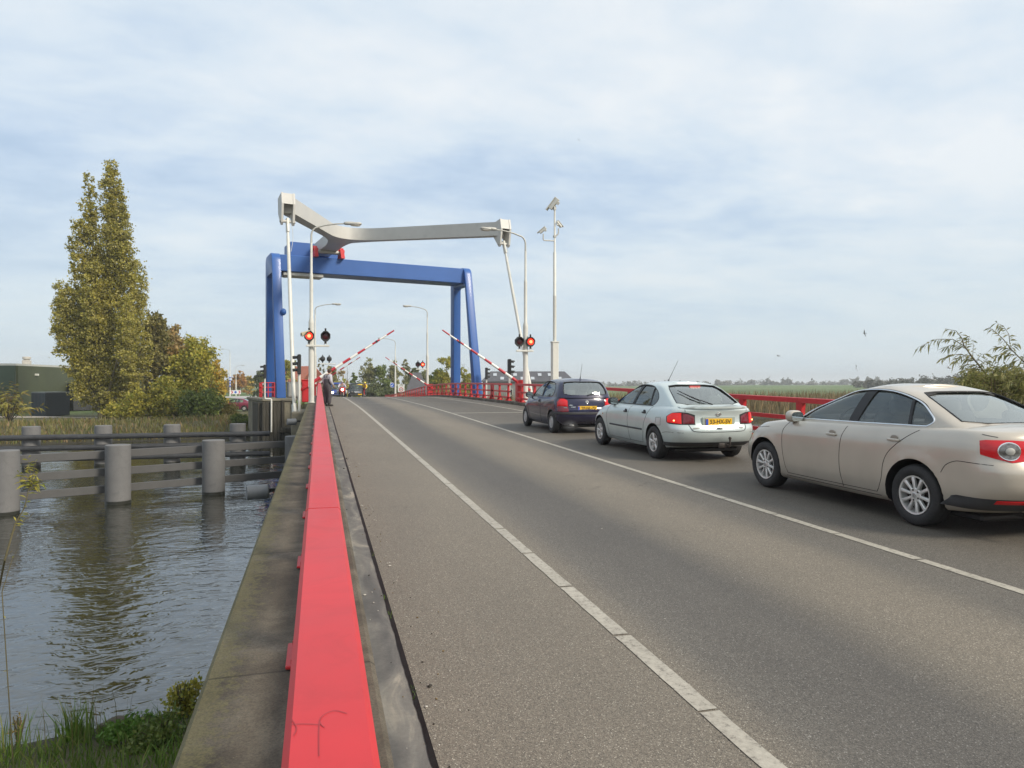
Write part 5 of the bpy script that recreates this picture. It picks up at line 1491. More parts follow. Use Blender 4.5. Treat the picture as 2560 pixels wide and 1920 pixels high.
for (zx,yt,yb,hw) in pl:
    dx = (zx-590)*PS; zt_ = EYE+(960-(380+yt/2.304))/F*64-gz; zb_ = EYE+(960-(380+yb/2.304))/F*64-gz
    dd = random.uniform(-1.,1.)*(1.5 if yt > 300 else .4); c = RV*dx+DV*dd; r = hw*PS*(.80 if yt < 200 else .93)
    H_ = zt_-zb_
    for k_ in range(5):          # a plume is a stack of overlapping tufts, slimmer toward its tip
        q_ = (k_+.5)/5; f_ = (.70,.95,1.0,.96,.80)[k_]
        bl.append((c.x+random.uniform(-.12,.12),c.y,zb_+H_*q_,r*f_*random.uniform(.9,1.12),r*f_,H_*.135))
    q = RV*(dx*.25)+DV*(dd*.4); st = max(.3,zb_*.55)
    stems.tube([Vector((q.x*.5,q.y*.5,st*.3)),Vector((q.x,q.y,st)),Vector((c.x*.85,c.y*.85,(zt_+zb_)/2)),Vector((c.x,c.y,zt_*.96))],[.13,.11,.07,.015],6)
foliage('crown', bl, 120000, .175, LM['poplar'], pop, 3, asp=1.35, clump=.19, per=24, lo=.40)
stems.tube([(0,0,-.3),(.05,0,2),(.1,0,6),(.3,0,12)],[.42,.34,.25,.12],10); stems.build('trunk', BARKG, pop, smooth=60)
# ---- trees and bushes right of the poplar
GB = 'trees and bushes beside the poplar'
tree_px('mixed_tree','olive green tree rising directly right of the poplar',386,762,52,70,LM['olive'],9000,.30,21,'round',GB,low=.7)
tree_px('mixed_tree','rust brown sparse tree behind the olive one',440,786,64,73,LM['rust'],9000,.30,22,'wispy',GB,low=.6,bare=8)
tree_px('mixed_tree','yellow green tree between rust brown trees',488,838,68,69,LM['yg'],12000,.28,23,'round',GB,low=.9)
tree_px('mixed_tree','small rusty tree at the right end of the group near lamps',540,898,36,78,LM['gold'],4500,.28,24,'round',GB,low=.8)
tree_px('mixed_tree','nearly bare twiggy tree above the yellow green tree',512,852,36,80,LM['rust'],450,.22,25,'wispy',GB,bare=22)
tree_px('bush','dark green rounded bush near the water below the trees',492,958,66,61,LM['green'],8000,.24,26,'bush',GB,'bush')
tree_px('bush','orange and green bush at the foot of the rust brown tree',406,918,60,63,LM['yg'],9000,.24,27,'bush',GB,'bush')
tree_px('bush','yellow green bush at the foot of the poplar',322,968,60,61,LM['yg'],6200,.24,28,'bush',GB,'bush')
tree_px('bush','low green bush beside the dark pier on the bank',612,1030,44,56.5,LM['green'],4200,.18,29,'bush',GB,'bush')
tree_px('bush','olive straggly bush left of the maroon car',560,1000,34,63,LM['olive'],3200,.2,30,'bush',GB,'bush')
# ---- autumn trees by the distant roundabout and the row beyond the bridge
GR_ = 'trees beyond the bridge'
rowt = [(598,930,24,215,'orange',2200,'round','round orange autumn tree behind the chevron board'),(624,934,20,225,'gold',1600,'round','golden green tree right of the orange one'),
 (565,948,26,230,'rust',1800,'round','brown tree behind the white lamp by the roundabout'),(650,925,22,150,'dark',2200,'round','dark tree left of the blue tower at the bank'),(676,893,26,140,'dark',2600,'round','dark green tree seen between the left tower legs'),
 (722,890,24,135,'yg',2200,'round','yellow green tree between left tower and pull rod'),(700,915,22,160,'dark',1500,'round','dark tree filling the gap behind the left pull rod'),
 (798,886,11,150,'olive',900,'cone','pointed conifer right of the left lamp'),(809,899,9,155,'dark',700,'cone','smaller dark conifer beside the pointed one'),(829,905,22,150,'olive',1800,'round','olive tree over the head of the man in overalls'),
 (858,935,24,140,'yg',1500,'bush','low yellowish tree above the blue car'),(886,922,16,135,'green',1500,'round','dark bushy tree over the off road car'),(868,905,22,170,'rust',500,'wispy','pale bare tree behind the crossed booms'),
 (922,896,28,150,'pale',2600,'round','pale crowned tree over the yellow cyclist'),(952,906,26,150,'green',2400,'round','green tree left of the thin lamp'),(984,900,22,155,'pale',2200,'round','pale green tree behind the thin lamp'),(940,945,40,128,'dark',3200,'bush','dark hedge below the pale trees'),
 (1018,884,10,175,'pale',900,'column','slim pale poplar in the distance'),(1008,897,7,178,'pale',500,'column','short pale poplar left of the slim one'),(1036,912,24,160,'dark',2000,'round','dark tree right of the slim poplars'),(1062,920,22,150,'pale',1700,'round','grey green tree behind the far lit signal'),
 (1086,922,20,130,'green',1500,'round','green tree right of the far right lamp'),(1116,880,32,105,'yg',4200,'wispy','large willowy tree left of the right blue tower'),(1096,915,28,108,'green',3200,'round','dense green tree under the willowy one'),(1160,895,34,108,'yg',3600,'wispy','willowy tree seen between the right tower legs'),(1148,930,34,112,'green',2600,'bush','green bush behind the right tower foot'),
 (985,955,60,122,'dark',4200,'bush','long dark hedge behind the road signs'),(775,925,26,165,'olive',1800,'round','olive tree behind the red roofed house'),(742,918,20,175,'green',1300,'round','green tree left of the red roofed house')]
for i,(px,yt,hw,yc,mt,n,sh,lab) in enumerate(rowt):
    tree_px('background_tree',lab,px,yt,hw,yc,LM[mt],n,.0030*yc,100+i,sh,GR_,low=.85 if sh in ('round','wispy') else 0)
# ---- hazy treeline far to the right
random.seed(31); farl = []
for i,(px,yt,hw) in enumerate([(1795,950,9),(1808,955,22),(1842,953,7),(1880,947,10),(1915,950,11),(1937,954,18),(1962,946,19),(1990,957,16),(2068,955,20),(2112,948,18),(2138,943,15),(2172,940,9),(2192,941,11),(1770,958,20),(1540,957,22),(1500,955,20),(1575,953,12),(2030,959,20)]):
    p = ray(px,960,900+random.uniform(-60,120)); 
    farl.append((px,yt,hw,p))
for i,(px,yt,hw,p) in enumerate(farl):
    yc = p.xy.dot(DV.xy); gz = zg(p.x,p.y)-1; H = EYE+(960-yt)/F*yc-gz; w = hw/F*yc
    t = thing('distant_tree','hazy grey tree on the far horizon above the fields','tree',(p.x,p.y,gz),0,'hazy trees on the far horizon')
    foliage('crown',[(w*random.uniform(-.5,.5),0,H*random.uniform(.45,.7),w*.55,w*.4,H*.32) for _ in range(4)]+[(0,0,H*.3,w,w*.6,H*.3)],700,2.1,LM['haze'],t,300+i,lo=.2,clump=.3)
    mb = MB(); mb.cyl((0,0,-1),(0,0,H*.6),.6,.2,6); mb.build('trunk', BARK, t)
bl = []; random.seed(5)
for i in range(70):
    px = 2130+i*8.5+random.uniform(-4,4); yt = 955-17*min(1,(px-2130)/330)+random.uniform(-2,2); yc = 420+random.uniform(-15,25)
    p = ray(px,960,yc); gz = zg(p.x,p.y); H = EYE+(960-yt)/F*yc-gz; bl.append((p.x,p.y,gz+H*.5,3.0,3.0,H*.5))
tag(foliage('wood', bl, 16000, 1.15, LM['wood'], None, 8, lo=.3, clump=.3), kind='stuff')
bl = []
for i in range(90):
    px = 1440+i*13+random.uniform(-6,6); yc = 980+random.uniform(-40,60); p = ray(px,960,yc); gz = zg(p.x,p.y); bl.append((p.x,p.y,gz+2.0,7,7,3.8))
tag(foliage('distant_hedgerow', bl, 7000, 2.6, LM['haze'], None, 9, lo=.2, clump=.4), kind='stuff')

# ---- blades: reeds, rough grass
def blades(name, pts, hmin, hmax, w, mat, seed, lean=.25, kind='stuff', nseg=2):
    rg = np.random.default_rng(seed); P = np.array(pts,float); k = len(P)
    h = rg.uniform(hmin,hmax,k); a = rg.uniform(0,2*PI,k); L = rg.normal(size=(k,2))*lean
    side = np.stack([np.cos(a),np.sin(a),np.zeros(k)],1)*(w*rg.uniform(.6,1.4,k)/2)[:,None]
    mid = P+np.stack([L[:,0]*h*.25,L[:,1]*h*.25,h*.55],1); top = P+np.stack([L[:,0]*h*.8,L[:,1]*h*.8,h],1)
    V = np.stack([P-side,P+side,mid+side*.8,mid-side*.8,top],1).reshape(-1,3)
    me = bpy.data.meshes.new(name); me.vertices.add(5*k); me.vertices.foreach_set('co',V.ravel())
    o5 = np.arange(k)[:,None]*5
    idx = np.concatenate([o5+np.array([[0,1,2,3]]), o5+np.array([[3,2,4]])],1)
    me.loops.add(7*k); me.loops.foreach_set('vertex_index', idx.ravel())
    st = np.stack([np.arange(k)*7, np.arange(k)*7+4],1).ravel()
    me.polygons.add(2*k); me.polygons.foreach_set('loop_start', st); me.update(calc_edges=True)
    me.materials.append(mat); o = bpy.data.objects.new(name, me); COL.objects.link(o)
    if kind: o['kind'] = kind
    return o
def uq(u,q): return (u*ca-q*sa, u*sa+q*ca)
REED = leaf_mat('dry_reed',[(.19,.135,.065),(.26,.19,.10),(.14,.10,.045),(.12,.11,.04),(.30,.23,.13)],.25)
ROUGH = leaf_mat('rough_bank_grass',[(.17,.15,.055),(.13,.15,.042),(.20,.17,.07),(.10,.13,.033),(.25,.17,.09),(.15,.14,.045)],.25)
FRESH = leaf_mat('fresh_grass',[(.08,.16,.022),(.11,.20,.03),(.15,.22,.045),(.06,.115,.018),(.22,.23,.07)],.35)
rg = random.Random(77)
pts = []
while len(pts) < 20000:
    u = rg.uniform(-80,17); q = 56.6+9*rg.random()**1.6; x,y = uq(u,q)
    if x > -1.2 and y > 57: continue
    pts.append((x,y,zg(x,y)-.05))
blades('rough_grass', pts, .15,.62,.085,ROUGH,1,.35)
pts = []
while len(pts) < 13000:
    u = rg.uniform(9,150); q = 56.6+14*rg.random()**1.2; x,y = uq(u,q)
    if x < 11.2: continue
    pts.append((x,y,zg(x,y)-.05))
blades('reed_bed', pts, 1.1,2.4,.10,REED,2,.15)
pts = []
while len(pts) < 9000:
    u = rg.uniform(-4.5,2.6); q = rg.uniform(4.2,9.5); x,y = uq(u,q)
    if x > -.55 or (q > 8.6 and rg.random() < .9*(q-8.4)): continue
    pts.append((x,y,zg(x,y)-.02))
blades('bank_grass', pts, .08,.24,.013,FRESH,3,.5)
pts = []
for cx,cy,n,s_ in ((-2.55,8.7,70,.07),(-2.45,8.5,50,.10),(-3.5,8.9,40,.15),(-3.2,8.5,40,.2)):
    for _ in range(n):
        x,y = rg.gauss(cx,s_), rg.gauss(cy,s_); pts.append((x,y,zg(x,y)-.03))
blades('tall_bank_grass', pts, .22,.55,.014,FRESH,4,.22)
pts = []
for _ in range(34):
    x,y = rg.uniform(-3.7,-1.9), rg.uniform(7.4,8.9); pts.append((x,y,zg(x,y)-.03))
blades('seeding_grass', pts, .35,.75,.007,REED,5,.3)
# tufts in the gutter joint and behind the railing foot
pts = []
for yy in (1.82,2.0,3.55,4.7,5.1,6.3):
    for _ in range(10): pts.append((rg.gauss(.447,.006),rg.gauss(yy,.03),zr(yy)+.0))
for _ in range(40): pts.append((rg.uniform(.215,.268), rg.uniform(1.62,1.86), zr(1.7)+.135))
blades('joint_tufts', pts, .012,.05,.004,FRESH,6,.4)
pts = []
lit = MB()
for _ in range(420):
    if rg.random() < .72: x = .475+abs(rg.gauss(0,.10)); y = rg.uniform(1.2,22)
    elif rg.random() < .5: x = rg.uniform(.30,.44); y = rg.uniform(1.5,20)
    else: x = rg.uniform(.5,9.2); y = rg.uniform(1.2,24)
    s_ = rg.uniform(.003,.009)*(2.2 if rg.random() < .06 else 1); z = zr(y)+(.021 if x > .46 else .002); a = rg.uniform(0,3)
    lit.box((x,y,z+s_*.3),(s_*rg.uniform(.8,1.6),s_,s_*.6),rg.choice((0,1,1,2)),Matrix.Rotation(a,3,'Z'),s_*.2)
tag(lit.build('road_grit',[paint('dark_grit',(.03,.026,.02),.9),paint('pale_grit',(.42,.40,.36),.9),paint('leaf_litter',(.16,.11,.045),.9)]), kind='stuff')
# leafy clumps on the near bank against the abutment
def clumpy(name,label,p,r,h,mat,n,size,seed,cat='plant',group=None):
    t = thing(name,label,cat,(p[0],p[1],zg(p[0],p[1])),0,group); random.seed(seed)
    foliage('foliage',[(random.uniform(-.5,.5)*r,random.uniform(-.5,.5)*r,h*random.uniform(.3,.7),r*.5,r*.5,h*.35) for _ in range(6)],n,size,mat,t,seed,lo=.1,clump=.3,per=14)
    mb = MB()
    for k in range(9):
        a = random.uniform(0,2*PI); q = r*.6*random.random(); mb.tube([(0,0,-.05),(q*.5*math.cos(a),q*.5*math.sin(a),h*.4),(q*math.cos(a),q*math.sin(a),h*.85)],[.012,.009,.004],5)
    mb.build('stems', BARKG, t); return t
GP = 'leafy plants on the near bank'
clumpy('leafy_plant','tall leafy plant against the left kerb at the waterline',(-1.5,8.95),.26,.48,LM['yg'],900,.05,41,group=GP)
clumpy('leafy_plant','low bright green plant below the leafy one at the kerb',(-1.75,8.15),.38,.25,leaf_mat('nettle',[(.08,.18,.024),(.12,.23,.034),(.16,.26,.05)],.35),1500,.045,42,group=GP)
clumpy('leafy_plant','brownish seeding dock plant in the left corner grass',(-3.25,9.2),.14,.36,LM['rust'],150,.03,43,group=GP)
clumpy('leafy_plant','dense green plant at the bottom edge near the kerb',(-1.45,7.6),.4,.25,LM['green'],1500,.045,44,group=GP)
random.seed(9)
for (x,y,s_,lab) in ((-2.2,8.85,.13,'larger mossy brown stone on the near bank'),(-1.95,8.75,.09,'smaller brown stone right of the mossy one')):
    mb = MB(); mb.sup((0,0,s_*.45),(s_*1.2,s_*.8,s_*.7),.85,nu=14,nv=9)
    mb.v = [tuple(Vector(v)*(1+.12*math.sin(v[0]*19+v[1]*13)+.08*math.sin(v[2]*31))) for v in mb.v]
    o = mb.build('stone', paint('mossy_stone',(.085,.07,.05),.9,0,.35,6,fine=.5), smooth=60); o.location = (x,y,zg(x,y)); tag(o,lab,'stone')
# ---- long-leaved branches: willow on the right, sapling and shrub on the left
def leaf_strip(mb, p, d, L, w, curl, seed=0):
    a,b_ = frame_of(d); d = d.normalized(); th_ = random.uniform(0,2*PI); s_ = (a*math.cos(th_)+b_*math.sin(th_))
    q0 = p; q1 = p+d*L*.45+Vector((0,0,-curl*L*.12)); q2 = p+d*L*.92+Vector((0,0,-curl*L*.5))
    mb.add([q0,q1+s_*w/2,q1-s_*w/2,q2],[(0,1,3,2)])
def twig(mb, lf, path, r0, leafL, leafW, n, spread=.8, droop=.5, from_=.1):
    mb.tube(path,[r0*(1-.85*i/(len(path)-1)) for i in range(len(path))],5)
    seg = [(path[i+1]-path[i]).length for i in range(len(path)-1)]; T = sum(seg)
    for k in range(n):
        s_ = T*(from_+(1-from_)*(k+.5)/n); i = 0
        while i < len(seg)-1 and s_ > seg[i]: s_ -= seg[i]; i += 1
        p = path[i].lerp(path[i+1], min(1,s_/seg[i])); d = (path[i+1]-path[i]).normalized(); a,b_ = frame_of(d); q = random.uniform(0,2*PI)
        dd = d*.7+(a*math.cos(q)+b_*math.sin(q))*spread+Vector((0,0,-droop)); leaf_strip(lf, p, dd, leafL*random.uniform(.65,1.25), leafW*random.uniform(.8,1.2), random.uniform(.3,1.))
yw = 15.0
wp = ray(2480,960,yw); wz = zg(wp.x,wp.y)
wl = thing('willow_bush','willow bush with long arching twigs beyond the right railing','bush',(wp.x,wp.y,wz))
random.seed(14); tw = MB(); lf = MB()
def WP(zx,zy,dd=0.): return ray(2260+zx/7.213,780+zy/7.213,yw+dd)-Vector((wp.x,wp.y,wz))
br_ = [([(1560,1300),(1450,1080),(1220,800),(1080,600),(1040,470),(940,340),(740,300)],.022,46),([(1080,610),(880,490),(600,490),(400,570),(240,640)],.010,24),([(1090,640),(850,590),(720,650)],.007,14),
 ([(1280,860),(1100,800),(940,840),(900,900)],.008,20),([(1200,790),(1000,770),(830,770),(660,860)],.008,20),([(1240,800),(1250,600),(1240,520)],.006,8),([(1160,560),(1180,430),(1110,480)],.006,12),([(1350,960),(1500,860),(1560,900)],.007,14),([(1300,880),(1400,760),(1480,760)],.006,10),([(1400,1020),(1200,940),(1040,960)],.008,22),([(1420,1050),(1250,1010),(1080,1060),(1040,1110)],.008,20),([(1450,1080),(1600,990),(1640,1040)],.007,14),
 ([(2260,1050),(2160,900),(1950,690),(1780,480),(1640,350),(1520,270)],.016,34),([(1910,580),(1890,400),(1790,250),(1660,190)],.008,22),([(1980,720),(1820,640),(1620,630)],.007,16),([(2020,780),(1850,740),(1640,800)],.007,22),([(2080,860),(1960,900),(1780,990)],.007,18),([(2100,900),(2200,780),(2280,760)],.007,14),([(2160,1000),(2050,1010),(1950,1060)],.007,18),([(1900,650),(2000,560),(2070,560)],.006,9),([(2160,900),(2300,820),(2420,700)],.012,22)]
for path,r,n in br_:
    dd = random.uniform(-.35,.35); P = [WP(a,b_,dd*i/len(path)) for i,(a,b_) in enumerate(path)]; twig(tw, lf, P, r, .165, .030, int(n*1.25), .75, .5)
# leafy mass below, made of many twigs
for k in range(300):
    zx = random.uniform(1080,2500); lim = 1140+260*max(0,(1300-zx)/220)+random.uniform(0,60)-60*math.sin(zx*.011); zy = lim+abs(random.gauss(0,1))*260
    a = random.uniform(-1,1); P = [WP(zx,zy,random.uniform(-1.1,1.1))]; P.append(P[0]+RV*(random.uniform(-.18,.12))+Vector((0,0,random.uniform(.0,.2)))); P.append(P[1]+RV*random.uniform(-.2,.05)+Vector((0,0,random.uniform(-.08,.1))))
    twig(tw, lf, P, .006, .13, .030, 20, .9, .3)
for k in range(12):
    b0 = RV*random.uniform(-.3,.6)+DV*random.uniform(-.4,.4); e = WP(random.uniform(1300,2500),random.uniform(1050,1250),random.uniform(-.6,.6)); tw.tube([Vector((b0.x,b0.y,-.1)),b0*.6+e*.4+Vector((0,0,.1)),e],[.04,.03,.012],6)
tw.build('twigs', BARKG, wl); lf.build('leaves', LM['willow'], wl)
# sapling in the left foreground
sp_ = ray(-8,960,6.6); sz = zg(sp_.x,sp_.y); sl = thing('willow_sapling','thin yellow stemmed sapling with a leafy tip in the left foreground','plant',(sp_.x,sp_.y,sz))
def SP(px,py,yc=6.2): return ray(px,py,yc)-Vector((sp_.x,sp_.y,sz))
tw = MB(); lf = MB(); random.seed(6)
main = [Vector((0,0,-.05)),SP(-6,1490,6.5),SP(12,1400),SP(38,1310),SP(62,1268),SP(72,1222),SP(78,1160)]
twig(tw, lf, main, .012, .075, .013, 30, .9, .1, .82)
for e in ((45,1180),(60,1165),(100,1178),(108,1205),(50,1205),(92,1150),(70,1140),(85,1195)):
    twig(tw, lf, [SP(74,1225),SP((74+e[0])/2,(1215+e[1])/2),SP(*e)], .004, .072, .013, 11, .9, .3)
for e in ((30,1330),(60,1300),(20,1385),(75,1290)): tw.tube([SP(e[0]-6,e[1]+8),SP(e[0]+10,e[1]-8)],.003,4)
twig(tw, lf, [Vector((.1,.1,-.05)),SP(5,1480,6.4),SP(30,1400,6.4),SP(68,1330,6.4)], .006,.06,.01,4,.8,.3)
tw.build('stem', BARKG, sl); lf.build('leaves', LM['yg'], sl)
# large-leaved shrub on the far bank, left edge
sp2 = ray(26,960,57); z2 = zg(sp2.x,sp2.y); sh = thing('broad_leaved_shrub','yellow green long leaved shrub at the left edge before the green hall','bush',(sp2.x,sp2.y,z2))
tw = MB(); lf = MB(); random.seed(16)
for k in range(30):
    a = random.uniform(0,2*PI); q = random.uniform(.3,2.4); zt_ = random.uniform(1.3,3.1)*(1.1-q*.18)
    P = [Vector((0,0,0)),Vector((q*.35*math.cos(a),q*.35*math.sin(a),zt_*.6)),Vector((q*math.cos(a),q*math.sin(a),zt_))]
    twig(tw, lf, P, .04, .62, .13, 17, 1.0, .35, .35)
tw.build('stems', BARK, sh); lf.build('leaves', leaf_mat('pale_yellow_leaves',[(.22,.21,.045),(.30,.27,.07),(.16,.16,.035),(.20,.11,.04)],.4), sh)

# ---- exhaust puff is left out of the air; gulls
GUL = paint('gull_grey',(.16,.15,.14),.7,0,.2,3); GULW = paint('gull_white',(.62,.62,.60),.7,0,.1,3)
def gull(px,py,yc,s_,roll,yaw,label,mat):
    p = ray(px,py,yc); mb = MB()
    mb.sup((0,0,0),(.06*s_,.22*s_,.06*s_),1.,nu=10,nv=8); mb.sup((0,.22*s_,.02*s_),(.035*s_,.06*s_,.035*s_),nu=8,nv=6)
    for sd_ in (-1,1):
        A = [Vector((sd_*.04,.10,.01)),Vector((sd_*.28,.12,.14)),Vector((sd_*.62,-.06,.06)),Vector((sd_*.30,-.02,.13)),Vector((sd_*.04,-.08,.01))]
        mb.prism([q*s_ for q in A],[(q+Vector((0,0,-.014)))*s_ for q in A])
    mb.prism([Vector(q)*s_ for q in ((-.02,-.2,0),(.02,-.2,0),(.06,-.36,0),(-.06,-.36,0))],[Vector(q)*s_ for q in ((-.02,-.2,-.01),(.02,-.2,-.01),(.06,-.36,-.01),(-.06,-.36,-.01))])
    o = mb.build('gull', mat, smooth=50); o.location = p; o.rotation_euler = (R(10),R(roll),R(yaw)); tag(o,label,'bird','gulls over the fields')
gull(2161,833,60,0.59,70,20,'dark gull highest above the fields on the right',GUL)
gull(2140,921,60,0.59,80,-30,'dark gull flying below the highest one',GUL)
gull(1946,890,80,0.68,8,20,'gull gliding level left of the others',GUL)
gull(2030,949,90,0.56,40,60,'small gull just above the far hazy trees',GUL)
gull(2372,920,60,0.56,-25,60,'gull near the willow twigs',GUL)
gull(2335,949,60,0.78,20,80,'white gull in front of the dark wood',GULW)
gull(1447,350,120,0.56,30,10,'tiny gull high in the middle of the sky',GUL)

# ================================================================== far buildings and signs
def uwall(mb, A, B, z0, z1, m=0, th_=.25):
    d = (B-A).normalized(); n_ = Vector((-d.y,d.x,0))*th_
    mb.prism([A+Vector((0,0,z0)),B+Vector((0,0,z0)),B+n_+Vector((0,0,z0)),A+n_+Vector((0,0,z0))],[A+Vector((0,0,z1)),B+Vector((0,0,z1)),B+n_+Vector((0,0,z1)),A+n_+Vector((0,0,z1))],m)
def cladding(name, col, scale=26):
    m, nt, b = nodes_of(name); co = coords(nt)
    wv = N(nt,'ShaderNodeTexWave'); wv.inputs['Scale'].default_value = scale; wv.inputs['Distortion'].default_value=.0
    wv.bands_direction = 'DIAGONAL'; nt.links.new(coords(nt,(1,1,0)), wv.inputs['Vector'])
    f = noise(nt, co, .5, 5, .65)
    c = ramp(nt, f, [(.3,tuple(x*.8 for x in col)),(.7,tuple(x*1.2 for x in col))]).outputs[0]
    nt.links.new(c, b.inputs['Base Color']); b.inputs['Roughness'].default_value=.6
    bump(nt, b, wv.outputs['Fac'], .6, .04); return m
C0 = at(-51.7,75); C1 = at(-55.4,109); C2 = at(-84,72)
hz = zg(C0.x,C0.y)
hall = thing('industrial_hall','low green clad industrial hall behind the poplar','building',(C0.x,C0.y,hz))
lc = lambda p: Vector((p.x-C0.x,p.y-C0.y,0))
HT = EYE+1.92-hz
mb = MB(); uwall(mb, lc(C1), Vector((0,0,0)), -.3, HT); mb.build('wall', cladding('olive_cladding',(.062,.078,.036)), hall)
mb = MB(); uwall(mb, Vector((-.003,0,0)), lc(C2), -.3, HT); mb.build('wall', cladding('teal_cladding',(.030,.058,.038)), hall)
mb = MB(); c3 = lc(C2)+lc(C1); mb.prism([v+Vector((0,0,HT+.002)) for v in (Vector((0,0,0)),lc(C1),c3,lc(C2))],[v*1.0+Vector((0,0,HT+.22)) for v in (Vector((0,0,0)),lc(C1),c3,lc(C2))]); mb.build('roof', paint('roof_edge',(.42,.43,.40),.6), hall)
vp = lc(at(-54.6,81)); mb = MB(); mb.box((vp.x,vp.y,HT+.45),(.72,.72,.6),bev=.04); mb.lathe([(.28,HT+.75),(.3,HT+.82),(.42,HT+.9),(.42,HT+1.12),(.32,HT+1.16),(0,HT+1.16)],16,0,Matrix.Translation((vp.x,vp.y,0))); mb.build('roof_ventilator', paint('ventilator',(.42,.40,.36),.6), hall, smooth=35)
q = lc(at(-52.05,78.3)); mb = MB(); mb.box((q.x+.2,q.y-.1,EYE+1.0-hz),(.7,.25,.22),bev=.03); mb.build('wall_lamp', WHITE, hall)
mb = MB(); A,B = lc(at(-53.5,86)), lc(at(-49.8,90)); uwall(mb, B, A, .0, EYE+.08-hz, 0, 3.5); mb.build('annex', paint('dark_annex',(.018,.020,.022),.6), hall)
mb = MB(); uwall(mb, lc(C2), lc(at(-53.2,74.2)), EYE-.42-hz, EYE-.25-hz, 0, 1.6); mb.build('awning', paint('teal_awning',(.08,.20,.15),.6), hall)
k0,k1,k2 = at(-45.4,68), at(-43.1,66.5), at(-43.0,70); kz = zg(k1.x,k1.y)
sc_ = thing('storage_container','dark slate blue storage container before the green hall','container',(k1.x,k1.y,kz))
mb = MB(); a_,b_,c_ = k0-k1, Vector((0,0,0)), k2-k1; a_.z=c_.z=0
mb.prism([a_,b_,c_,a_+c_],[v+Vector((0,0,EYE-.85-kz)) for v in (a_,b_,c_,a_+c_)]); mb.build('container_body', cladding('container_blue',(.018,.028,.036),30), sc_)
mb = MB(); mb.prism([v*1.03+Vector((0,0,EYE-.848-kz)) for v in (a_,b_,c_,a_+c_)],[v*1.03+Vector((0,0,EYE-.75-kz)) for v in (a_,b_,c_,a_+c_)]); mb.build('lid', paint('container_lid',(.16,.17,.16),.5), sc_)
pm = MB(); rows = []
for i in range(40):
    xc = -62+i*.75; rows.append([ (lambda p: (p.x,p.y,zg(p.x,p.y)+.05))(at(xc,yc+.06*i)) for yc in (62.3,63.4,64.5)])
pm.grid(rows); tag(pm.build('path', paint('pale_paving',(.33,.29,.24),.9,0,.15,1.5)), kind='structure')
pm = MB(); rows=[]
for i in range(30):
    xc = -82+i*1.6; rows.append([(lambda p: (p.x,p.y,zg(p.x,p.y)+.06))(at(xc,yc)) for yc in (168,178,188,198)])
pm.grid(rows); tag(pm.build('side_road', paint('pale_concrete_road',(.34,.33,.31),.9,0,.1,.3)), kind='structure')
def gable(name,label,p,rz,L,Wd,hw,hr,wallm,roofm,hip=0.,wins=(),sky=()):
    z = zg(p.x,p.y); t = thing(name,label,'house',(p.x,p.y,z),rz)
    mb = MB(); mb.box((0,0,hw/2-.2),(L,Wd,hw+.4))
    if not hip:
        for sx in (-1,1): mb.prism([(sx*L/2,-Wd/2,hw),(sx*L/2,Wd/2,hw),(sx*L/2,0,hr-.15)],[(sx*(L/2-.2),-Wd/2,hw),(sx*(L/2-.2),Wd/2,hw),(sx*(L/2-.2),0,hr-.15)])
    mb.build('wall', wallm, t)
    mb = MB(); e = .35; o_ = .12
    R0 = Vector((-L/2+hip,0,hr)); R1 = Vector((L/2-hip,0,hr))
    cs = [Vector((-L/2-e,-Wd/2-e,hw-.1)),Vector((L/2+e,-Wd/2-e,hw-.1)),Vector((L/2+e,Wd/2+e,hw-.1)),Vector((-L/2-e,Wd/2+e,hw-.1))]
    up = Vector((0,0,.18))
    if not hip: R0.x -= e; R1.x += e
    vs = cs+[R0,R1]; vs2 = [v+up for v in vs]
    mb.add(vs+vs2,[(6+0,6+1,6+5,6+4),(6+2,6+3,6+4,6+5),(6+1,6+2,6+5),(6+3,6+0,6+4),(0,4,5,1),(2,5,4,3),(1,5,2),(3,4,0),(0,1,7,6),(1,2,8,7),(2,3,9,8),(3,0,6,9)])
    mb.build('roof', roofm, t)
    for (x,zc_,w,h) in wins:
        mb = MB(); mb.box((x,-Wd/2-.01,zc_),(w+.2,.12,h+.2)); o = mb.build('window', WHITE, t)
        mb = MB(); mb.box((x,-Wd/2-.08,zc_),(w,.03,h)); mb.build('pane', paint('dark_pane',(.03,.035,.04),.15), o)
    n_ = (Vector((0,-Wd/2-e,hw-.1))-Vector((0,0,hr)))
    for (x,q,w) in sky:
        c = Vector((x,0,hr))+Vector((0,n_.y*q,n_.z*q))+up
        mb = MB(); d = n_.normalized(); nn = Vector((1,0,0)).cross(d); nn = nn if nn.z > 0 else -nn
        c += nn*.05; mb.prism([c+Vector((-w/2,0,0))-d*.7,c+Vector((w/2,0,0))-d*.7,c+Vector((w/2,0,0))+d*.7,c+Vector((-w/2,0,0))+d*.7],[v+nn*.08 for v in (c+Vector((-w/2,0,0))-d*.7,c+Vector((w/2,0,0))-d*.7,c+Vector((w/2,0,0))+d*.7,c+Vector((-w/2,0,0))+d*.7)])
        mb.build('skylight', paint('skylight',(.40,.43,.46),.15), t)
    return t
SLATE = paint('slate_roof',(.075,.075,.085),.7,0,.15,1.2); BRICK = paint('brown_brick',(.16,.115,.09),.85,0,.2,1.5); TILE = paint('orange_roof_tiles',(.36,.11,.06),.7,0,.15,1.2)
p = ray(1319,960,160)
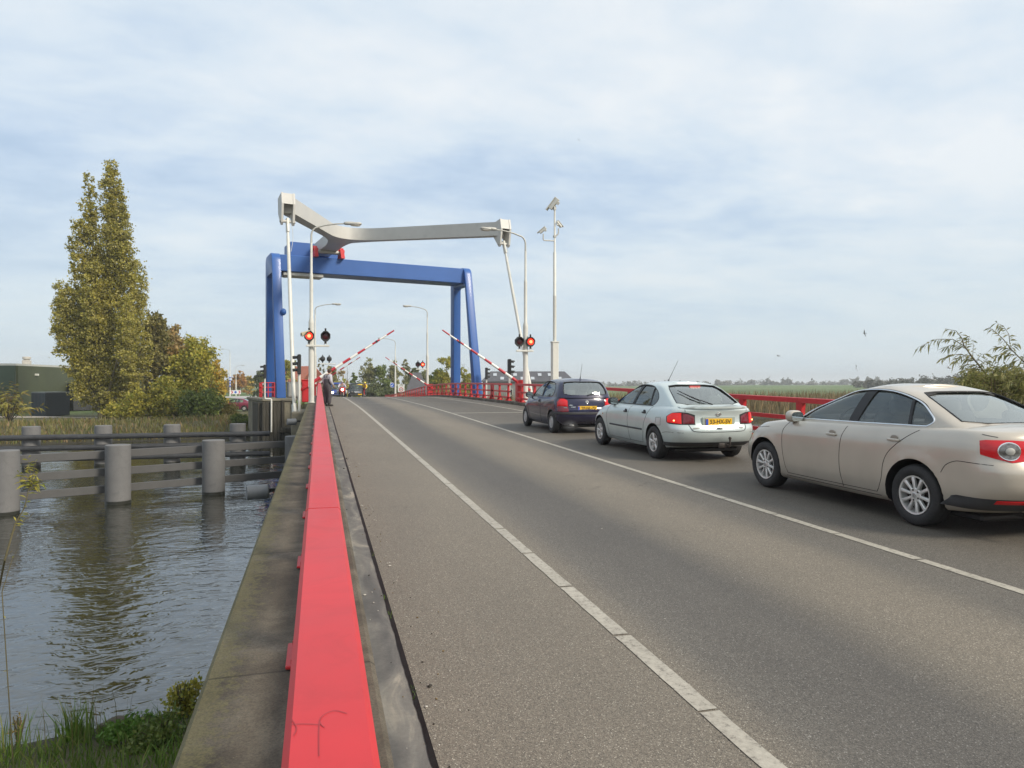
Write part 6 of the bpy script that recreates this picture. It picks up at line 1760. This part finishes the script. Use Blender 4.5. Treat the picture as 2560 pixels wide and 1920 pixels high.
gable('farm_building','long grey slate roofed farm building with skylights beyond the right railing',p,-TH,19.6,9,3.9,6.0,paint('grey_wall',(.20,.20,.20),.8),SLATE,hip=1.6,sky=[(-7.2,.38,.8),(-5.6,.75,.8),(-2.8,.38,.8),(-1.2,.75,.8),(1.0,.75,.8),(2.6,.38,.8),(4.8,.38,.8),(6.9,.75,.8)],wins=[(-4,1.6,1.2,1.2),(0,1.6,1.2,1.2),(4,1.6,1.2,1.2)])
p = ray(1042,960,128); gable('slate_house','small house with steep dark slate roof behind the far right barrier',p,-TH+R(8),3.3,4,1.7,5.15,BRICK,SLATE,hip=.95)
p = ray(752,960,150); gable('brick_house','brick house with orange tiled roof behind the left lamp',p,-TH+R(-35),8,6.5,3.8,6.9,BRICK,TILE,wins=[(-2.2,2.2,1.1,1.5),(0.2,2.2,1.1,1.5),(2.6,2.2,1.1,1.5)])
# signs
SBLUE = paint('sign_blue',(.02,.10,.50),.4,0,.05,4); SWH = paint('sign_white',(.74,.74,.72),.4,0,.04,4); SRED = paint('sign_red',(.55,.02,.03),.4,0,.05,4)
p = ray(981,963,100.2); t = thing('round_sign','blue round traffic sign on the farthest lamp post','sign',p[:],R(-8))
mb = MB(); M = Matrix.Rotation(R(90),4,'X'); mb.lathe([(0,0),(.33,0),(.33,.03),(0,.03)],24,0,M); mb.build('sign_plate', SWH, t)
mb = MB(); mb.lathe([(0,.032),(.29,.032),(.29,.036),(0,.036)],24,0,M); mb.build('sign_face', SBLUE, t)
mb = MB(); mb.bar((.12,-.042,.12),(-.09,-.042,-.09),.07,.008,up=(0,1,0)); mb.prism([(-.15,-.038,-.15),(-.15,-.038,.03),(.03,-.038,-.15)],[(-.15,-.046,-.15),(-.15,-.046,.03),(.03,-.046,-.15)]); mb.build('arrow', SWH, t)
p = ray(1003,979,108); t = thing('zone_sign','white square zone sign with red ring behind the far red railing','sign',(p.x,p.y,p.z),-TH)
mb = MB(); mb.box((0,0,.5),(.98,.04,1.12),bev=.01); mb.build('sign_plate', SWH, t)
mb = MB(); mb.lathe([(.22,0),(.31,0),(.31,.012),(.22,.012)],28,0,Matrix.Translation((0,-.022,.33))@M,closed=True); mb.build('ring', SRED, t)
vs,fs = text_geo('60',.27); mb = MB(); mb.add([(x,-.026,y_+.33) for x,y_,_ in vs],fs); mb.build('number', BLACK, t); mb = MB(); vs,fs = text_geo('ZONE',.22); mb.add([(x,-.026,y_+.86) for x,y_,_ in vs],fs); mb.build('lettering', BLACK, t)
mb = MB(); mb.cyl((0,.05,-2.2),(0,.05,.9),.035,n=8); mb.build('post', GALV, t)
p = ray(589,985,196); gz_ = zg(p.x,p.y); t = thing('chevron_board','red and white chevron board with blue disc by the roundabout','sign',(p.x,p.y,gz_),-TH)
zc_ = p.z-gz_+.5
mb = MB(); mb.box((0,0,zc_),(2.8,.06,1.05),bev=.01); mb.build('board', SWH, t)
mb = MB()
for x in (-1.0,.98):
    mb = MB(); mb.prism([(x-.25,-.035,zc_+.4),(x+.05,-.035,zc_+.4),(x+.35,-.035,zc_),(x+.05,-.035,zc_-.4),(x-.25,-.035,zc_-.4),(x+.05,-.035,zc_)],[(x-.25,-.05,zc_+.4),(x+.05,-.05,zc_+.4),(x+.35,-.05,zc_),(x+.05,-.05,zc_-.4),(x-.25,-.05,zc_-.4),(x+.05,-.05,zc_)]); mb.build('chevron', SRED, t)

mb = MB(); mb.lathe([(0,.036),(.33,.036),(.33,.045),(0,.045)],20,0,Matrix.Translation((0,0,zc_))@M); mb.build('disc', SBLUE, t)
mb = MB(); mb.cyl((-1,.06,-.2),(-1,.06,zc_),.05,n=8); mb.cyl((1,.06,-.2),(1,.06,zc_),.05,n=8); mb.build('posts', GALV, t)
def far_lamp(px,yc,h,rz,label):
    p = ray(px,960,yc); z = zg(p.x,p.y); t = thing('street_lamp',label,'street lamp',(p.x,p.y,z),rz,'street lamps by the distant roundabout')
    mb = MB(); mb.lathe([(.17,-.3),(.15,h*.45),(.10,h*.47),(.08,h-1),(0,h-1)],10); mb.build('pole', WHITE, t, smooth=40)
    lamp_arm(h).build('arm', GALV, t); mb = MB(); mb.sup((1.95,0,h+.04),(.5,.16,.09),.6); mb.build('lamp_head', GALV, t, smooth=50); return t
t = far_lamp(575,192,12.6,PI-TH,'tall white lamp with blue striped foot beside the chevron board')
mb = MB()
for i in range(4): mb.lathe([(.20,2.6+i*.75),(.20,2.95+i*.75)],12)
mb.build('blue_bands', SBLUE, t)
far_lamp(590,205,8.6,-TH,'shorter lamp in front of the orange tree')
far_lamp(812,200,8.2,PI-TH,'thin distant lamp behind the left barrier boom')
# ================================================================== people, cycles, far vehicles
SKIN = paint('skin',(.42,.24,.17),.55,0,.06,9); HAIRB = paint('brown_hair',(.055,.032,.018),.7,0,.2,20)
def skinned(name, mat, parent, P, E, root, sub=1):
    """continuous limb surface grown over a skeleton {joint:(pos, radius)}"""
    keys = list(P); idx = {k:i for i,k in enumerate(keys)}
    me = bpy.data.meshes.new(name); me.from_pydata([P[k][0] for k in keys],[(idx[a],idx[b]) for a,b in E],[])
    o = bpy.data.objects.new(name, me); COL.objects.link(o)
    md = o.modifiers.new('skin','SKIN'); md.use_smooth_shade = True
    for i,k in enumerate(keys):
        r = P[k][1]; r = (r,r) if isinstance(r,(int,float)) else r
        me.skin_vertices[0].data[i].radius = r; me.skin_vertices[0].data[i].use_root = (k == root)
    sb = o.modifiers.new('sub','SUBSURF'); sb.levels = sub; sb.render_levels = sub
    m2 = eval_mesh(o); o.modifiers.clear(); o.data = m2; bpy.data.meshes.remove(me); m2.name = name
    m2.materials.clear(); m2.materials.append(mat); m2.shade_smooth()
    if parent is not None: o.parent = parent
    return o
def person(label, loc, rz, J, tops, trousers, shoes, hair, group=None, helmet=None, shade=None):
    """J: joint positions; body is one surface, clothing and hair are its children"""
    V = lambda k: Vector(J[k])
    B = {'pelvis':(V('pelvis'),(.15,.11)),'waist':(V('waist'),(.135,.10)),'chest':(V('chest'),(.16,.11)),'neck':(V('neck'),.055),'jaw':(V('head')-Vector((0,0,.05)),.068),'head':(V('head')+Vector((0,0,.03)),(.083,.095)),'crown':(V('head')+Vector((0,0,.11)),.06)}
    f = (V('face')-V('head')).normalized()
    B['jaw'] = (V('head')+f*.025-Vector((0,0,.055)),.062); B['nose'] = (V('head')+f*.108-Vector((0,0,.0)),.014)
    E = [('pelvis','waist'),('waist','chest'),('chest','neck'),('neck','jaw'),('jaw','head'),('head','crown'),('head','nose')]
    for s in 'lr':
        B['sh'+s] = (V('sh'+s),.062); B['el'+s] = (V('el'+s),.042); B['wr'+s] = (V('wr'+s),.029)
        d = (V('wr'+s)-V('el'+s)).normalized(); h = V('wr'+s)+d*.07; B['pa'+s] = (h,(.038,.018))
        a,b = frame_of(d)
        E += [('chest','sh'+s),('sh'+s,'el'+s),('el'+s,'wr'+s),('wr'+s,'pa'+s)]
        for i,(off,L) in enumerate(((-.027,.062),(-.009,.078),(.009,.082),(.026,.07))):
            B['f%d%s'%(i,s)] = (h+d*.035+a*off,.0095); B['g%d%s'%(i,s)] = (h+d*(.035+L*.8)+a*off*1.05-b*.025,.0080)
            E += [('pa'+s,'f%d%s'%(i,s)),('f%d%s'%(i,s),'g%d%s'%(i,s))]
        B['t'+s] = (h-d*.01+a*.045-b*.015,.011); E.append(('pa'+s,'t'+s))
        B['u'+s] = (h+d*.03+a*.055-b*.03,.009); E.append(('t'+s,'u'+s))
        B['hi'+s] = (V('hi'+s),.095); B['kn'+s] = (V('kn'+s),.060); B['an'+s] = (V('an'+s),.042); B['to'+s] = (V('to'+s),.034)
        E += [('pelvis','hi'+s),('hi'+s,'kn'+s),('kn'+s,'an'+s),('an'+s,'to'+s)]
    body = skinned('person', SKIN, None, B, E, 'pelvis')
    body.location = loc; body.rotation_euler = (0,0,rz); tag(body,label,'person',group)
    def wear(name, mat, keys, edges, grow, root):
        Q = {}
        for k in keys:
            p,r = B[k]; r = (r,r) if isinstance(r,(int,float)) else r; Q[k] = (p,(r[0]+grow,r[1]+grow))
        return skinned(name, mat, body, Q, edges, root)
    for (nm,mat,grow,keys,edges,root) in tops: wear(nm,mat,keys,edges,grow,root)
    for s in 'lr':
        sh_ = MB(); a_,t_ = V('an'+s),V('to'+s); sh_.tube([a_+Vector((0,0,.06)),a_+Vector((0,0,-.02)),(a_+t_)/2+Vector((0,0,-.015)),t_+Vector((0,0,-.005)),t_+(t_-a_).normalized()*.05],[.056,.062,.054,.048,.025],10); sh_.build('shoe', shoes, body, smooth=60)
        er = MB(); sd_ = Vector((-f.y,f.x,0))*(1 if s=='l' else -1); er.sup(V('head')+sd_*.085+Vector((0,0,.0)),(.014,.022,.032),nu=8,nv=6); er.build('ear', SKIN, body, smooth=60)
        ey = MB(); ey.sup(V('head')+f*.088+sd_*.032+Vector((0,0,.022)),(.012,.012,.009),nu=8,nv=6); ey.build('eye', BLACK, body, smooth=60)
    mo = MB(); mo.sup(V('head')+f*.086-Vector((0,0,.05)),(.022,.022,.006),nu=8,nv=6); mo.build('mouth', paint('lips',(.30,.10,.08),.5), body, smooth=60)
    hr = MB(); hc = V('head')+Vector((0,0,.055))-f*.018; hr.sup(hc,(.100,.108,.098) if not helmet else (.118,.135,.105),nu=16,nv=12)
    if not helmet:
        hr.v = [v for v in hr.v]; nk = V('head')-f*.045-Vector((0,0,.02)); hr.sup(nk,(.075,.055,.075),nu=12,nv=8)
    hr.build('helmet' if helmet else 'hair', helmet or hair, body, smooth=60)
    return body
ARMS = lambda s: [('sh'+s,'el'+s),('el'+s,'wr'+s)]
topkeys = ['waist','chest','shl','shr','ell','elr','wrl','wrr']
topedges = [('waist','chest'),('chest','shl'),('chest','shr')]+ARMS('l')+ARMS('r')
legkeys = ['pelvis','waist','hil','hir','knl','knr','anl','anr']
legedges = [('waist','pelvis'),('pelvis','hil'),('pelvis','hir'),('hil','knl'),('hir','knr'),('knl','anl'),('knr','anr')]
GREYS = paint('light_grey_cloth',(.42,.42,.46),.9,0,.12,9); OVER = paint('dark_overall_cloth',(.060,.054,.062),.9,0,.18,7); SHOE = paint('dark_shoes',(.03,.026,.022),.7,0,.2,9)
J = dict(pelvis=(0,0,.96),waist=(0,.02,1.13),chest=(0,.03,1.34),neck=(0,.07,1.49),head=(0,.155,1.60),face=(0,.30,1.50),
    shl=(-.185,.03,1.42),shr=(.185,.03,1.42),ell=(-.255,-.01,1.15),elr=(.255,-.01,1.15),wrl=(-.20,.17,.97),wrr=(.20,.17,.97),
    hil=(-.095,0,.90),hir=(.095,0,.90),knl=(-.115,.03,.50),knr=(.10,.05,.50),anl=(-.125,-.02,.09),anr=(.11,.0,.09),tol=(-.15,.15,.045),tor=(.15,.17,.045))
px_, py_ = .37, 34.7
w = person('bridge worker in dark overalls with light grey shoulders standing by the left railing',(px_,py_,zr(py_)+.022),R(-48),J,
   [('shirt',GREYS,.034,topkeys,topedges,'chest'),('overalls',OVER,.050,legkeys,legedges,'pelvis')],OVER,SHOE,HAIRB)
bib = skinned('bib', OVER, w, {'low':(Vector((0,.01,.94)),(.205,.165)),'waist':(Vector((0,.02,1.08)),(.198,.158)),'mid':(Vector((0,.025,1.20)),(.198,.156)),'top':(Vector((0,.03,1.31)),(.196,.152))},[('low','waist'),('waist','mid'),('mid','top')],'low')
for s in (-1,1):
    mb = MB(); mb.tube([(s*.08,-.12,1.32),(s*.085,-.10,1.44),(s*.085,.02,1.50),(s*.085,.14,1.44),(s*.08,.16,1.32)],.018,6); mb.build('strap', OVER, w, smooth=50)
# ---- cyclists
def bicycle(loc, rz, label, col):
    t = thing('bicycle',label,'bicycle',loc,rz); r = .335
    for y in (0,1.0):
        mb = MB(); pts = [(0,y+r*math.cos(a),r+r*math.sin(a)) for a in [2*PI*i/28 for i in range(28)]]; mb.tube(pts,.017,6,closed=True); o = mb.build('wheel', DARK, t, smooth=60)
        mb = MB()
        for i in range(9): a = 2*PI*i/9; mb.tube([(0,y,r),(0,y+(r-.02)*math.cos(a),r+(r-.02)*math.sin(a))],.003,4)
        mb.cyl((-.05,y,r),(.05,y,r),.02,n=8); mb.build('spokes', GALV, o)
    mb = MB(); bb_ = (0,.42,.28); st = (0,.28,.80); hd = (0,.86,.84); h2 = (0,.90,.72)
    for a,b in ((bb_,st),(st,hd),(bb_,h2),(bb_,(0,0,r)),(st,(0,0,r)),(h2,(0,1.0,r)),(hd,h2)): mb.tube([a,b],.018,8)
    mb.build('frame', col, t, smooth=50)
    mb = MB(); mb.sup((0,.25,.90),(.07,.14,.03)); mb.cyl((0,.28,.78),(0,.26,.9),.014,n=8); mb.build('saddle', BLACK, t, smooth=60)
    mb = MB(); mb.tube([(-.21,1.05,.78),(-.21,1.0,.92),(-.2,.92,.93),(0,.88,.94),(.2,.92,.93),(.21,1.0,.92),(.21,1.05,.78)],.014,8); mb.tube([hd,(0,.88,.95)],.016,8); mb.build('handlebar', BLACK, t, smooth=60)
    mb = MB(); mb.cyl((-.12,.42,.28),(.12,.42,.28),.02,n=8); mb.cyl((.05,.42,.28),(.06,.42,.28),.09,n=16); mb.tube([(.11,.42,.28),(.11,.55,.17)],.012,6); mb.tube([(-.11,.42,.28),(-.11,.29,.40)],.012,6); mb.build('cranks', GALV, t, smooth=40)
    return t
YEL = paint('yellow_jersey',(.75,.52,.03),.7,0,.06,9); WHJ = paint('pale_lilac_jacket',(.55,.50,.58),.8,0,.08,9); BTR = paint('dark_leggings',(.02,.02,.024),.8,0,.1,8); YHEL = paint('yellow_helmet',(.75,.62,.10),.4,0,.05,5); WHEL = paint('pale_helmet',(.45,.45,.47),.4,0,.05,5)
yb = 72.4; xb = (903-798)*72.4/1861+.30
bicycle((xb,yb+.7,zr(yb)+.02),R(172),'racing bicycle under the yellow cyclist','RED' and RED)
J = dict(pelvis=(.05,.16,.98),waist=(.0,.33,1.10),chest=(-.06,.58,1.25),neck=(-.09,.72,1.36),head=(-.10,.82,1.46),face=(-.12,1.0,1.44),
    shl=(-.23,.62,1.32),shr=(.12,.62,1.30),ell=(.20,.78,1.08),elr=(.36,.74,1.34),wrl=(.20,.94,.96),wrr=(.60,.84,1.34),
    hil=(-.09,.16,.92),hir=(.10,.16,.92),knl=(-.11,.42,.60),knr=(.14,.30,.50),anl=(-.11,.36,.22),anr=(.24,.20,.09),tol=(-.11,.52,.17),tor=(.27,.36,.045))
J['ell'] = (-.27,.80,1.10); J['wrl'] = (-.21,.98,.98)
person('cyclist in yellow jersey leaning out with one arm on the dark off road car',(xb,yb+.75,zr(yb)+.02),R(172),J,
   [('jersey',YEL,.02,topkeys,topedges,'chest'),('leggings',BTR,.012,legkeys,legedges,'pelvis')],BTR,SHOE,HAIRB,helmet=YHEL)
# motorcycle with its headlamp lit
ym_ = 72.0; xm_ = (853.5-798)*72/1861
t = thing('motorcycle','red motorcycle with lit headlamp before the blue van','motorcycle',(xm_,ym_,zr(ym_)+.02),R(180))
for y in (0,1.42):
    mb = MB(); mb.lathe([(.20,-.05),(.29,-.055),(.31,-.03),(.31,.03),(.29,.055),(.20,.05)],28,0,Matrix.Translation((0,y,.31))@Matrix.Rotation(R(90),4,'Y'),closed=True); o = mb.build('wheel', DARK, t, smooth=40)
    mb = MB(); mb.lathe([(0,-.03),(.2,-.035),(.2,.035),(0,.03)],20,0,Matrix.Translation((0,y,.31))@Matrix.Rotation(R(90),4,'Y')); mb.build('rim', GALV, o, smooth=40)
mb = MB(); mb.sup((0,.85,.80),(.17,.34,.16),.8); mb.sup((0,1.22,.82),(.30,.22,.26),.8); mb.sup((0,1.15,.50),(.20,.22,.2),.8); mb.sup((0,1.42,.63),(.09,.24,.06),.9); mb.build('fairing', RED, t, smooth=60)
mb = MB(); mb.sup((0,.35,.80),(.15,.42,.07),.8); mb.build('saddle', BLACK, t, smooth=60)
mb = MB(); mb.sup((0,.68,.42),(.2,.25,.2),.8); mb.tube([(.12,1.25,.8),(.10,1.42,.31)],.03,8); mb.tube([(-.12,1.25,.8),(-.10,1.42,.31)],.03,8); mb.tube([(.16,.5,.3),(.18,-.2,.38)],.05,8); mb.bar((.0,.6,.35),(0,0,.31),.1,.06); mb.build('engine', GALV, t, smooth=50)
mb = MB(); mb.tube([(-.36,1.02,1.02),(-.15,1.15,1.03),(.15,1.15,1.03),(.36,1.02,1.02)],.017,8); mb.build('handlebar', BLACK, t, smooth=60)
for s in (-1,1):
    mb = MB(); mb.sup((s*.36,.1,.62),(.14,.26,.19),.6); mb.build('pannier', paint('pale_pannier',(.45,.45,.46),.5), t, smooth=60)
mb = MB(); mb.sup((0,1.43,.84),(.12,.04,.11)); mb.build('headlamp', HEADL, t, smooth=60)
mb = MB(); rows=[[Vector((.24*math.cos(a)*q,1.30-.14*(k/4),1.02+.09*k*.9)) for a in [PI*j/10 for j in range(11)]] for k,q in ((0,1.),(2,.9),(4,.7))]; mb.grid(rows); mb.build('screen', GLASS, t, smooth=60)
J = dict(pelvis=(0,.36,.94),waist=(0,.40,1.10),chest=(0,.50,1.30),neck=(0,.56,1.44),head=(0,.62,1.56),face=(0,.80,1.52),
    shl=(-.21,.50,1.37),shr=(.21,.50,1.37),ell=(-.34,.68,1.14),elr=(.34,.68,1.14),wrl=(-.33,.95,1.05),wrr=(.33,.95,1.05),
    hil=(-.12,.40,.90),hir=(.12,.40,.90),knl=(-.26,.78,.78),knr=(.26,.78,.78),anl=(-.25,.55,.36),anr=(.25,.55,.36),tol=(-.26,.73,.32),tor=(.26,.73,.32))
person('rider in pale lilac jacket and pale helmet sitting on the red motorcycle',(xm_,ym_,zr(ym_)+.02),R(180),J,
   [('jacket',WHJ,.028,topkeys,topedges,'chest'),('trousers',BTR,.02,legkeys,legedges,'pelvis')],BTR,SHOE,HAIRB,helmet=WHEL)
# ---- far vehicles
MAR = car_paint('maroon_car_paint',(.20,.028,.060),.2,.35); JEEPP = car_paint('dark_green_car_paint',(.020,.026,.024),.2,.38); BLUEP = car_paint('blue_van_paint',(.022,.055,.26),.2,.35)
sp = dict(niss); p = at(-29.4,79.5)
sp.update(label='maroon hatchback parked on the far bank left of the dark pier', loc=(p.x,p.y,zg(p.x,p.y)+.05), rz=R(84), pitch=0, paint=MAR, parked=True, group=None, mirror_mat=MAR, wheel=('cover',6), rim_mat=COVER, handles=[(1.2,.80,BLACK,.07)], pillars=[(.95,.86,.05,.93,1.335)], seams=[])
mt_, ML, MG = make_car(sp)
for sd_ in (-1,1):
    mb = MB(); rows=[]
    for i in range(6):
        y = 3.05+.34*i/5; rows.append([(lambda q: Vector((q.x*sd_,q.y,q.z)))(ML.side(y,.56+.10*j/3,.006)) for j in range(4)])
    mb.grid(rows); mb.build('headlamp', LAMPC, mt_, smooth=60)
ribbon(ML, [(2.0,.52),(.5,.52)], .02, PLASTIC, 'door_moulding', mt_, off=-.004)
low = dict(yr=[(0,-.75),(.2,-.86),(.6,-.86),(1,-.84)], yf=[(0,3.08),(.2,3.20),(.5,3.22),(.8,3.17),(1,3.10)],
    W=[(0,.76),(.1,.82),(.3,.86),(.6,.87),(.85,.86),(1,.82)], zb=[(-.9,.42),(1,.38),(3.3,.42)], zt=[(-.9,1.06),(1,1.05),(2.0,1.04),(3.0,.98),(3.25,.93)],
    ar=.22, nr=3.5, af=.30, nf=3.2, bow=.01, crown=.03, nts=40, flare=.03)
ghv = dict(yr=[(0,-.80),(.5,-.74),(1,-.55)], yf=[(0,1.98),(.5,1.68),(1,1.30)], W=[(0,.80),(.5,.75),(.85,.70),(1,.60)],
    zb=[(-.9,1.02),(2,1.0)], zt=[(-.9,1.70),(3,1.70)], ar=.2, nr=3.6, af=.22, nf=3.4, bow=.02, crown=.03, nts=30)
jp = dict(label='dark off road car facing the camera beyond the bridge crest', group='vehicles waiting on the far side', loc=((889-798)*78.2/1861,78.2,zr(78.2)+.02), rz=PI, paint=JEEPP, wb=2.45, r=.36, Ra=.41, low=low, gh=ghv,
    side_window=[(1.70,1.08),(1.45,1.56),(-.4,1.58),(-.55,1.08)], rear_window=[(.3,1.12),(.6,1.12),(.57,1.55),(.3,1.57)], windscreen=[(.3,1.07),(.70,1.07),(.62,1.57),(.3,1.59)], ymid=.6, pillar=.7,
    pillars=[(.75,.75,.06,1.06,1.6),(-.1,-.1,.05,1.06,1.6)], trim=BLACK, belt=1.04, seats=[(-.36,.6,.2,1.),(.36,.6,.2,1.)], track=1.48, tw=.22, rim_r=.20, wheel=('spokes',6,.06,.05,0), rim_mat=ALLOY, mirrors=[(1.7,1.06)], mirror_mat=BLACK)
jp['loc'] = ((889-798)*77.9/1861,77.9,zr(77.9)+.02)
jt2, L2, G2 = make_car(jp)
mb = MB(); mb.box((0,3.24,.52),(1.68,.14,.2),bev=.03); mb.build('bumper', PLASTIC, jt2)
mb = MB(); mb.box((0,3.215,.80),(.74,.03,.22),bev=.01)
for i in range(7): mb.box((-.3+.1*i,3.235,.80),(.03,.02,.2))
mb.build('grille', CHROME, jt2)
for s in (-1,1):
    mb = MB(); mb.sup((s*.58,3.20,.80),(.12,.05,.09),.7); mb.build('headlamp', LAMPC, jt2, smooth=60)
mb = MB(); mb.box((-.25,3.325,.56),(.5,.012,.11)); mb.build('number_plate', PLATEY, jt2)
for s in (-.3,.3):
    mb = MB(); mb.sup((s,3.33,.70),(.09,.05,.09)); mb.build('fog_lamp', LAMPC, jt2, smooth=60)
van = dict(jp); van.update(label='blue van with lit headlamps behind the motorcycle rider', loc=(1.93,80.2,zr(80.2)+.02), paint=BLUEP, mirror_mat=BLUEP)
lv = dict(low); lv['yf'] = [(0,3.0),(.3,3.15),(.6,3.1),(1,2.75)]; van['low'] = lv
gv_ = dict(ghv); gv_['yf'] = [(0,2.55),(.5,2.15),(1,1.7)]; gv_['zt'] = [(-.9,1.85),(3,1.85)]; van['gh'] = gv_
van['side_window'] = [(2.1,1.10),(1.75,1.60),(-.4,1.62),(-.55,1.10)]; van['windscreen'] = [(.3,1.10),(.70,1.10),(.62,1.68),(.3,1.70)]
vt, LV, GV_ = make_car(van)
for s in (-1,1):
    mb = MB(); mb.sup((s*.60,3.06,.82),(.14,.07,.10),.7); mb.build('headlamp', HEADL, vt, smooth=60)
mb = MB(); mb.box((0,3.12,.55),(1.5,.1,.16),bev=.03); mb.build('bumper', PLASTIC, vt)
mb = MB(); mb.box((0,3.12,.75),(.8,.04,.1),bev=.02); mb.build('grille', BLACK, vt)

# pen scribbles on the near top rail
rail = [o for o in bpy.data.objects if o.name == 'bridge_railing'][0]
INK = paint('pen_mark',(.33,.03,.036),.6)
def rail_pt(px,py):
    d = ray(px,py,1.0)-Vector((0,0,EYE)); a = .017*d.y-d.z; t_ = .51/a if a > 0 else 0
    p = d*t_; return Vector((p.x-rail.location.x,p.y-rail.location.y,zr(p.y)+1.0812))
for path in ([(798,1892),(798,1823),(805,1793),(835,1778),(868,1785)],[(724,1813),(760,1811),(796,1813)],[(812,1820),(804,1814),(800,1806)],[(730,1800),(742,1822),(735,1840)]):
    P = curve(path,6); P = [rail_pt(a,b) for a,b in P]; mb = MB(); rows=[]
    for i,p in enumerate(P):
        d = (P[min(i+1,len(P)-1)]-P[max(i-1,0)]).normalized(); n_ = Vector((-d.y,d.x,0))*.0007; rows.append([p-n_,p+n_])
    mb.grid(rows); mb.build('pen_mark', INK, rail)
